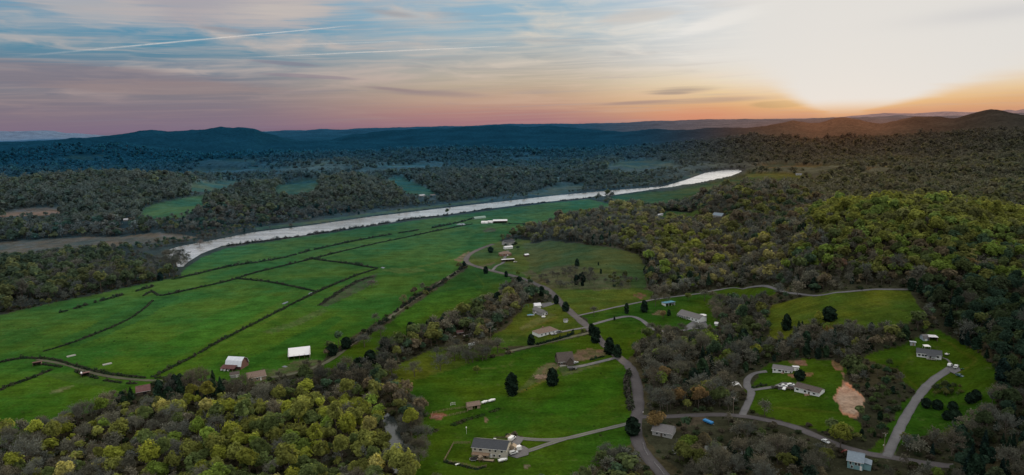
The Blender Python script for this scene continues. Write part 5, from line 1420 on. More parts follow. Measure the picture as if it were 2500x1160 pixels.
def tree_meshes(kind, i, lod=0):
    """(crown mesh, trunk mesh) of a full-detail tree, or one joined mesh at lower detail"""
    rg = np.random.default_rng(1000 + i * 13 + {"leafing": 0, "bare": 300, "cedar": 600, "pine": 700, "round": 800, "shrub": 900}[kind] + 5000 * lod)
    if kind == "leafing":
        H, W = rg.uniform(11.0, 16.5), rg.uniform(7.5, 12.5)
        low, tall = rg.uniform(0.10, 0.30), rg.uniform(0.34, 0.46)
        nq, leaf, nl = ((2300, 0.38, 28), (420, 0.76, 17), (110, 1.4, 9))[lod]
        cr = leafy_crown(rg, H, W, nl, nq, leaf, low, tall, (0.45, 0.30, 0.22)[lod])
        segs, _t = limbs(rg, H, W, 0.7, 2 if lod == 0 else 1, 0.28, 6)
        cm, mats = M_LEAF, (M_LEAF, M_BARK)
    elif kind == "bare":
        H, W = rg.uniform(11.5, 15.0), rg.uniform(9.0, 12.0)
        segs, tips = limbs(rg, H, W, 0.75, (3, 2, 1)[lod], 0.25, (8, 7, 6)[lod])
        V, F, s = twig_cloud(rg, tips, (9, 12, 10)[lod], (1.9, 2.6, 3.6)[lod], (0.055, 0.13, 0.32)[lod])
        # a haze of swelling buds along the twig ends
        P = V.reshape(-1, 4, 3)[:, 2][:: (2, 2, 2)[lod]]
        bv, bf = quads(P + rg.normal(size=P.shape) * 0.3, dirs(len(P), rg), (0.17, 0.36, 0.8)[lod], rg)
        cr = (np.concatenate([V, bv]), np.concatenate([F, bf + len(V)]), np.concatenate([s, np.repeat(rg.uniform(0.8, 1.35, len(P)), 4)]))
    elif kind in ("cedar", "pine", "round"):
        H, W = {"cedar": (12.0, 5.6), "pine": (15.0, 7.0), "round": (6.0, 5.4)}[kind]
        nq, leaf = ((1300, 0.42), (300, 0.80), (90, 1.3))[lod]
        cr = conifer_crown(rg, H, W * rg.uniform(0.9, 1.15), nq, leaf, kind)
        segs = [((0, 0, -0.5), (0, 0, H * 0.85), 0.22, 0.05)]
    else:
        H, W = 3.0, 4.2
        cr = leafy_crown(rg, H, W, 7, (200, 60, 26)[lod], (0.36, 0.6, 0.9)[lod], 0.02, 0.42)
        segs = [((0, 0, -0.3), (0, 0, 1.4), 0.12, 0.05)]
    tv, tf = tubes(segs, 5 if lod == 0 else 3)
    mat = M_LEAF if kind in ("leafing", "shrub") else M_TWIG if kind == "bare" else M_NEEDLE
    if lod == 0:
        cme = mesh_np(kind + "_crown", cr[0], cr[1], [mat], False, {"shade": ("FLOAT", cr[2])})
        tme = mesh_np(kind + "_trunk", tv, tf, [M_BARK], True)
        return cme, tme
    V, F, S, MI = join([(cr[0], cr[1], cr[2], 0), (tv, tf, 1.0, 1)])
    return mesh_np(kind + "_tree_far", V, F, [mat, M_BARK], False, {"shade": ("FLOAT", S)}, MI)

KINDS_N = {"leafing": 7, "bare": 6, "cedar": 3, "pine": 3, "round": 2, "shrub": 3}
NEAR = {k: [tree_meshes(k, i, 0) for i in range(n)] for k, n in KINDS_N.items()}
# lower-detail forms for the far woods, kept together for scattering
protos, proto_of = [], {}
for lod in (1, 2):
    for k, n in (("leafing", 5), ("bare", 4), ("cedar", 2), ("pine", 2), ("shrub", 2)):
        for i in range(n):
            me = tree_meshes(k, i, lod)
            proto_of.setdefault((k, lod), []).append(len(protos))
            protos.append(me)
FORMS = bpy.data.collections.new("tree_forms")
for i, me in enumerate(protos):
    FORMS.objects.link(bpy.data.objects.new("tree_form_%03d" % i, me))

def scatter(name, label, pts, scl, rot, tint, idx):
    me = bpy.data.meshes.new(name)
    n = len(pts)
    me.vertices.add(n)
    me.vertices.foreach_set("co", np.ascontiguousarray(pts, np.float32).ravel())
    at = me.attributes.new("scl", "FLOAT_VECTOR", "POINT"); at.data.foreach_set("vector", np.ascontiguousarray(scl, np.float32).ravel())
    at = me.attributes.new("rot", "FLOAT_VECTOR", "POINT"); at.data.foreach_set("vector", np.ascontiguousarray(rot, np.float32).ravel())
    at = me.attributes.new("tint", "FLOAT_COLOR", "POINT"); at.data.foreach_set("color", np.ascontiguousarray(np.c_[tint, np.ones(n)], np.float32).ravel())
    at = me.attributes.new("form", "INT", "POINT"); at.data.foreach_set("value", np.ascontiguousarray(idx, np.int32))
    o = link(name, me)
    g = bpy.data.node_groups.new(name, "GeometryNodeTree")
    g.interface.new_socket("Geometry", in_out="INPUT", socket_type="NodeSocketGeometry")
    g.interface.new_socket("Geometry", in_out="OUTPUT", socket_type="NodeSocketGeometry")
    gi, go = g.nodes.new("NodeGroupInput"), g.nodes.new("NodeGroupOutput")
    ci = g.nodes.new("GeometryNodeCollectionInfo")
    ci.inputs["Collection"].default_value = FORMS
    ci.inputs["Separate Children"].default_value = True
    ci.inputs["Reset Children"].default_value = True
    iop = g.nodes.new("GeometryNodeInstanceOnPoints")
    def attr(nm, typ):
        a = g.nodes.new("GeometryNodeInputNamedAttribute"); a.data_type = typ; a.inputs["Name"].default_value = nm
        return a.outputs["Attribute"]
    L = g.links.new
    L(gi.outputs[0], iop.inputs["Points"]); L(ci.outputs[0], iop.inputs["Instance"])
    iop.inputs["Pick Instance"].default_value = True
    L(attr("form", "INT"), iop.inputs["Instance Index"])
    L(attr("rot", "FLOAT_VECTOR"), iop.inputs["Rotation"])
    L(attr("scl", "FLOAT_VECTOR"), iop.inputs["Scale"])
    L(iop.outputs[0], go.inputs[0])
    md = o.modifiers.new("scatter", "NODES"); md.node_group = g
    return tagp(o, label, None, None, "stuff")

# ---- where trees grow
def near_road(x, y, pad_):
    m = np.zeros(x.shape, bool)
    for c, w in road_lines:
        lo, hi = c.min(0) - 15, c.max(0) + 15
        k = (x > lo[0]) & (x < hi[0]) & (y > lo[1]) & (y < hi[1])
        if k.any():
            cc = c[::3] if len(c) > 12 else c
            d = seg_dist(x[k], y[k], cc)
            t = np.zeros(k.sum(), bool); t |= d < w / 2 + pad_
            m[np.where(k)[0][t]] = True
    return m

# mixes: (area outline in frame units, weights leafing/bare/cedar/pine, list of leaf tints, density)
YEL, LIME, OLIVE, DULL, ORNG, BRWN, TEAL = (0.215, 0.240, 0.050), (0.155, 0.220, 0.052), (0.155, 0.170, 0.056), (0.098, 0.130, 0.056), (0.215, 0.150, 0.078), (0.140, 0.118, 0.082), (0.066, 0.112, 0.070)
PALE = (0.270, 0.255, 0.110)
BARE_T = [(0.142, 0.146, 0.122), (0.128, 0.130, 0.104), (0.158, 0.148, 0.116), (0.122, 0.134, 0.122)]
EVER_T = [(0.030, 0.058, 0.038), (0.038, 0.070, 0.040), (0.026, 0.048, 0.038)]
AREAS = {
    "lower_left": ([(-300, 1100), (0, 1050), (200, 1010), (420, 1000), (640, 985), (860, 960), (960, 1000), (1010, 1070), (1000, 1250), (-300, 1250)], (0.50, 0.42, 0.03, 0.02), [YEL, LIME, OLIVE, DULL, OLIVE, PALE, DULL, LIME], 1.0),
    "hedge_band": ([(180, 1010), (330, 950), (480, 925), (640, 930), (760, 905), (900, 870), (980, 880), (1000, 960), (860, 965), (640, 990), (420, 1005)], (0.22, 0.50, 0.12, 0.06), [DULL, TEAL, TEAL, OLIVE, DULL], 1.0),
    "river_wood": ([(-300, 650), (0, 640), (200, 620), (320, 610), (400, 640), (440, 680), (320, 705), (0, 770), (-300, 800)], (0.50, 0.40, 0.06, 0.02), [DULL, DULL, OLIVE, TEAL, BRWN, DULL, OLIVE], 1.0),
    "crest": ([(1960, 600), (2010, 520), (2150, 485), (2290, 482), (2400, 495), (2520, 520), (2700, 560), (2700, 640), (2400, 600), (2150, 610)], (0.80, 0.12, 0.02, 0.03), [YEL, LIME, YEL, OLIVE, OLIVE, DULL], 1.0),
    "front_hill": ([(1260, 600), (1300, 540), (1420, 515), (1600, 520), (1760, 548), (1960, 600), (1900, 690), (1600, 660), (1560, 620)], (0.55, 0.32, 0.05, 0.05), [PALE, OLIVE, PALE, OLIVE, DULL, BRWN, YEL], 1.0),
    "hill_face": ([(1560, 620), (1960, 590), (2200, 600), (2700, 640), (2700, 720), (2240, 705), (2050, 705), (1900, 700), (1600, 700)], (0.62, 0.24, 0.06, 0.08), [OLIVE, DULL, LIME, DULL, TEAL, PALE, BRWN], 1.0),
    "right_dark": ([(2200, 705), (2700, 640), (2700, 1250), (2400, 1250), (2250, 1090), (2440, 1010), (2430, 900), (2290, 790), (2260, 740)], (0.58, 0.12, 0.10, 0.20), [DULL, TEAL, DULL, TEAL, DULL, OLIVE, (0.08, 0.10, 0.05)], 1.05),
    "mid_wood": ([(1540, 900), (1600, 800), (1780, 730), (1890, 720), (1900, 830), (2250, 770), (2290, 800), (2100, 870), (2060, 880), (1850, 900), (1800, 1010), (1570, 1010)], (0.46, 0.42, 0.08, 0.04), [BRWN, DULL, DULL, OLIVE, DULL, OLIVE, TEAL, LIME], 1.0),
    "low_right": ([(1560, 1020), (1800, 1015), (1930, 1045), (2160, 1120), (2300, 1140), (2400, 1250), (1650, 1250)], (0.50, 0.34, 0.08, 0.04), [DULL, OLIVE, TEAL, BRWN, DULL, OLIVE, LIME], 0.9),
    "scrub": ([(2066, 905), (2100, 875), (2180, 900), (2225, 960), (2200, 1010), (2160, 1060), (2120, 1100), (2080, 1065), (2115, 1035), (2118, 960)], (0.62, 0.08, 0.22, 0.02), [DULL, TEAL, DULL, TEAL], 0.85),
}
area_w = {k: (gpoly(v[0]), *v[1:]) for k, v in AREAS.items()}
DEFAULT = ((0.55, 0.30, 0.09, 0.06), [DULL, OLIVE, TEAL, BRWN, TEAL, DULL], 1.0)

def candidates(r0, r1, sfun, seed, az_lim=45.0):
    rg = np.random.default_rng(seed)
    P = []
    r = r0
    while r < r1:
        s = sfun(r)
        n = int(2 * R(az_lim) * r / s)
        a = (np.arange(n) + rg.uniform(0, 1)) * (s / r) - R(az_lim) + rg.uniform(-0.42, 0.42, n) * s / r
        rr = r + rg.uniform(-0.45, 0.45, n) * s
        P.append(np.stack([rr * np.sin(a), rr * np.cos(a), np.full(n, s)], 1))
        r += s * 0.9
    return np.concatenate(P)

def spacing(r):
    return 7.0 + 6.5 * max(0.0, (r - 500) / 2000.0) if r < 2500 else 13.5 + (r - 2500) / 120.0

cand = candidates(265, 3900, spacing, 3)
x, y, sp = cand.T
ok = ~is_clear(x + (fbm(x, y, 14.0, 131, 2) - 0.5) * 8, y + (fbm(x, y, 14.0, 151, 2) - 0.5) * 8)
dr = np.full(len(x), 999.0); k = np.hypot(x, y) < 4200
dr[k] = seg_dist(x[k], y[k], river_poly, True)
ok &= ~inside(x, y, river_poly) & (dr > 5)
_rw = inside(x, y, area_w["river_wood"][0])
ok &= ~((beyond_river(np.hypot(x, y), np.arctan2(x, y)) < 0) & (dr < 75) & ~_rw)
ok &= ~((beyond_river(np.hypot(x, y), np.arctan2(x, y)) > 0) & (dr < 55) & (np.random.default_rng(4).uniform(0, 1, len(x)) < 0.8) & (np.arctan2(x, y) > azel(660, 560)[0]) & (np.arctan2(x, y) < azel(1330, 480)[0]))
for cp in creek_polys:
    ok &= ~inside(x, y, cp) & (seg_dist(x, y, cp, True) > 2.0)
ok &= ~near_road(x, y, 3.2)
x, y, sp = x[ok], y[ok], sp[ok]
r = np.hypot(x, y)
n = len(x)
rg = np.random.default_rng(11)
kinds = np.zeros(n, int)            # 0 leafing 1 bare 2 cedar 3 pine
tint = np.zeros((n, 3))
area_id = np.full(n, -1)
names = list(area_w)
for i, a in enumerate(names):
    m = inside(x, y, area_w[a][0]) & (area_id < 0)
    area_id[m] = i
dens = np.ones(n)
pn = fbm(x, y, 55.0, 201, 3) - 0.5
patchy = fbm(x, y, 120.0, 233, 3)
for i in range(-1, len(names)):
    m = np.where(area_id == i)[0]
    if not len(m): continue
    w, tl, de = (DEFAULT if i < 0 else area_w[names[i]][1:])
    w = np.array(w) / sum(w)
    cum = np.cumsum(w)
    u = np.clip(rg.uniform(0, 1, len(m)) * 0.62 + 0.38 * np.clip((patchy[m] - 0.25) * 2.0, 0, 0.999), 0, 0.999)
    kinds[m] = np.minimum(np.searchsorted(cum, u), 3)
    t = np.array(tl)
    ti = np.clip(((pn[m] * 1.3 + 0.5) * 0.45 + rg.uniform(0, 1, len(m)) * 0.55), 0, 0.999)
    tint[m] = t[rg.permutation(len(t))][(ti * len(t)).astype(int)]
    dens[m] = de
kb = kinds == 1
tint[kb] = np.array(BARE_T)[rg.integers(0, len(BARE_T), kb.sum())]
ke = kinds >= 2
tint[ke] = np.array(EVER_T)[rg.integers(0, len(EVER_T), ke.sum())]
tint *= rg.uniform(0.74, 1.26, (n, 1)) * 1.15
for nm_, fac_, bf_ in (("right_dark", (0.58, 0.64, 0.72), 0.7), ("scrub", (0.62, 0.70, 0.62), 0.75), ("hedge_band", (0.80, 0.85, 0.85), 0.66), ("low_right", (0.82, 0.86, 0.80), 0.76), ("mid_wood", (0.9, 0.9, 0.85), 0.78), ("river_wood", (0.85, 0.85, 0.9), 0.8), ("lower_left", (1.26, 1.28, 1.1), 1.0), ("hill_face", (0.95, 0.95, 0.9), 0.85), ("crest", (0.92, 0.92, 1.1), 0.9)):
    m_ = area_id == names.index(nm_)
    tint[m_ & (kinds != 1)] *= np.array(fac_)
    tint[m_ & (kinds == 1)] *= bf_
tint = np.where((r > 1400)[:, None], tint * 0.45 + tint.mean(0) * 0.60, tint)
keep = rg.uniform(0, 1, n) < dens
clearz = height(x, y)
size = np.clip(rg.normal(0.98, 0.27, n), 0.45, 1.6) * np.where(ke, 0.95, 1.0)
size = np.where(area_id == names.index("lower_left"), size * rg.uniform(0.6, 1.15, n), size)
size = np.where(area_id == names.index("scrub"), size * 0.52, size)
size *= np.clip(sp / 8.6, 0.80, 2.1) ** 0.9
# low riverside scrub
drr = np.full(n, 999.0); k = r < 4200; drr[k] = seg_dist(x[k], y[k], river_poly, True)
size *= np.where(drr < 60, 0.5, np.where((drr < 130) & (beyond_river(r, np.arctan2(x, y)) > 0), 0.8, 1.0))
# nothing tall stands between the eye's side of a clearing, road, house or the river and the open ground behind it
hgt_ = 13.5 * size
reach = hgt_ / np.maximum((170.0 - clearz) / r, 0.02)
rr_ = np.random.default_rng(8).uniform(0, 1, n)
rw_ = area_id == names.index("river_wood")
near_ = r < 1500
for f_ in (0.2, 0.4, 0.6, 0.8, 1.0):
    k_ = 1 + f_ * reach / r
    tx_, ty_ = x * k_, y * k_
    b_ = np.zeros(n, bool)
    b_[near_] = near_road(tx_[near_], ty_[near_], 0.6)
    keep &= ~(b_ & (rr_ < 0.72)); size = np.where(b_, np.minimum(size, 0.55), size)
    if EXCL:
        b_ = np.any([np.hypot(tx_ - a, ty_ - b) < rad * 0.85 for a, b, rad in EXCL], axis=0)
        keep &= ~(b_ & (rr_ < 0.93)); size = np.where(b_, np.minimum(size, 0.4), size)
    b_ = inside(tx_, ty_, river_poly)
    keep &= ~(b_ & (rr_ < np.where(rw_, 0.35, 0.97)))
    if f_ in (0.4, 0.6):
        b_ = is_clear(tx_, ty_)
        keep &= ~(b_ & (rr_ < 0.30)); size = np.where(b_ & (f_ == 0.4), np.minimum(size, 0.5 + 0.25 * rr_), size)
size = np.where(r > 2200, size * 0.85, size)
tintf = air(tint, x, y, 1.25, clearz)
P3 = np.stack([x, y, clearz - 0.2], 1)
u_, v_, dep = to_px(P3)
infr = (u_ > -40) & (u_ < 2540) & (v_ < 1240) & (v_ > 200)
# ---- individuals: the trees that show largest
KIND_NAMES = {0: ("leafing_tree", "leafing tree", "leafing"), 1: ("bare_tree", "bare tree", "bare"), 2: ("cedar_tree", "cedar", "cedar"), 3: ("pine_tree", "pine", "pine")}
WHERE = {"lower_left": "in the lower left wood beside the creek", "hedge_band": "in the dark tree belt below the barn", "river_wood": "in the wood beside the river at left",
         "crest": "on the bright hill crest at right", "front_hill": "on the low hill behind the meadow", "hill_face": "on the wooded hill face at right", "right_dark": "in the dark wood at the right edge",
         "mid_wood": "in the brown wood above the side road", "low_right": "in the wood below the side road", "scrub": "in the scrub beside the long gravel drive", "": "in a small copse among the pastures"}
LOOK = {0: "rounded leafing tree", 1: "bare grey twiggy tree", 2: "dark narrow cedar", 3: "dark tall pine"}
def tint_word(t):
    if t[1] > 0.21: return "bright yellow green"
    if t[0] > t[1] * 1.05: return "rusty brown budding"
    if t[1] > 0.14: return "olive green"
    return "dull dark green"

def place_tree(kind, i, x, y, z, s, rz, tint, label, group=None, sxy=1.0):
    nm, cat, form = {"round": ("cedar_tree", "cedar", "round"), "shrub": ("shrub", "shrub", "shrub"), "scrub": ("scrub_tree", "scrub tree", "bare"), "bush": ("bush", "bush", "leafing"), "creek": ("waterside_tree", "waterside tree", "bare")}.get(kind) or next(v for v in KIND_NAMES.values() if v[2] == kind)
    cme, tme = NEAR[form][i % len(NEAR[form])]
    o = empty(nm, (x, y, z), rz)
    o.scale = (s * sxy, s * sxy, s)
    tagp(o, label, cat, group)
    c = link("crown" if form != "shrub" else "foliage", cme, o)
    c["tint"] = [float(v) for v in tint]
    link("trunk" if form != "shrub" else "stem", tme, o)
    return o

EXCL_FN = lambda x, y: np.any([np.hypot(x - a, y - b) < rad for a, b, rad in EXCL], axis=0) if EXCL else np.zeros(x.shape, bool)
keep &= ~EXCL_FN(x, y)
indiv = np.zeros(n, bool)
for kd, cap in ((0, 255), (1, 150), (2, 110), (3, 110)):
    m = np.where((kinds == kd) & keep & infr & (area_id >= 0))[0]
    m = m[np.argsort(dep[m] / size[m])][:cap]
    indiv[m] = True
for j in np.where(indiv)[0]:
    a = names[area_id[j]]
    kd = int(kinds[j])
    look = LOOK[kd] if kd else tint_word(tint[j]) + " " + LOOK[0]
    label = look + " " + WHERE[a]
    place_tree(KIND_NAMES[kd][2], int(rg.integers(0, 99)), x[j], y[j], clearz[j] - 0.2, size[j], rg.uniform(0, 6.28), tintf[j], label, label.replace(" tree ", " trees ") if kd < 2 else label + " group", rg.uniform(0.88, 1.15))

rest = keep & ~indiv & (np.abs(np.degrees(np.arctan2(x, y))) < 44)
def forms_for(kd, lodn, m):
    nm = ("leafing", "bare", "cedar", "pine")
    out = np.zeros(len(m), int)
    for k in range(4):
        for l in (1, 2):
            s = (kd[m] == k) & (lodn[m] == l)
            ch = proto_of[(nm[k], l)]
            out[s] = np.array(ch)[rg.integers(0, len(ch), s.sum())]
    return out
lodn = np.where(r < 1250, 1, 2)
for nm, lab, m in (("woods", "spring woods covering the near hills and slopes", np.where(rest & (r < 1650) & (x > -200))[0]), ("forest", "hazy woods covering the far hills across the river", np.where(rest & ~((r < 1650) & (x > -200)))[0])):
    sx = rg.uniform(0.9, 1.15, len(m))
    scatter(nm, lab, P3[m], np.stack([size[m] * sx, size[m] * sx, size[m] * rg.uniform(0.85, 1.1, len(m))], 1), np.stack([np.zeros(len(m)), np.zeros(len(m)), rg.uniform(0, 6.28, len(m))], 1), tintf[m], forms_for(kinds, lodn, m))
print("trees", n, "individual", int(indiv.sum()), "rest", int(rest.sum()))

# undergrowth on the floor of the nearer woods
uc = candidates(260, 900, lambda r_: 4.2 + r_ / 250.0, 21)
ux, uy, us = uc.T
uo = ~is_clear(ux, uy) & ~near_road(ux, uy, 1.5) & ~inside(ux, uy, river_poly) & ~EXCL_FN(ux, uy)
for cp in creek_polys: uo &= ~inside(ux, uy, cp)
ux, uy = ux[uo], uy[uo]
um = len(ux)
ut = np.array([(0.070, 0.085, 0.040), (0.085, 0.080, 0.060), (0.055, 0.080, 0.044), (0.095, 0.085, 0.066)])[rg.integers(0, 4, um)] * rg.uniform(0.7, 1.3, (um, 1))
ss = rg.uniform(0.35, 1.05, um)
ch = np.array(proto_of[("shrub", 1)])
scatter("undergrowth", "brown and dull green undergrowth on the woodland floor", np.stack([ux, uy, height(ux, uy) - 0.1], 1), np.stack([ss * 1.2, ss * 1.2, ss], 1), np.stack([np.zeros(um), np.zeros(um), rg.uniform(0, 6.28, um)], 1), ut, ch[rg.integers(0, len(ch), um)])

# rough tufts in the pastures
def tuft_scatter():
    tc = candidates(270, 1300, lambda r_: 7.0 + r_ / 90.0, 77)
    tx, ty, _s = tc.T
    o = is_clear(tx, ty) & ~near_road(tx, ty, 1.0) & ~inside(tx, ty, river_poly) & (fbm(tx, ty, 30.0, 303, 4) > 0.66)
    tx, ty = tx[o], ty[o]
    k = len(tx)
    t = np.array([(0.030, 0.075, 0.022), (0.050, 0.070, 0.028), (0.026, 0.055, 0.022)])[rg.integers(0, 3, k)]
    s = rg.uniform(0.06, 0.2, k)
    scatter("grass_tufts", "rough dark tufts scattered over the green pastures", np.stack([tx, ty, height(tx, ty) - 0.1], 1), np.stack([s * 2.0, s * 2.0, s], 1), np.stack([np.zeros(k), np.zeros(k), rg.uniform(0, 6.28, k)], 1), t, ch[rg.integers(0, len(ch), k)])
tuft_scatter()

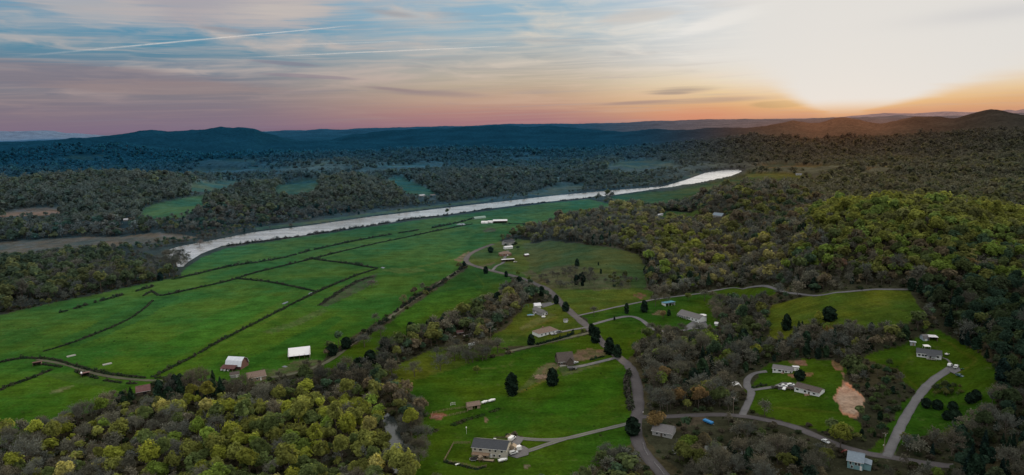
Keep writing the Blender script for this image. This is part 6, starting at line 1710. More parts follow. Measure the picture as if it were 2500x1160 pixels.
# ---- trees that stand apart, each at its own spot
CEDAR_T, DEEP = (0.020, 0.038, 0.026), (0.028, 0.054, 0.034)
LONE = [   # kind, foot in frame units, height in metres, width factor, tint, label
    ("cedar", 1349, 940, 12, 1.25, CEDAR_T, "dark broad cedar in front of the brush pile on the middle lawn"),
    ("cedar", 1250, 964, 15, 1.05, CEDAR_T, "tall dark cedar alone at the left end of the middle lawn"),
    ("cedar", 1530, 766, 10, 0.8, DEEP, "slim dark cedar between the two gravel drives"),
    ("cedar", 1573, 762, 11, 1.2, CEDAR_T, "broad dark cedar between the gravel drives, the wider of the pair"),
    ("cedar", 1358, 742, 9, 1.1, CEDAR_T, "dark cedar on the left verge of the road by the grey house"),
    ("cedar", 1381, 760, 9, 1.4, DEEP, "dark spreading cedar on the right verge where the upper drive nears"),
    ("cedar", 1409, 650, 9, 1.2, DEEP, "single dark cedar in the middle of the hillside meadow"),
    ("cedar", 1461, 648, 4, 0.9, DEEP, "tiny cedar right of the meadow cedar"),
    ("cedar", 1467, 668, 5.5, 0.9, DEEP, "small cedar near the top of the meadow scrub"),
    ("cedar", 1133, 653, 8, 1.1, CEDAR_T, "dark cedar at the outer edge of the road bend"),
    ("cedar", 1186, 668, 9, 1.1, CEDAR_T, "dark cedar on the verge below the upper farmstead"),
    ("round", 1198, 617, 8, 1.0, DEEP, "round dark evergreen on the upper farmstead lawn"),
    ("cedar", 1236, 676, 7, 1.1, CEDAR_T, "dark cedar on the road verge right of the farmstead drive"),
    ("cedar", 1444, 818, 10, 1.0, CEDAR_T, "dark cedar crowding the road just below the junction"),
    ("cedar", 1454, 836, 13, 1.25, CEDAR_T, "tallest dark cedar beside the road below the junction"),
    ("cedar", 1488, 864, 13, 1.1, CEDAR_T, "dark cedar on the road verge by the dirt patch"),
    ("cedar", 1507, 872, 10, 1.1, DEEP, "lower dark cedar on the road verge by the drive end"),
    ("cedar", 1297, 842, 9, 1.35, CEDAR_T, "dark cedar at the left corner of the brown roofed bungalow"),
    ("round", 1952, 929, 7, 1.0, CEDAR_T, "round dark cedar on bare soil between the two mobile homes"),
    ("round", 2261, 995, 5.5, 1.0, CEDAR_T, "round cedar nearest the long gravel drive"),
    ("round", 2288, 999, 5.5, 1.0, CEDAR_T, "round cedar second from the long gravel drive"),
    ("round", 2326, 1002, 5.2, 1.0, CEDAR_T, "round cedar third from the long gravel drive"),
    ("round", 2312, 1025, 5.2, 1.0, CEDAR_T, "round cedar lowest on the right hand slope"),
    ("round", 2331, 1026, 6.0, 1.0, DEEP, "greener round cedar lowest on the right hand slope"),
    ("round", 2369, 984, 6.0, 1.0, CEDAR_T, "left one of two round cedars touching near the right wood"),
    ("round", 2382, 977, 6.0, 1.0, CEDAR_T, "right one of two round cedars touching near the right wood"),
    ("cedar", 942, 872, 16, 1.2, CEDAR_T, "big dark cedar where the tree line meets the lower left wood"),
    ("cedar", 905, 900, 14, 1.4, CEDAR_T, "big dark cedar at the lower end of the tree line"),
    ("cedar", 875, 905, 10, 1.4, CEDAR_T, "lower dark cedar at the very end of the tree line"),
    ("round", 846, 851, 9, 1.0, CEDAR_T, "round dark cedar on the lane hedge, the upper of two"),
    ("round", 811, 868, 9, 1.0, CEDAR_T, "round dark cedar on the lane hedge, the lower of two"),
    ("cedar", 1005, 826, 14, 1.3, CEDAR_T, "dark cedar in the middle of the tree line between the fields"),
    ("round", 1053, 802, 9, 1.0, CEDAR_T, "round dark cedar standing out of the tree line"),
    ("cedar", 1085, 792, 9, 1.0, DEEP, "slim dark cedar in the tree line above the red roofed shed"),
    ("cedar", 1126, 782, 11, 1.0, CEDAR_T, "pointed cedar in the upper part of the tree line"),
    ("cedar", 1158, 770, 12, 1.0, CEDAR_T, "taller pointed cedar in the upper part of the tree line"),
    ("cedar", 1215, 745, 13, 1.2, CEDAR_T, "dark cedar near the top of the tree line"),
    ("cedar", 1268, 702, 12, 1.3, CEDAR_T, "dark cedar at the top end of the tree line by the road"),
    ("cedar", 1296, 722, 11, 1.4, CEDAR_T, "broad dark cedar against the road above the grey house"),
    ("cedar", 1322, 722, 10, 1.3, DEEP, "dark cedar touching the road above the grey house"),
    ("cedar", 1920, 806, 13, 1.1, CEDAR_T, "dark upright cedar at the left side of the upper right meadow"),
    ("round", 2024, 784, 11, 1.0, CEDAR_T, "dark rounded cedar beside the tall yellow tree"),
    ("round", 1545, 1062, 10, 0.9, CEDAR_T, "dark rounded cedar on the left verge by the road fork"),
    ("cedar", 1633, 771, 6, 1.0, DEEP, "small dark cedar by the rusty round tree"),
    ("cedar", 1500, 782, 4, 0.8, DEEP, "very small cedar on the lawn inside the drive curve"),
    ("leafing", 1845, 878, 13, 1.0, YEL, "bright yellow round tree in the brown wood, the largest bright one"),
    ("leafing", 1999, 795, 13, 0.8, (0.240, 0.264, 0.048), "tall bright yellow green tree below the upper right meadow"),
    ("leafing", 2022, 824, 11, 0.95, (0.304, 0.216, 0.080), "golden orange rounded tree below the upper right meadow"),
    ("leafing", 2052, 1100, 13, 1.1, YEL, "bright yellow tree overhanging the side road by the blue house"),
    ("leafing", 1265, 676, 8, 0.9, LIME, "lime green tree beside the road, left of two"),
    ("leafing", 1291, 690, 8, 0.9, LIME, "lime green tree beside the road, right of two"),
    ("leafing", 1619, 780, 9, 0.8, (0.240, 0.184, 0.096), "rusty round tree on the lawn left of the long grey roofed house"),
    ("leafing", 2366, 668, 16, 1.2, (0.208, 0.160, 0.072), "big tawny round tree on the wooded slope at right"),
    ("leafing", 2058, 660, 12, 1.1, (0.256, 0.168, 0.128), "pinkish brown round tree on the hill face"),
    ("leafing", 470, 985, 13, 1.1, (0.192, 0.200, 0.048), "yellow green tree in front of the small red barn, left of the group"),
    ("leafing", 510, 992, 14, 1.2, (0.208, 0.208, 0.048), "yellow green tree right beside the one by the small red barn"),
    ("leafing", 332, 1052, 10, 1.1, LIME, "lime green umbrella shaped tree in the lower left wood"),
    ("leafing", 890, 1040, 15, 1.1, YEL, "bright yellow tree at the creek end of the lower left wood"),
    ("leafing", 730, 1120, 16, 1.2, LIME, "large lime yellow tree in the lower left wood"),
    ("leafing", 610, 1172, 17, 1.2, YEL, "brightest yellow tree at the bottom of the lower left wood"),
    ("leafing", 1655, 985, 14, 1.1, ORNG, "orange brown round tree in the brown wood above the road fork"),
    ("leafing", 1705, 1000, 13, 1.1, ORNG, "orange brown round tree right of its twin above the road fork"),
    ("leafing", 1622, 945, 13, 1.1, (0.224, 0.168, 0.088), "orange brown round tree highest above the road fork"),
    ("leafing", 1600, 1050, 12, 1.3, (0.224, 0.160, 0.072), "rusty spreading tree over the start of the side road"),
    ("leafing", 1680, 735, 9, 1.0, (0.160, 0.200, 0.064), "pale green tree standing on the long gravel drive"),
    ("leafing", 1165, 912, 8, 0.9, (0.160, 0.208, 0.056), "pale green small tree on the rough middle field"),
    ("bare", 908, 702, 9, 1.6, (0.160, 0.136, 0.141), "grey bare thicket tree at the pasture hedge corner"),
    ("bare", 985, 745, 10, 1.2, (0.192, 0.176, 0.096), "yellowish bare tree leaning over the farm lane hedge"),
    ("bare", 930, 822, 9, 1.5, (0.128, 0.131, 0.120), "grey bushy bare tree on the lane hedge, the upper one"),
    ("bare", 890, 848, 10, 1.6, (0.120, 0.128, 0.118), "grey bushy bare tree on the lane hedge, the lower one"),
    ("bare", 1110, 882, 13, 1.2, BARE_T[0], "bare tree left of the junk vehicles on the rough field"),
    ("bare", 1130, 876, 12, 1.2, BARE_T[1], "bare tree just left of the parked junk cars"),
    ("bare", 1190, 868, 13, 1.1, BARE_T[2], "bare tree right of the parked junk cars"),
    ("bare", 1215, 862, 12, 1.2, BARE_T[0], "bare tree by the left end of the dirt lane"),
    ("bare", 1075, 905, 13, 1.3, BARE_T[3], "bare grey tree at the left side of the rough middle field"),
    ("bare", 1012, 920, 12, 1.2, BARE_T[1], "bare brown bush tree at the field corner by the creek"),
    ("bare", 1600, 748, 11, 1.1, BARE_T[0], "bare tree on the near side of the long gravel drive, leftmost"),
    ("bare", 1626, 742, 11, 1.1, BARE_T[2], "bare tree on the long gravel drive, second from the left"),
    ("bare", 1450, 772, 9, 1.1, BARE_T[1], "small bare tree on the lawn by the junction"),
    ("bare", 1720, 735, 11, 1.3, BARE_T[0], "bare tree on the long gravel drive above the grey roofed house"),
    ("bare", 1740, 735, 11, 1.2, BARE_T[2], "bare tree on the drive, rightmost of the line"),
    ("bare", 1110, 1000, 1, 1.0, BARE_T[2], ""),
    ("bare", 489, 606, 12, 1.3, (0.224, 0.184, 0.168), "pale bare tree leaning over the water at the river bend"),
    ("leafing", 1092, 524, 13, 1.0, (0.112, 0.144, 0.064), "leafy tree standing in front of the river's near bank"),
    ("leafing", 1483, 484, 18, 1.0, (0.160, 0.184, 0.064), "tall leafing tree clump where the river passes the bright field"),
    ("leafing", 120, 747, 9, 1.0, OLIVE, "small olive tree on the river bank below the river wood"),
    ("shrub", 1500, 700, 3, 1.2, DEEP, "dark shrub at the foot of the hillside meadow"),
]
for kind, px_, py_, h_, wf_, t_, lab in LONE:
    if not lab:
        continue
    g_ = ground(px_, py_)
    base_h = {"cedar": 12.0, "round": 6.0, "pine": 15.0, "leafing": 14.0, "bare": 13.0, "shrub": 3.0}[kind]
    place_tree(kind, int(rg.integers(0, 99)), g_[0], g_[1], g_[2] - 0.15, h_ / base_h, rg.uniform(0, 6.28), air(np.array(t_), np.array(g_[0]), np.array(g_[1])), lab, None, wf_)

# scrub bushes standing in the open, in their groups
BUSHES = [  # centre, spread (frame units), count, height range, tints, group, label, kind
    (1390, 682, 75, 22, 46, (3.5, 8.0), BARE_T, "scrub on the hillside meadow", "grey brown scrub tree in the thicket on the hillside meadow", "scrub"),
    (1425, 688, 22, 12, 8, (5, 8), [CEDAR_T], "cedars in the meadow thicket", "dark cedar inside the thicket on the hillside meadow", "cedar"),
    (1515, 690, 40, 14, 18, (3.5, 6.5), BARE_T, "scrub at the right of the meadow", "grey scrub tree at the right foot of the hillside meadow", "scrub"),
    (1520, 688, 40, 12, 9, (4, 7), [DULL, OLIVE], "green scrub at the right of the meadow", "green scrub tree at the right foot of the hillside meadow", "leafing"),
    (1180, 770, 75, 26, 34, (6, 10), BARE_T, "bare trees of the tree line between the fields", "grey bare tree in the tree line between the two fields", "bare"),
    (1060, 815, 85, 22, 34, (6, 10), BARE_T, "bare trees of the lower tree line", "grey bare tree in the lower part of the tree line", "bare"),
    (1255, 600, 30, 12, 9, (4, 7), [DULL, TEAL, OLIVE], "trees round the upper farmstead", "green garden tree round the upper farmstead houses", "leafing"),
    (2300, 960, 50, 14, 22, (2.5, 5.0), [DULL, TEAL, OLIVE], "bushes on the right hand slope", "bush in the clump on the right hand grassy slope", "bush"),
    (1130, 870, 70, 20, 18, (7, 11), BARE_T, "bare trees on the rough middle field", "bare tree on the rough field by the junk vehicles", "bare"),
    (1785, 770, 55, 34, 34, (8, 12), BARE_T, "bare trees right of the long grey roof", "bare tree in the grove right of the long grey roofed house", "bare"),
    (1620, 830, 50, 22, 16, (7, 11), BARE_T, "bare trees where the curved drive ends", "bare tree where the curved gravel drive enters the wood", "bare"),
    (1012, 1060, 30, 90, 30, (6, 10), BARE_T, "bare trees along the creek", "hazy bare tree along the creek between wood and lawn", "creek"),
    (1500, 1140, 45, 22, 10, (5, 9), BARE_T, "bare scrub left of the road bend", "pale scrub tree left of the road bend at the bottom", "scrub"),
    (430, 642, 32, 18, 26, (9, 14), BARE_T, "bare trees at the river bend", "bare tree hiding the river bend at the end of the river wood", "creek"),
    (1490, 482, 14, 4, 7, (8, 12), BARE_T, "bare clump by the far river bank", "grey bare tree in the clump beside the bright far field", "bare"),
]
for cx_, cy_, sx_, sy_, cnt, hr, tl, grp, lab, kind in BUSHES:
    rb = np.random.default_rng(int(cx_ * 7 + cy_))
    for _ in range(cnt):
        a_, q_ = rb.uniform(0, 6.28), math.sqrt(rb.uniform(0, 1))
        qx, qy = math.cos(a_) * q_, math.sin(a_) * q_
        sk = {1180: -0.42, 1060: -0.42}.get(cx_, 0.0)
        g_ = ground(cx_ + qx * sx_, cy_ + qy * sy_ * (0.5 if sk else 1) + qx * sx_ * sk)
        if any(inside(g_[:1], g_[1:2], q_)[0] for q_ in creek_polys) or near_road(g_[:1], g_[1:2], 1.5)[0] or EXCL_FN(g_[:1], g_[1:2])[0]:
            continue
        t_ = np.array(tl[rb.integers(0, len(tl))]) * rb.uniform(0.62, 1.05)
        base_h = {"cedar": 12.0, "leafing": 14.0, "bush": 14.0, "bare": 13.0, "scrub": 13.0, "creek": 13.0}[kind]
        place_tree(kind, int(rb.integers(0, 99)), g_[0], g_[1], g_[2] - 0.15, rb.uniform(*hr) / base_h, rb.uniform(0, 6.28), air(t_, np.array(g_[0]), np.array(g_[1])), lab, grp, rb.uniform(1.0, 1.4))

# ---- hedgerows
def hedge_material():
    m, nt = new_mat("hedge_leaves")
    t = nd(nt, "ShaderNodeAttribute", attribute_name="shade").outputs["Color"]
    d = nd(nt, "ShaderNodeBsdfDiffuse", {"Color": t}).outputs[0]
    tr = nd(nt, "ShaderNodeBsdfTranslucent", {"Color": t}).outputs[0]
    finish(nt, nd(nt, "ShaderNodeMixShader", {0: 0.25, 1: d, 2: tr}).outputs[0])
    return m
M_HEDGE = hedge_material()

def hedgerow(pts, width, hgt, label, name="hedgerow", cat="hedge", gaps=0.25, tall=0.12, tints=((0.030, 0.054, 0.030), (0.046, 0.064, 0.032), (0.058, 0.060, 0.046))):
    rb = np.random.default_rng(int(abs(pts[0][0] * 3 + pts[0][1])))
    width *= 0.74; hgt *= 0.85; gaps += 0.05
    ctr = smooth_line([ground(a, b)[:2] for a, b in pts], 6)
    seg = np.hypot(*np.diff(ctr, axis=0).T); s = np.r_[0, np.cumsum(seg)]
    step = max(width * 0.42, 0.8)
    C, N, S, T = [], [], [], []
    t = 0.0
    while t < s[-1]:
        gapn = 1.15 * float(vnoise(np.array(t / 16.0), np.array(pts[0][0] * 0.37), 9)) * 0.6 + float(vnoise(np.array(t / 5.0), np.array(pts[0][1] * 0.3), 4)) * 0.4
        cx_, cy_ = np.interp(t, s, ctr[:, 0]), np.interp(t, s, ctr[:, 1])
        t += step * rb.uniform(0.7, 1.3)
        if gapn < gaps: continue
        rad = width / 2 * (0.55 + gapn)
        h = hgt * (0.45 + 0.8 * gapn) * (2.0 if rb.uniform() < tall else 1.0)
        q = int(16 + 6 * h)
        d = dirs(q, rb); d[:, 2] = np.abs(d[:, 2])
        off = rb.normal(size=2) * width * 0.16
        c = np.array([cx_ + off[0], cy_ + off[1], 0]) + d * np.array([rad, rad, h]) * rb.uniform(0.55, 1.0, (q, 1))
        C.append(c); N.append(d + rb.normal(size=d.shape) * 0.5); S.append(np.full(q, 0.28 + 0.14 * width / 3))
        T.append(np.array(tints)[rb.integers(0, len(tints))] * rb.uniform(0.7, 1.3, (q, 1)))
    C = np.concatenate(C); N = np.concatenate(N); S = np.concatenate(S); T = np.concatenate(T)
    C[:, 2] += height(C[:, 0], C[:, 1])
    V, F = quads(C, N, S * rb.uniform(0.7, 1.3, len(S)), rb)
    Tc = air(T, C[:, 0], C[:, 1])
    org = np.array([*ctr[0], float(height(ctr[:1, 0], ctr[:1, 1])[0])])
    me = mesh_np(name, V - org, F, [M_HEDGE], False, {"shade": ("FLOAT_COLOR", np.c_[np.repeat(Tc, 4, 0), np.ones(len(V))])})
    return tagp(link(name, me, None, org), label, cat)

hedgerow([(60, 784), (120, 770), (180, 755), (240, 737), (320, 715), (375, 700)], 4.5, 2.2, "broken row of bushes nearest the river wood at left", gaps=0.42, tall=0.25)
hedgerow([(425, 682), (500, 665), (560, 651), (680, 632), (760, 612), (860, 590), (960, 572), (1060, 556), (1130, 541), (1165, 530)], 6.5, 2.6, "long bushy hedgerow running nearest to the river", gaps=0.26, tall=0.2)
hedgerow([(352, 722), (372, 712), (395, 722), (470, 706), (560, 686), (625, 666), (740, 638), (800, 623), (900, 599), (1000, 578), (1080, 561), (1155, 547)], 4.0, 2.0, "long straight hedgerow second from the river", gaps=0.12)
hedgerow([(580, 681), (650, 688), (720, 701), (768, 712)], 4.0, 2.2, "short hedgerow ending at the white pond", gaps=0.2)
hedgerow([(758, 632), (800, 638), (850, 644), (885, 650), (922, 656)], 4.2, 2.4, "short hedgerow along the top of the small square field", gaps=0.2, tall=0.3)
hedgerow([(920, 657), (885, 668), (850, 681), (780, 711), (700, 750), (620, 791), (540, 832), (470, 872), (375, 920)], 3.8, 2.0, "long diagonal hedgerow below the square field", gaps=0.16)
hedgerow([(372, 735), (350, 755), (310, 782), (230, 817), (150, 846), (85, 863)], 3.0, 1.3, "diagonal hedgerow in the big pasture at left", gaps=0.2)
hedgerow([(-20, 890), (50, 876), (100, 876), (140, 880), (185, 895), (260, 912), (330, 921), (400, 924), (430, 922)], 3.4, 2.0, "hedge along the upper side of the lower left farm lane", gaps=0.22)
hedgerow([(100, 889), (150, 897), (205, 914), (260, 930), (330, 938)], 3.0, 1.5, "low hedge along the lower side of the lower left farm lane", gaps=0.4)
hedgerow([(-20, 962), (30, 940), (65, 928), (125, 904)], 4.0, 1.6, "short hedge at the left edge below the lane", gaps=0.3)
hedgerow([(1132, 652), (1095, 680), (1060, 702), (1015, 728), (975, 756), (935, 790), (900, 815), (860, 838), (825, 862)], 4.5, 2.6, "rough hedge along the upper side of the farm lane", gaps=0.34, tall=0.25, tints=((0.034, 0.040, 0.03), (0.055, 0.05, 0.042), (0.022, 0.036, 0.024)))
hedgerow([(780, 745), (815, 722), (850, 700), (880, 685), (910, 676)], 7.0, 1.4, "rough thorny scrub strip in the pasture below the diagonal hedge", "scrub_strip", "scrub", 0.25, 0.15, ((0.05, 0.052, 0.04), (0.04, 0.05, 0.03), (0.075, 0.065, 0.055)))
hedgerow([(1498, 498), (1540, 505), (1580, 509), (1630, 514), (1690, 512)], 7.0, 4.0, "hedgerow between the two bright far fields", gaps=0.15, tall=0.3)
hedgerow([(1225, 548), (1260, 547), (1290, 549), (1330, 556)], 3.0, 1.8, "hedge behind the far pole barn", gaps=0.2)
hedgerow([(1312, 842), (1335, 836), (1360, 829), (1385, 822), (1398, 815)], 3.4, 2.2, "dark clipped evergreen hedge in front of the brown roofed bungalow", gaps=0.08, tall=0.2, tints=((0.016, 0.032, 0.022), (0.02, 0.04, 0.026)))
hedgerow([(1838, 948), (1855, 943), (1872, 941)], 2.6, 1.6, "small clipped hedge beside the mobile home drive", gaps=0.1)
hedgerow([(545, 603), (600, 595), (700, 582), (800, 567), (900, 552), (1000, 536), (1095, 526)], 6.0, 3.2, "bushes along the near bank of the river at left", "bank_bushes", "bushes", 0.36, 0.35, ((0.06, 0.055, 0.05), (0.04, 0.052, 0.032), (0.08, 0.066, 0.058)))
hedgerow([(1100, 524), (1200, 510), (1300, 498), (1400, 488), (1475, 480)], 4.0, 2.0, "bushes along the near bank of the river at the middle", "bank_bushes", "bushes", 0.42, 0.5, ((0.06, 0.055, 0.05), (0.045, 0.05, 0.036)))
hedgerow([(1005, 1062), (1045, 1056), (1090, 1044), (1140, 1026), (1190, 1008), (1235, 992), (1262, 975)], 4.2, 0.9, "overgrown ditch bank crossing the middle lawn below the run in shed", "ditch_bank", "scrub", 0.44, 0.10, ((0.035, 0.070, 0.022), (0.060, 0.066, 0.036), (0.05, 0.085, 0.026)))
hedgerow([(983, 942), (1005, 975), (1022, 1000), (1042, 1018)], 2.2, 1.2, "thin fence line growth at the left edge of the middle field", gaps=0.2, tints=((0.03, 0.06, 0.025), (0.04, 0.055, 0.03)))
hedgerow([(1085, 1128), (1130, 1138), (1165, 1146), (1185, 1140)], 2.0, 1.0, "low dark border planting along the back yard fence", gaps=0.1)
hedgerow([(1540, 905), (1530, 935), (1535, 970), (1540, 1000)], 5.0, 3.5, "grey brushy growth along the left verge of the road", "roadside_scrub", "scrub", 0.25, 0.3, ((0.06, 0.066, 0.05), (0.045, 0.06, 0.036), (0.07, 0.065, 0.058)))
hedgerow([(1440, 880), (1465, 873), (1485, 869)], 3.0, 1.4, "low green mound planting above the drive of the steep roofed house", gaps=0.1, tints=((0.025, 0.05, 0.024),))
# ------------------------------------------------------------------ sky and sun
world = bpy.data.worlds.new("World")
scene.world = world
world.use_nodes = True
def build_world():
    nt = world.node_tree
    nt.nodes.clear()
    D = nd(nt, "ShaderNodeTexCoord").outputs["Generated"]
    sep = nd(nt, "ShaderNodeSeparateXYZ", {"Vector": nd(nt, "ShaderNodeVectorMath", {0: D}, operation="NORMALIZE").outputs[0]})
    x, y, z = sep.outputs
    az = mth(nt, "MULTIPLY", mth(nt, "ARCTAN2", x, y), 57.29578)
    el = mth(nt, "MULTIPLY", mth(nt, "ARCSINE", z), 57.29578)

    def lin(c):
        return tuple(((v / 255) / 12.92 if v / 255 < 0.04045 else ((v / 255 + 0.055) / 1.055) ** 2.4) for v in c)
    def ramp(stops):
        n = nt.nodes.new("ShaderNodeValToRGB")
        e = n.color_ramp.elements
        TOP = 40.0
        while len(e) < len(stops):
            e.new(0.5)
        for i, (d, c) in enumerate(stops):
            e[i].position = d / TOP
            e[i].color = (*lin(c), 1)
        nt.links.new(mth(nt, "DIVIDE", el, TOP), n.inputs[0])
        return n.outputs[0]
    left = ramp([(0, (126, 109, 130)), (1.2, (129, 116, 130)), (2.4, (127, 121, 131)), (3.8, (120, 126, 140)), (5.8, (90, 138, 162)), (7.4, (88, 146, 176)), (9.5, (118, 158, 184)), (40, (120, 150, 185))])
    mid = ramp([(0, (160, 116, 126)), (0.9, (176, 132, 126)), (1.9, (190, 158, 138)), (3.2, (186, 172, 152)), (5.0, (172, 174, 172)), (7.2, (148, 178, 194)), (9.8, (138, 178, 202)), (40, (140, 170, 205))])
    right = ramp([(0, (196, 142, 118)), (0.7, (214, 166, 122)), (1.6, (226, 194, 146)), (2.8, (230, 214, 184)), (4.5, (218, 216, 212)), (7.5, (200, 208, 214)), (9.8, (206, 212, 218)), (40, (170, 190, 215))])
    sky = mixc(nt, maprange(nt, az, -24, -2, 0, 1, True), left, mid)
    sky = mixc(nt, maprange(nt, az, 1, 17, 0, 1, True), sky, right)
    rose = mth(nt, "MULTIPLY", maprange(nt, az, 8, 15, 0, 1, True), maprange(nt, az, 15, 21, 1, 0, True))
    sky = mixc(nt, mth(nt, "MULTIPLY", mth(nt, "MULTIPLY", rose, maprange(nt, el, 0.2, 1.6, 0.75, 0, True)), 1.0), sky, lin((205, 132, 110)))

    # clouds: wisps drawn out along the horizon, closer together towards it
    q = mth(nt, "MULTIPLY", mth(nt, "LOGARITHM", mth(nt, "ADD", mth(nt, "MAXIMUM", el, 0.0), 2.0), 2.718), 10.0)
    def cvec(ax, qy, off=0.0, tilt=0.0):
        return nd(nt, "ShaderNodeCombineXYZ", {0: mth(nt, "MULTIPLY", az, ax), 1: mth(nt, "ADD", mth(nt, "MULTIPLY", q, qy), mth(nt, "MULTIPLY", az, tilt)), 2: off}).outputs[0]
    def bump(ca, ce, wa, we, tilt=0.0):
        a = mth(nt, "DIVIDE", mth(nt, "SUBTRACT", az, ca), wa)
        e = mth(nt, "DIVIDE", mth(nt, "SUBTRACT", mth(nt, "SUBTRACT", el, ce), mth(nt, "MULTIPLY", mth(nt, "SUBTRACT", az, ca), tilt)), we)
        s = mth(nt, "ADD", mth(nt, "MULTIPLY", a, a), mth(nt, "MULTIPLY", e, e))
        return mth(nt, "POWER", 2.718, mth(nt, "MULTIPLY", s, -1.0))
    def px(x_, y_):
        a, e = azel(x_, y_)
        return math.degrees(a), math.degrees(e)
    warp = noise_n(nt, cvec(0.10, 0.35, 3.0), 1.0, 3.0, 0.5)
    wv = mth(nt, "MULTIPLY", mth(nt, "SUBTRACT", warp, 0.5), 1.6)
    def cl(ax, qy, off, tilt=0.0, det=5.0, rg=0.55):
        v = cvec(ax, qy, off, tilt)
        v = nd(nt, "ShaderNodeVectorMath", {0: v, 1: nd(nt, "ShaderNodeCombineXYZ", {0: wv, 1: wv}).outputs[0]}, operation="ADD").outputs[0]
        return noise_n(nt, v, 1.0, det, rg)
    wisps = cl(0.11, 0.55, 11.0, 0.02)
    streaks = cl(0.07, 1.4, 27.0, -0.015, 4.0, 0.5)
    cream_l, cream_m, cream_r = lin((206, 190, 180)), lin((226, 214, 198)), lin((240, 236, 228))
    cream = mixc(nt, maprange(nt, az, -12, 4, 0, 1, True), cream_l, cream_m)
    cream = mixc(nt, maprange(nt, az, 2, 15, 0, 1, True), cream, cream_r)
    rosy = mixc(nt, maprange(nt, az, -20, 10, 0, 1), lin((152, 132, 136)), lin((218, 180, 150)))
    ccol = mixc(nt, maprange(nt, el, 1.0, 5.5, 0, 1, True), rosy, cream)
    wf = maprange(nt, wisps, 0.42, 0.76, 0, 0.8, True)
    sky = mixc(nt, mth(nt, "MULTIPLY", wf, maprange(nt, el, 0.3, 2.5, 0.2, 1.0)), sky, ccol)
    sky = mixc(nt, mth(nt, "MULTIPLY", maprange(nt, streaks, 0.46, 0.78, 0, 0.42, True), maprange(nt, el, 0.3, 1.5, 0.1, 1.0)), sky, ccol)
    fine = cl(0.16, 3.6, 41.0, -0.03, 5.0, 0.6)
    sky = mixc(nt, mth(nt, "MULTIPLY", maprange(nt, fine, 0.45, 0.75, 0, 0.38, True), maprange(nt, el, 0.8, 3.0, 0.2, 1.0)), sky, ccol)
    shade_ = cl(0.09, 1.1, 63.0, -0.02, 5.0, 0.55)
    sky = mixc(nt, maprange(nt, shade_, 0.52, 0.76, 0, 0.32, True), sky, mixc(nt, maprange(nt, az, -15, 15, 0, 1), lin((132, 128, 142)), lin((176, 168, 166))))
    # the big soft cloud bank at the top left and the mauve layer lower down at the left
    soft = cl(0.12, 0.7, 5.0, 0.03, 4.0, 0.5)
    def cloud(px_, py_, wpx, hpx, col, amount, tilt=0.0, lo=0.25, hi=0.62):
        nonlocal sky
        a, e = px(px_, py_)
        b = bump(a, e, wpx / 32.0, hpx / 30.5, tilt)
        f = mth(nt, "MULTIPLY", maprange(nt, mth(nt, "MULTIPLY", b, mth(nt, "ADD", mth(nt, "MULTIPLY", soft, 0.6), mth(nt, "MULTIPLY", fine, 0.9))), lo, hi, 0, 1, True), amount)
        sky = mixc(nt, f, sky, lin(col))
    cloud(560, 10, 330, 70, (176, 168, 172), 0.85)
    cloud(700, 25, 230, 44, (204, 194, 186), 0.7, 0.08, 0.2, 0.85)
    cloud(230, 20, 170, 40, (186, 180, 180), 0.7, -0.05)
    cloud(130, 185, 420, 34, (130, 121, 132), 0.7, -0.03)
    cloud(420, 215, 300, 22, (152, 134, 134), 0.6, -0.02)
    cloud(1010, 48, 170, 26, (206, 196, 188), 0.5, -0.06, 0.2, 0.9)
    cloud(950, 32, 80, 9, (164, 158, 160), 0.7, -0.12, 0.15, 0.8)
    cloud(550, 73, 80, 8, (146, 146, 154), 0.75, -0.10, 0.15, 0.8)
    cloud(1060, 228, 150, 10, (140, 124, 134), 0.5, -0.07, 0.12, 0.85)
    cloud(960, 218, 90, 5, (142, 124, 132), 0.6, -0.1, 0.15, 0.75)
    cloud(1665, 220, 100, 9, (160, 146, 140), 0.85, 0.02, 0.15, 0.8)
    cloud(1640, 228, 60, 5, (158, 142, 136), 0.7, 0.0, 0.15, 0.7)
    cloud(1700, 246, 260, 8, (160, 140, 138), 0.7, 0.012, 0.12, 0.85)
    cloud(1560, 250, 110, 5, (166, 140, 134), 0.7, 0.03, 0.15, 0.7)
    cloud(1900, 255, 70, 9, (186, 154, 116), 0.8, 0.0, 0.2, 0.5)
    cloud(700, 155, 90, 5, (132, 128, 144), 0.55, -0.08, 0.2, 0.5)
    cloud(760, 187, 130, 5, (140, 128, 142), 0.55, -0.06, 0.2, 0.5)
    cloud(1760, 52, 150, 20, (236, 234, 230), 0.95, 0.22, 0.15, 0.7)
    cloud(1560, 40, 130, 20, (206, 200, 194), 0.7, 0.05)

    # the burnt-out glow round the sun: narrow at the skyline, wide above
    sa, se = math.degrees(SUN_AZ), 0.0
    up = maprange(nt, el, 0.3, 5.0, 0.0, 1.0)
    wL = mth(nt, "ADD", 1.2, mth(nt, "MULTIPLY", mth(nt, "POWER", mth(nt, "MAXIMUM", up, 0.0), 0.55), 5.6))
    wR = mth(nt, "ADD", 1.2, mth(nt, "MULTIPLY", mth(nt, "POWER", mth(nt, "MAXIMUM", up, 0.0), 0.75), 15.0))
    da = mth(nt, "SUBTRACT", az, sa + 0.3)
    isr = mth(nt, "GREATER_THAN", da, 0.0)
    w = mth(nt, "ADD", mth(nt, "MULTIPLY", isr, wR), mth(nt, "MULTIPLY", mth(nt, "SUBTRACT", 1.0, isr), wL))
    u = mth(nt, "ABSOLUTE", mth(nt, "DIVIDE", da, w))
    u = mth(nt, "ADD", u, mth(nt, "MULTIPLY", mth(nt, "SUBTRACT", wisps, 0.5), 0.5))
    floor_ = maprange(nt, el, -0.1, 1.3, 0, 1, True)
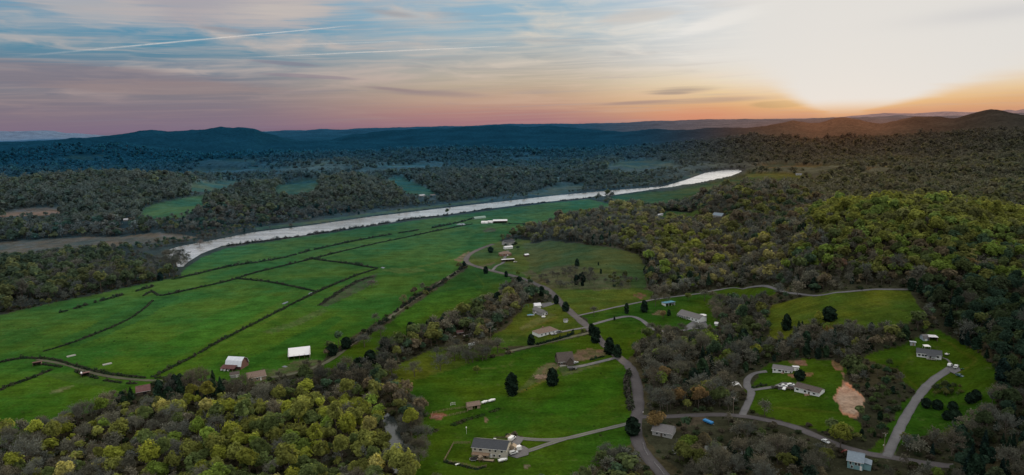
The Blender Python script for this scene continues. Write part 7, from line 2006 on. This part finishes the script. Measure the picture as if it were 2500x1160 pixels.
    halo = mth(nt, "MULTIPLY", maprange(nt, u, 0.7, 2.3, 1, 0, True), maprange(nt, el, -0.5, 1.6, 0.2, 1, True))
    gold = mixc(nt, maprange(nt, el, 0.5, 3.2, 0, 1, True), lin((230, 190, 136)), lin((228, 226, 222)))
    sky = mixc(nt, mth(nt, "MULTIPLY", halo, 0.75), sky, gold)
    core = mth(nt, "MULTIPLY", maprange(nt, u, 0.62, 1.25, 1, 0, True), floor_)
    sky = mixc(nt, core, sky, (0.755, 0.74, 0.715))
    bar_r = bump(*px(2440, 30), 5.0, 0.55, 0.03)
    sky = mixc(nt, mth(nt, "MULTIPLY", bar_r, 0.65), sky, lin((206, 206, 208)))
    # physical twilight sky underneath
    nish = nd(nt, "ShaderNodeTexSky", sky_type="NISHITA", sun_disc=False, sun_elevation=SUN_EL, sun_rotation=SUN_AZ, altitude=300.0)
    nish_c = mixc(nt, 1.0, nish.outputs[0], (0.0015, 0.0015, 0.0015), "MULTIPLY")
    sky = mixc(nt, maprange(nt, el, 11.0, 30.0, 0, 1, True), sky, (1.08, 1.04, 0.96))       # upper sky out of view, brightened to add light on the ground
    tot = mixc(nt, 1.0, sky, nish_c, "ADD")
    below = maprange(nt, el, -1.5, 0.0, 0, 1)
    tot = mixc(nt, below, (0.04, 0.05, 0.06), tot)
    bg = nd(nt, "ShaderNodeBackground", {"Color": tot, "Strength": SKY_STRENGTH})
    o = nt.nodes.new("ShaderNodeOutputWorld")
    nt.links.new(bg.outputs[0], o.inputs[0])
SKY_STRENGTH = 0.95
build_world()

sun_data = bpy.data.lights.new("sun", "SUN")
sun_data.energy = 4.0
sun_data.angle = R(3.0)
sun_data.color = (1.0, 0.80, 0.52)
sun = bpy.data.objects.new("sun", sun_data)
COL.objects.link(sun)
sd = Vector((math.sin(SUN_AZ) * math.cos(SUN_EL), math.cos(SUN_AZ) * math.cos(SUN_EL), math.sin(SUN_EL)))
sun.rotation_euler = sd.to_track_quat("Z", "Y").to_euler()
sun.location = (0, 0, 400)

scene.render.engine = "CYCLES"
scene.cycles.use_denoising = True
scene.cycles.denoiser = "OPENIMAGEDENOISE"
scene.cycles.max_bounces = 5
scene.cycles.diffuse_bounces = 2
scene.cycles.transparent_max_bounces = 6
scene.cycles.use_adaptive_sampling = True
scene.view_settings.view_transform = "Standard"
scene.view_settings.look = "None"
scene.view_settings.exposure = 0.0
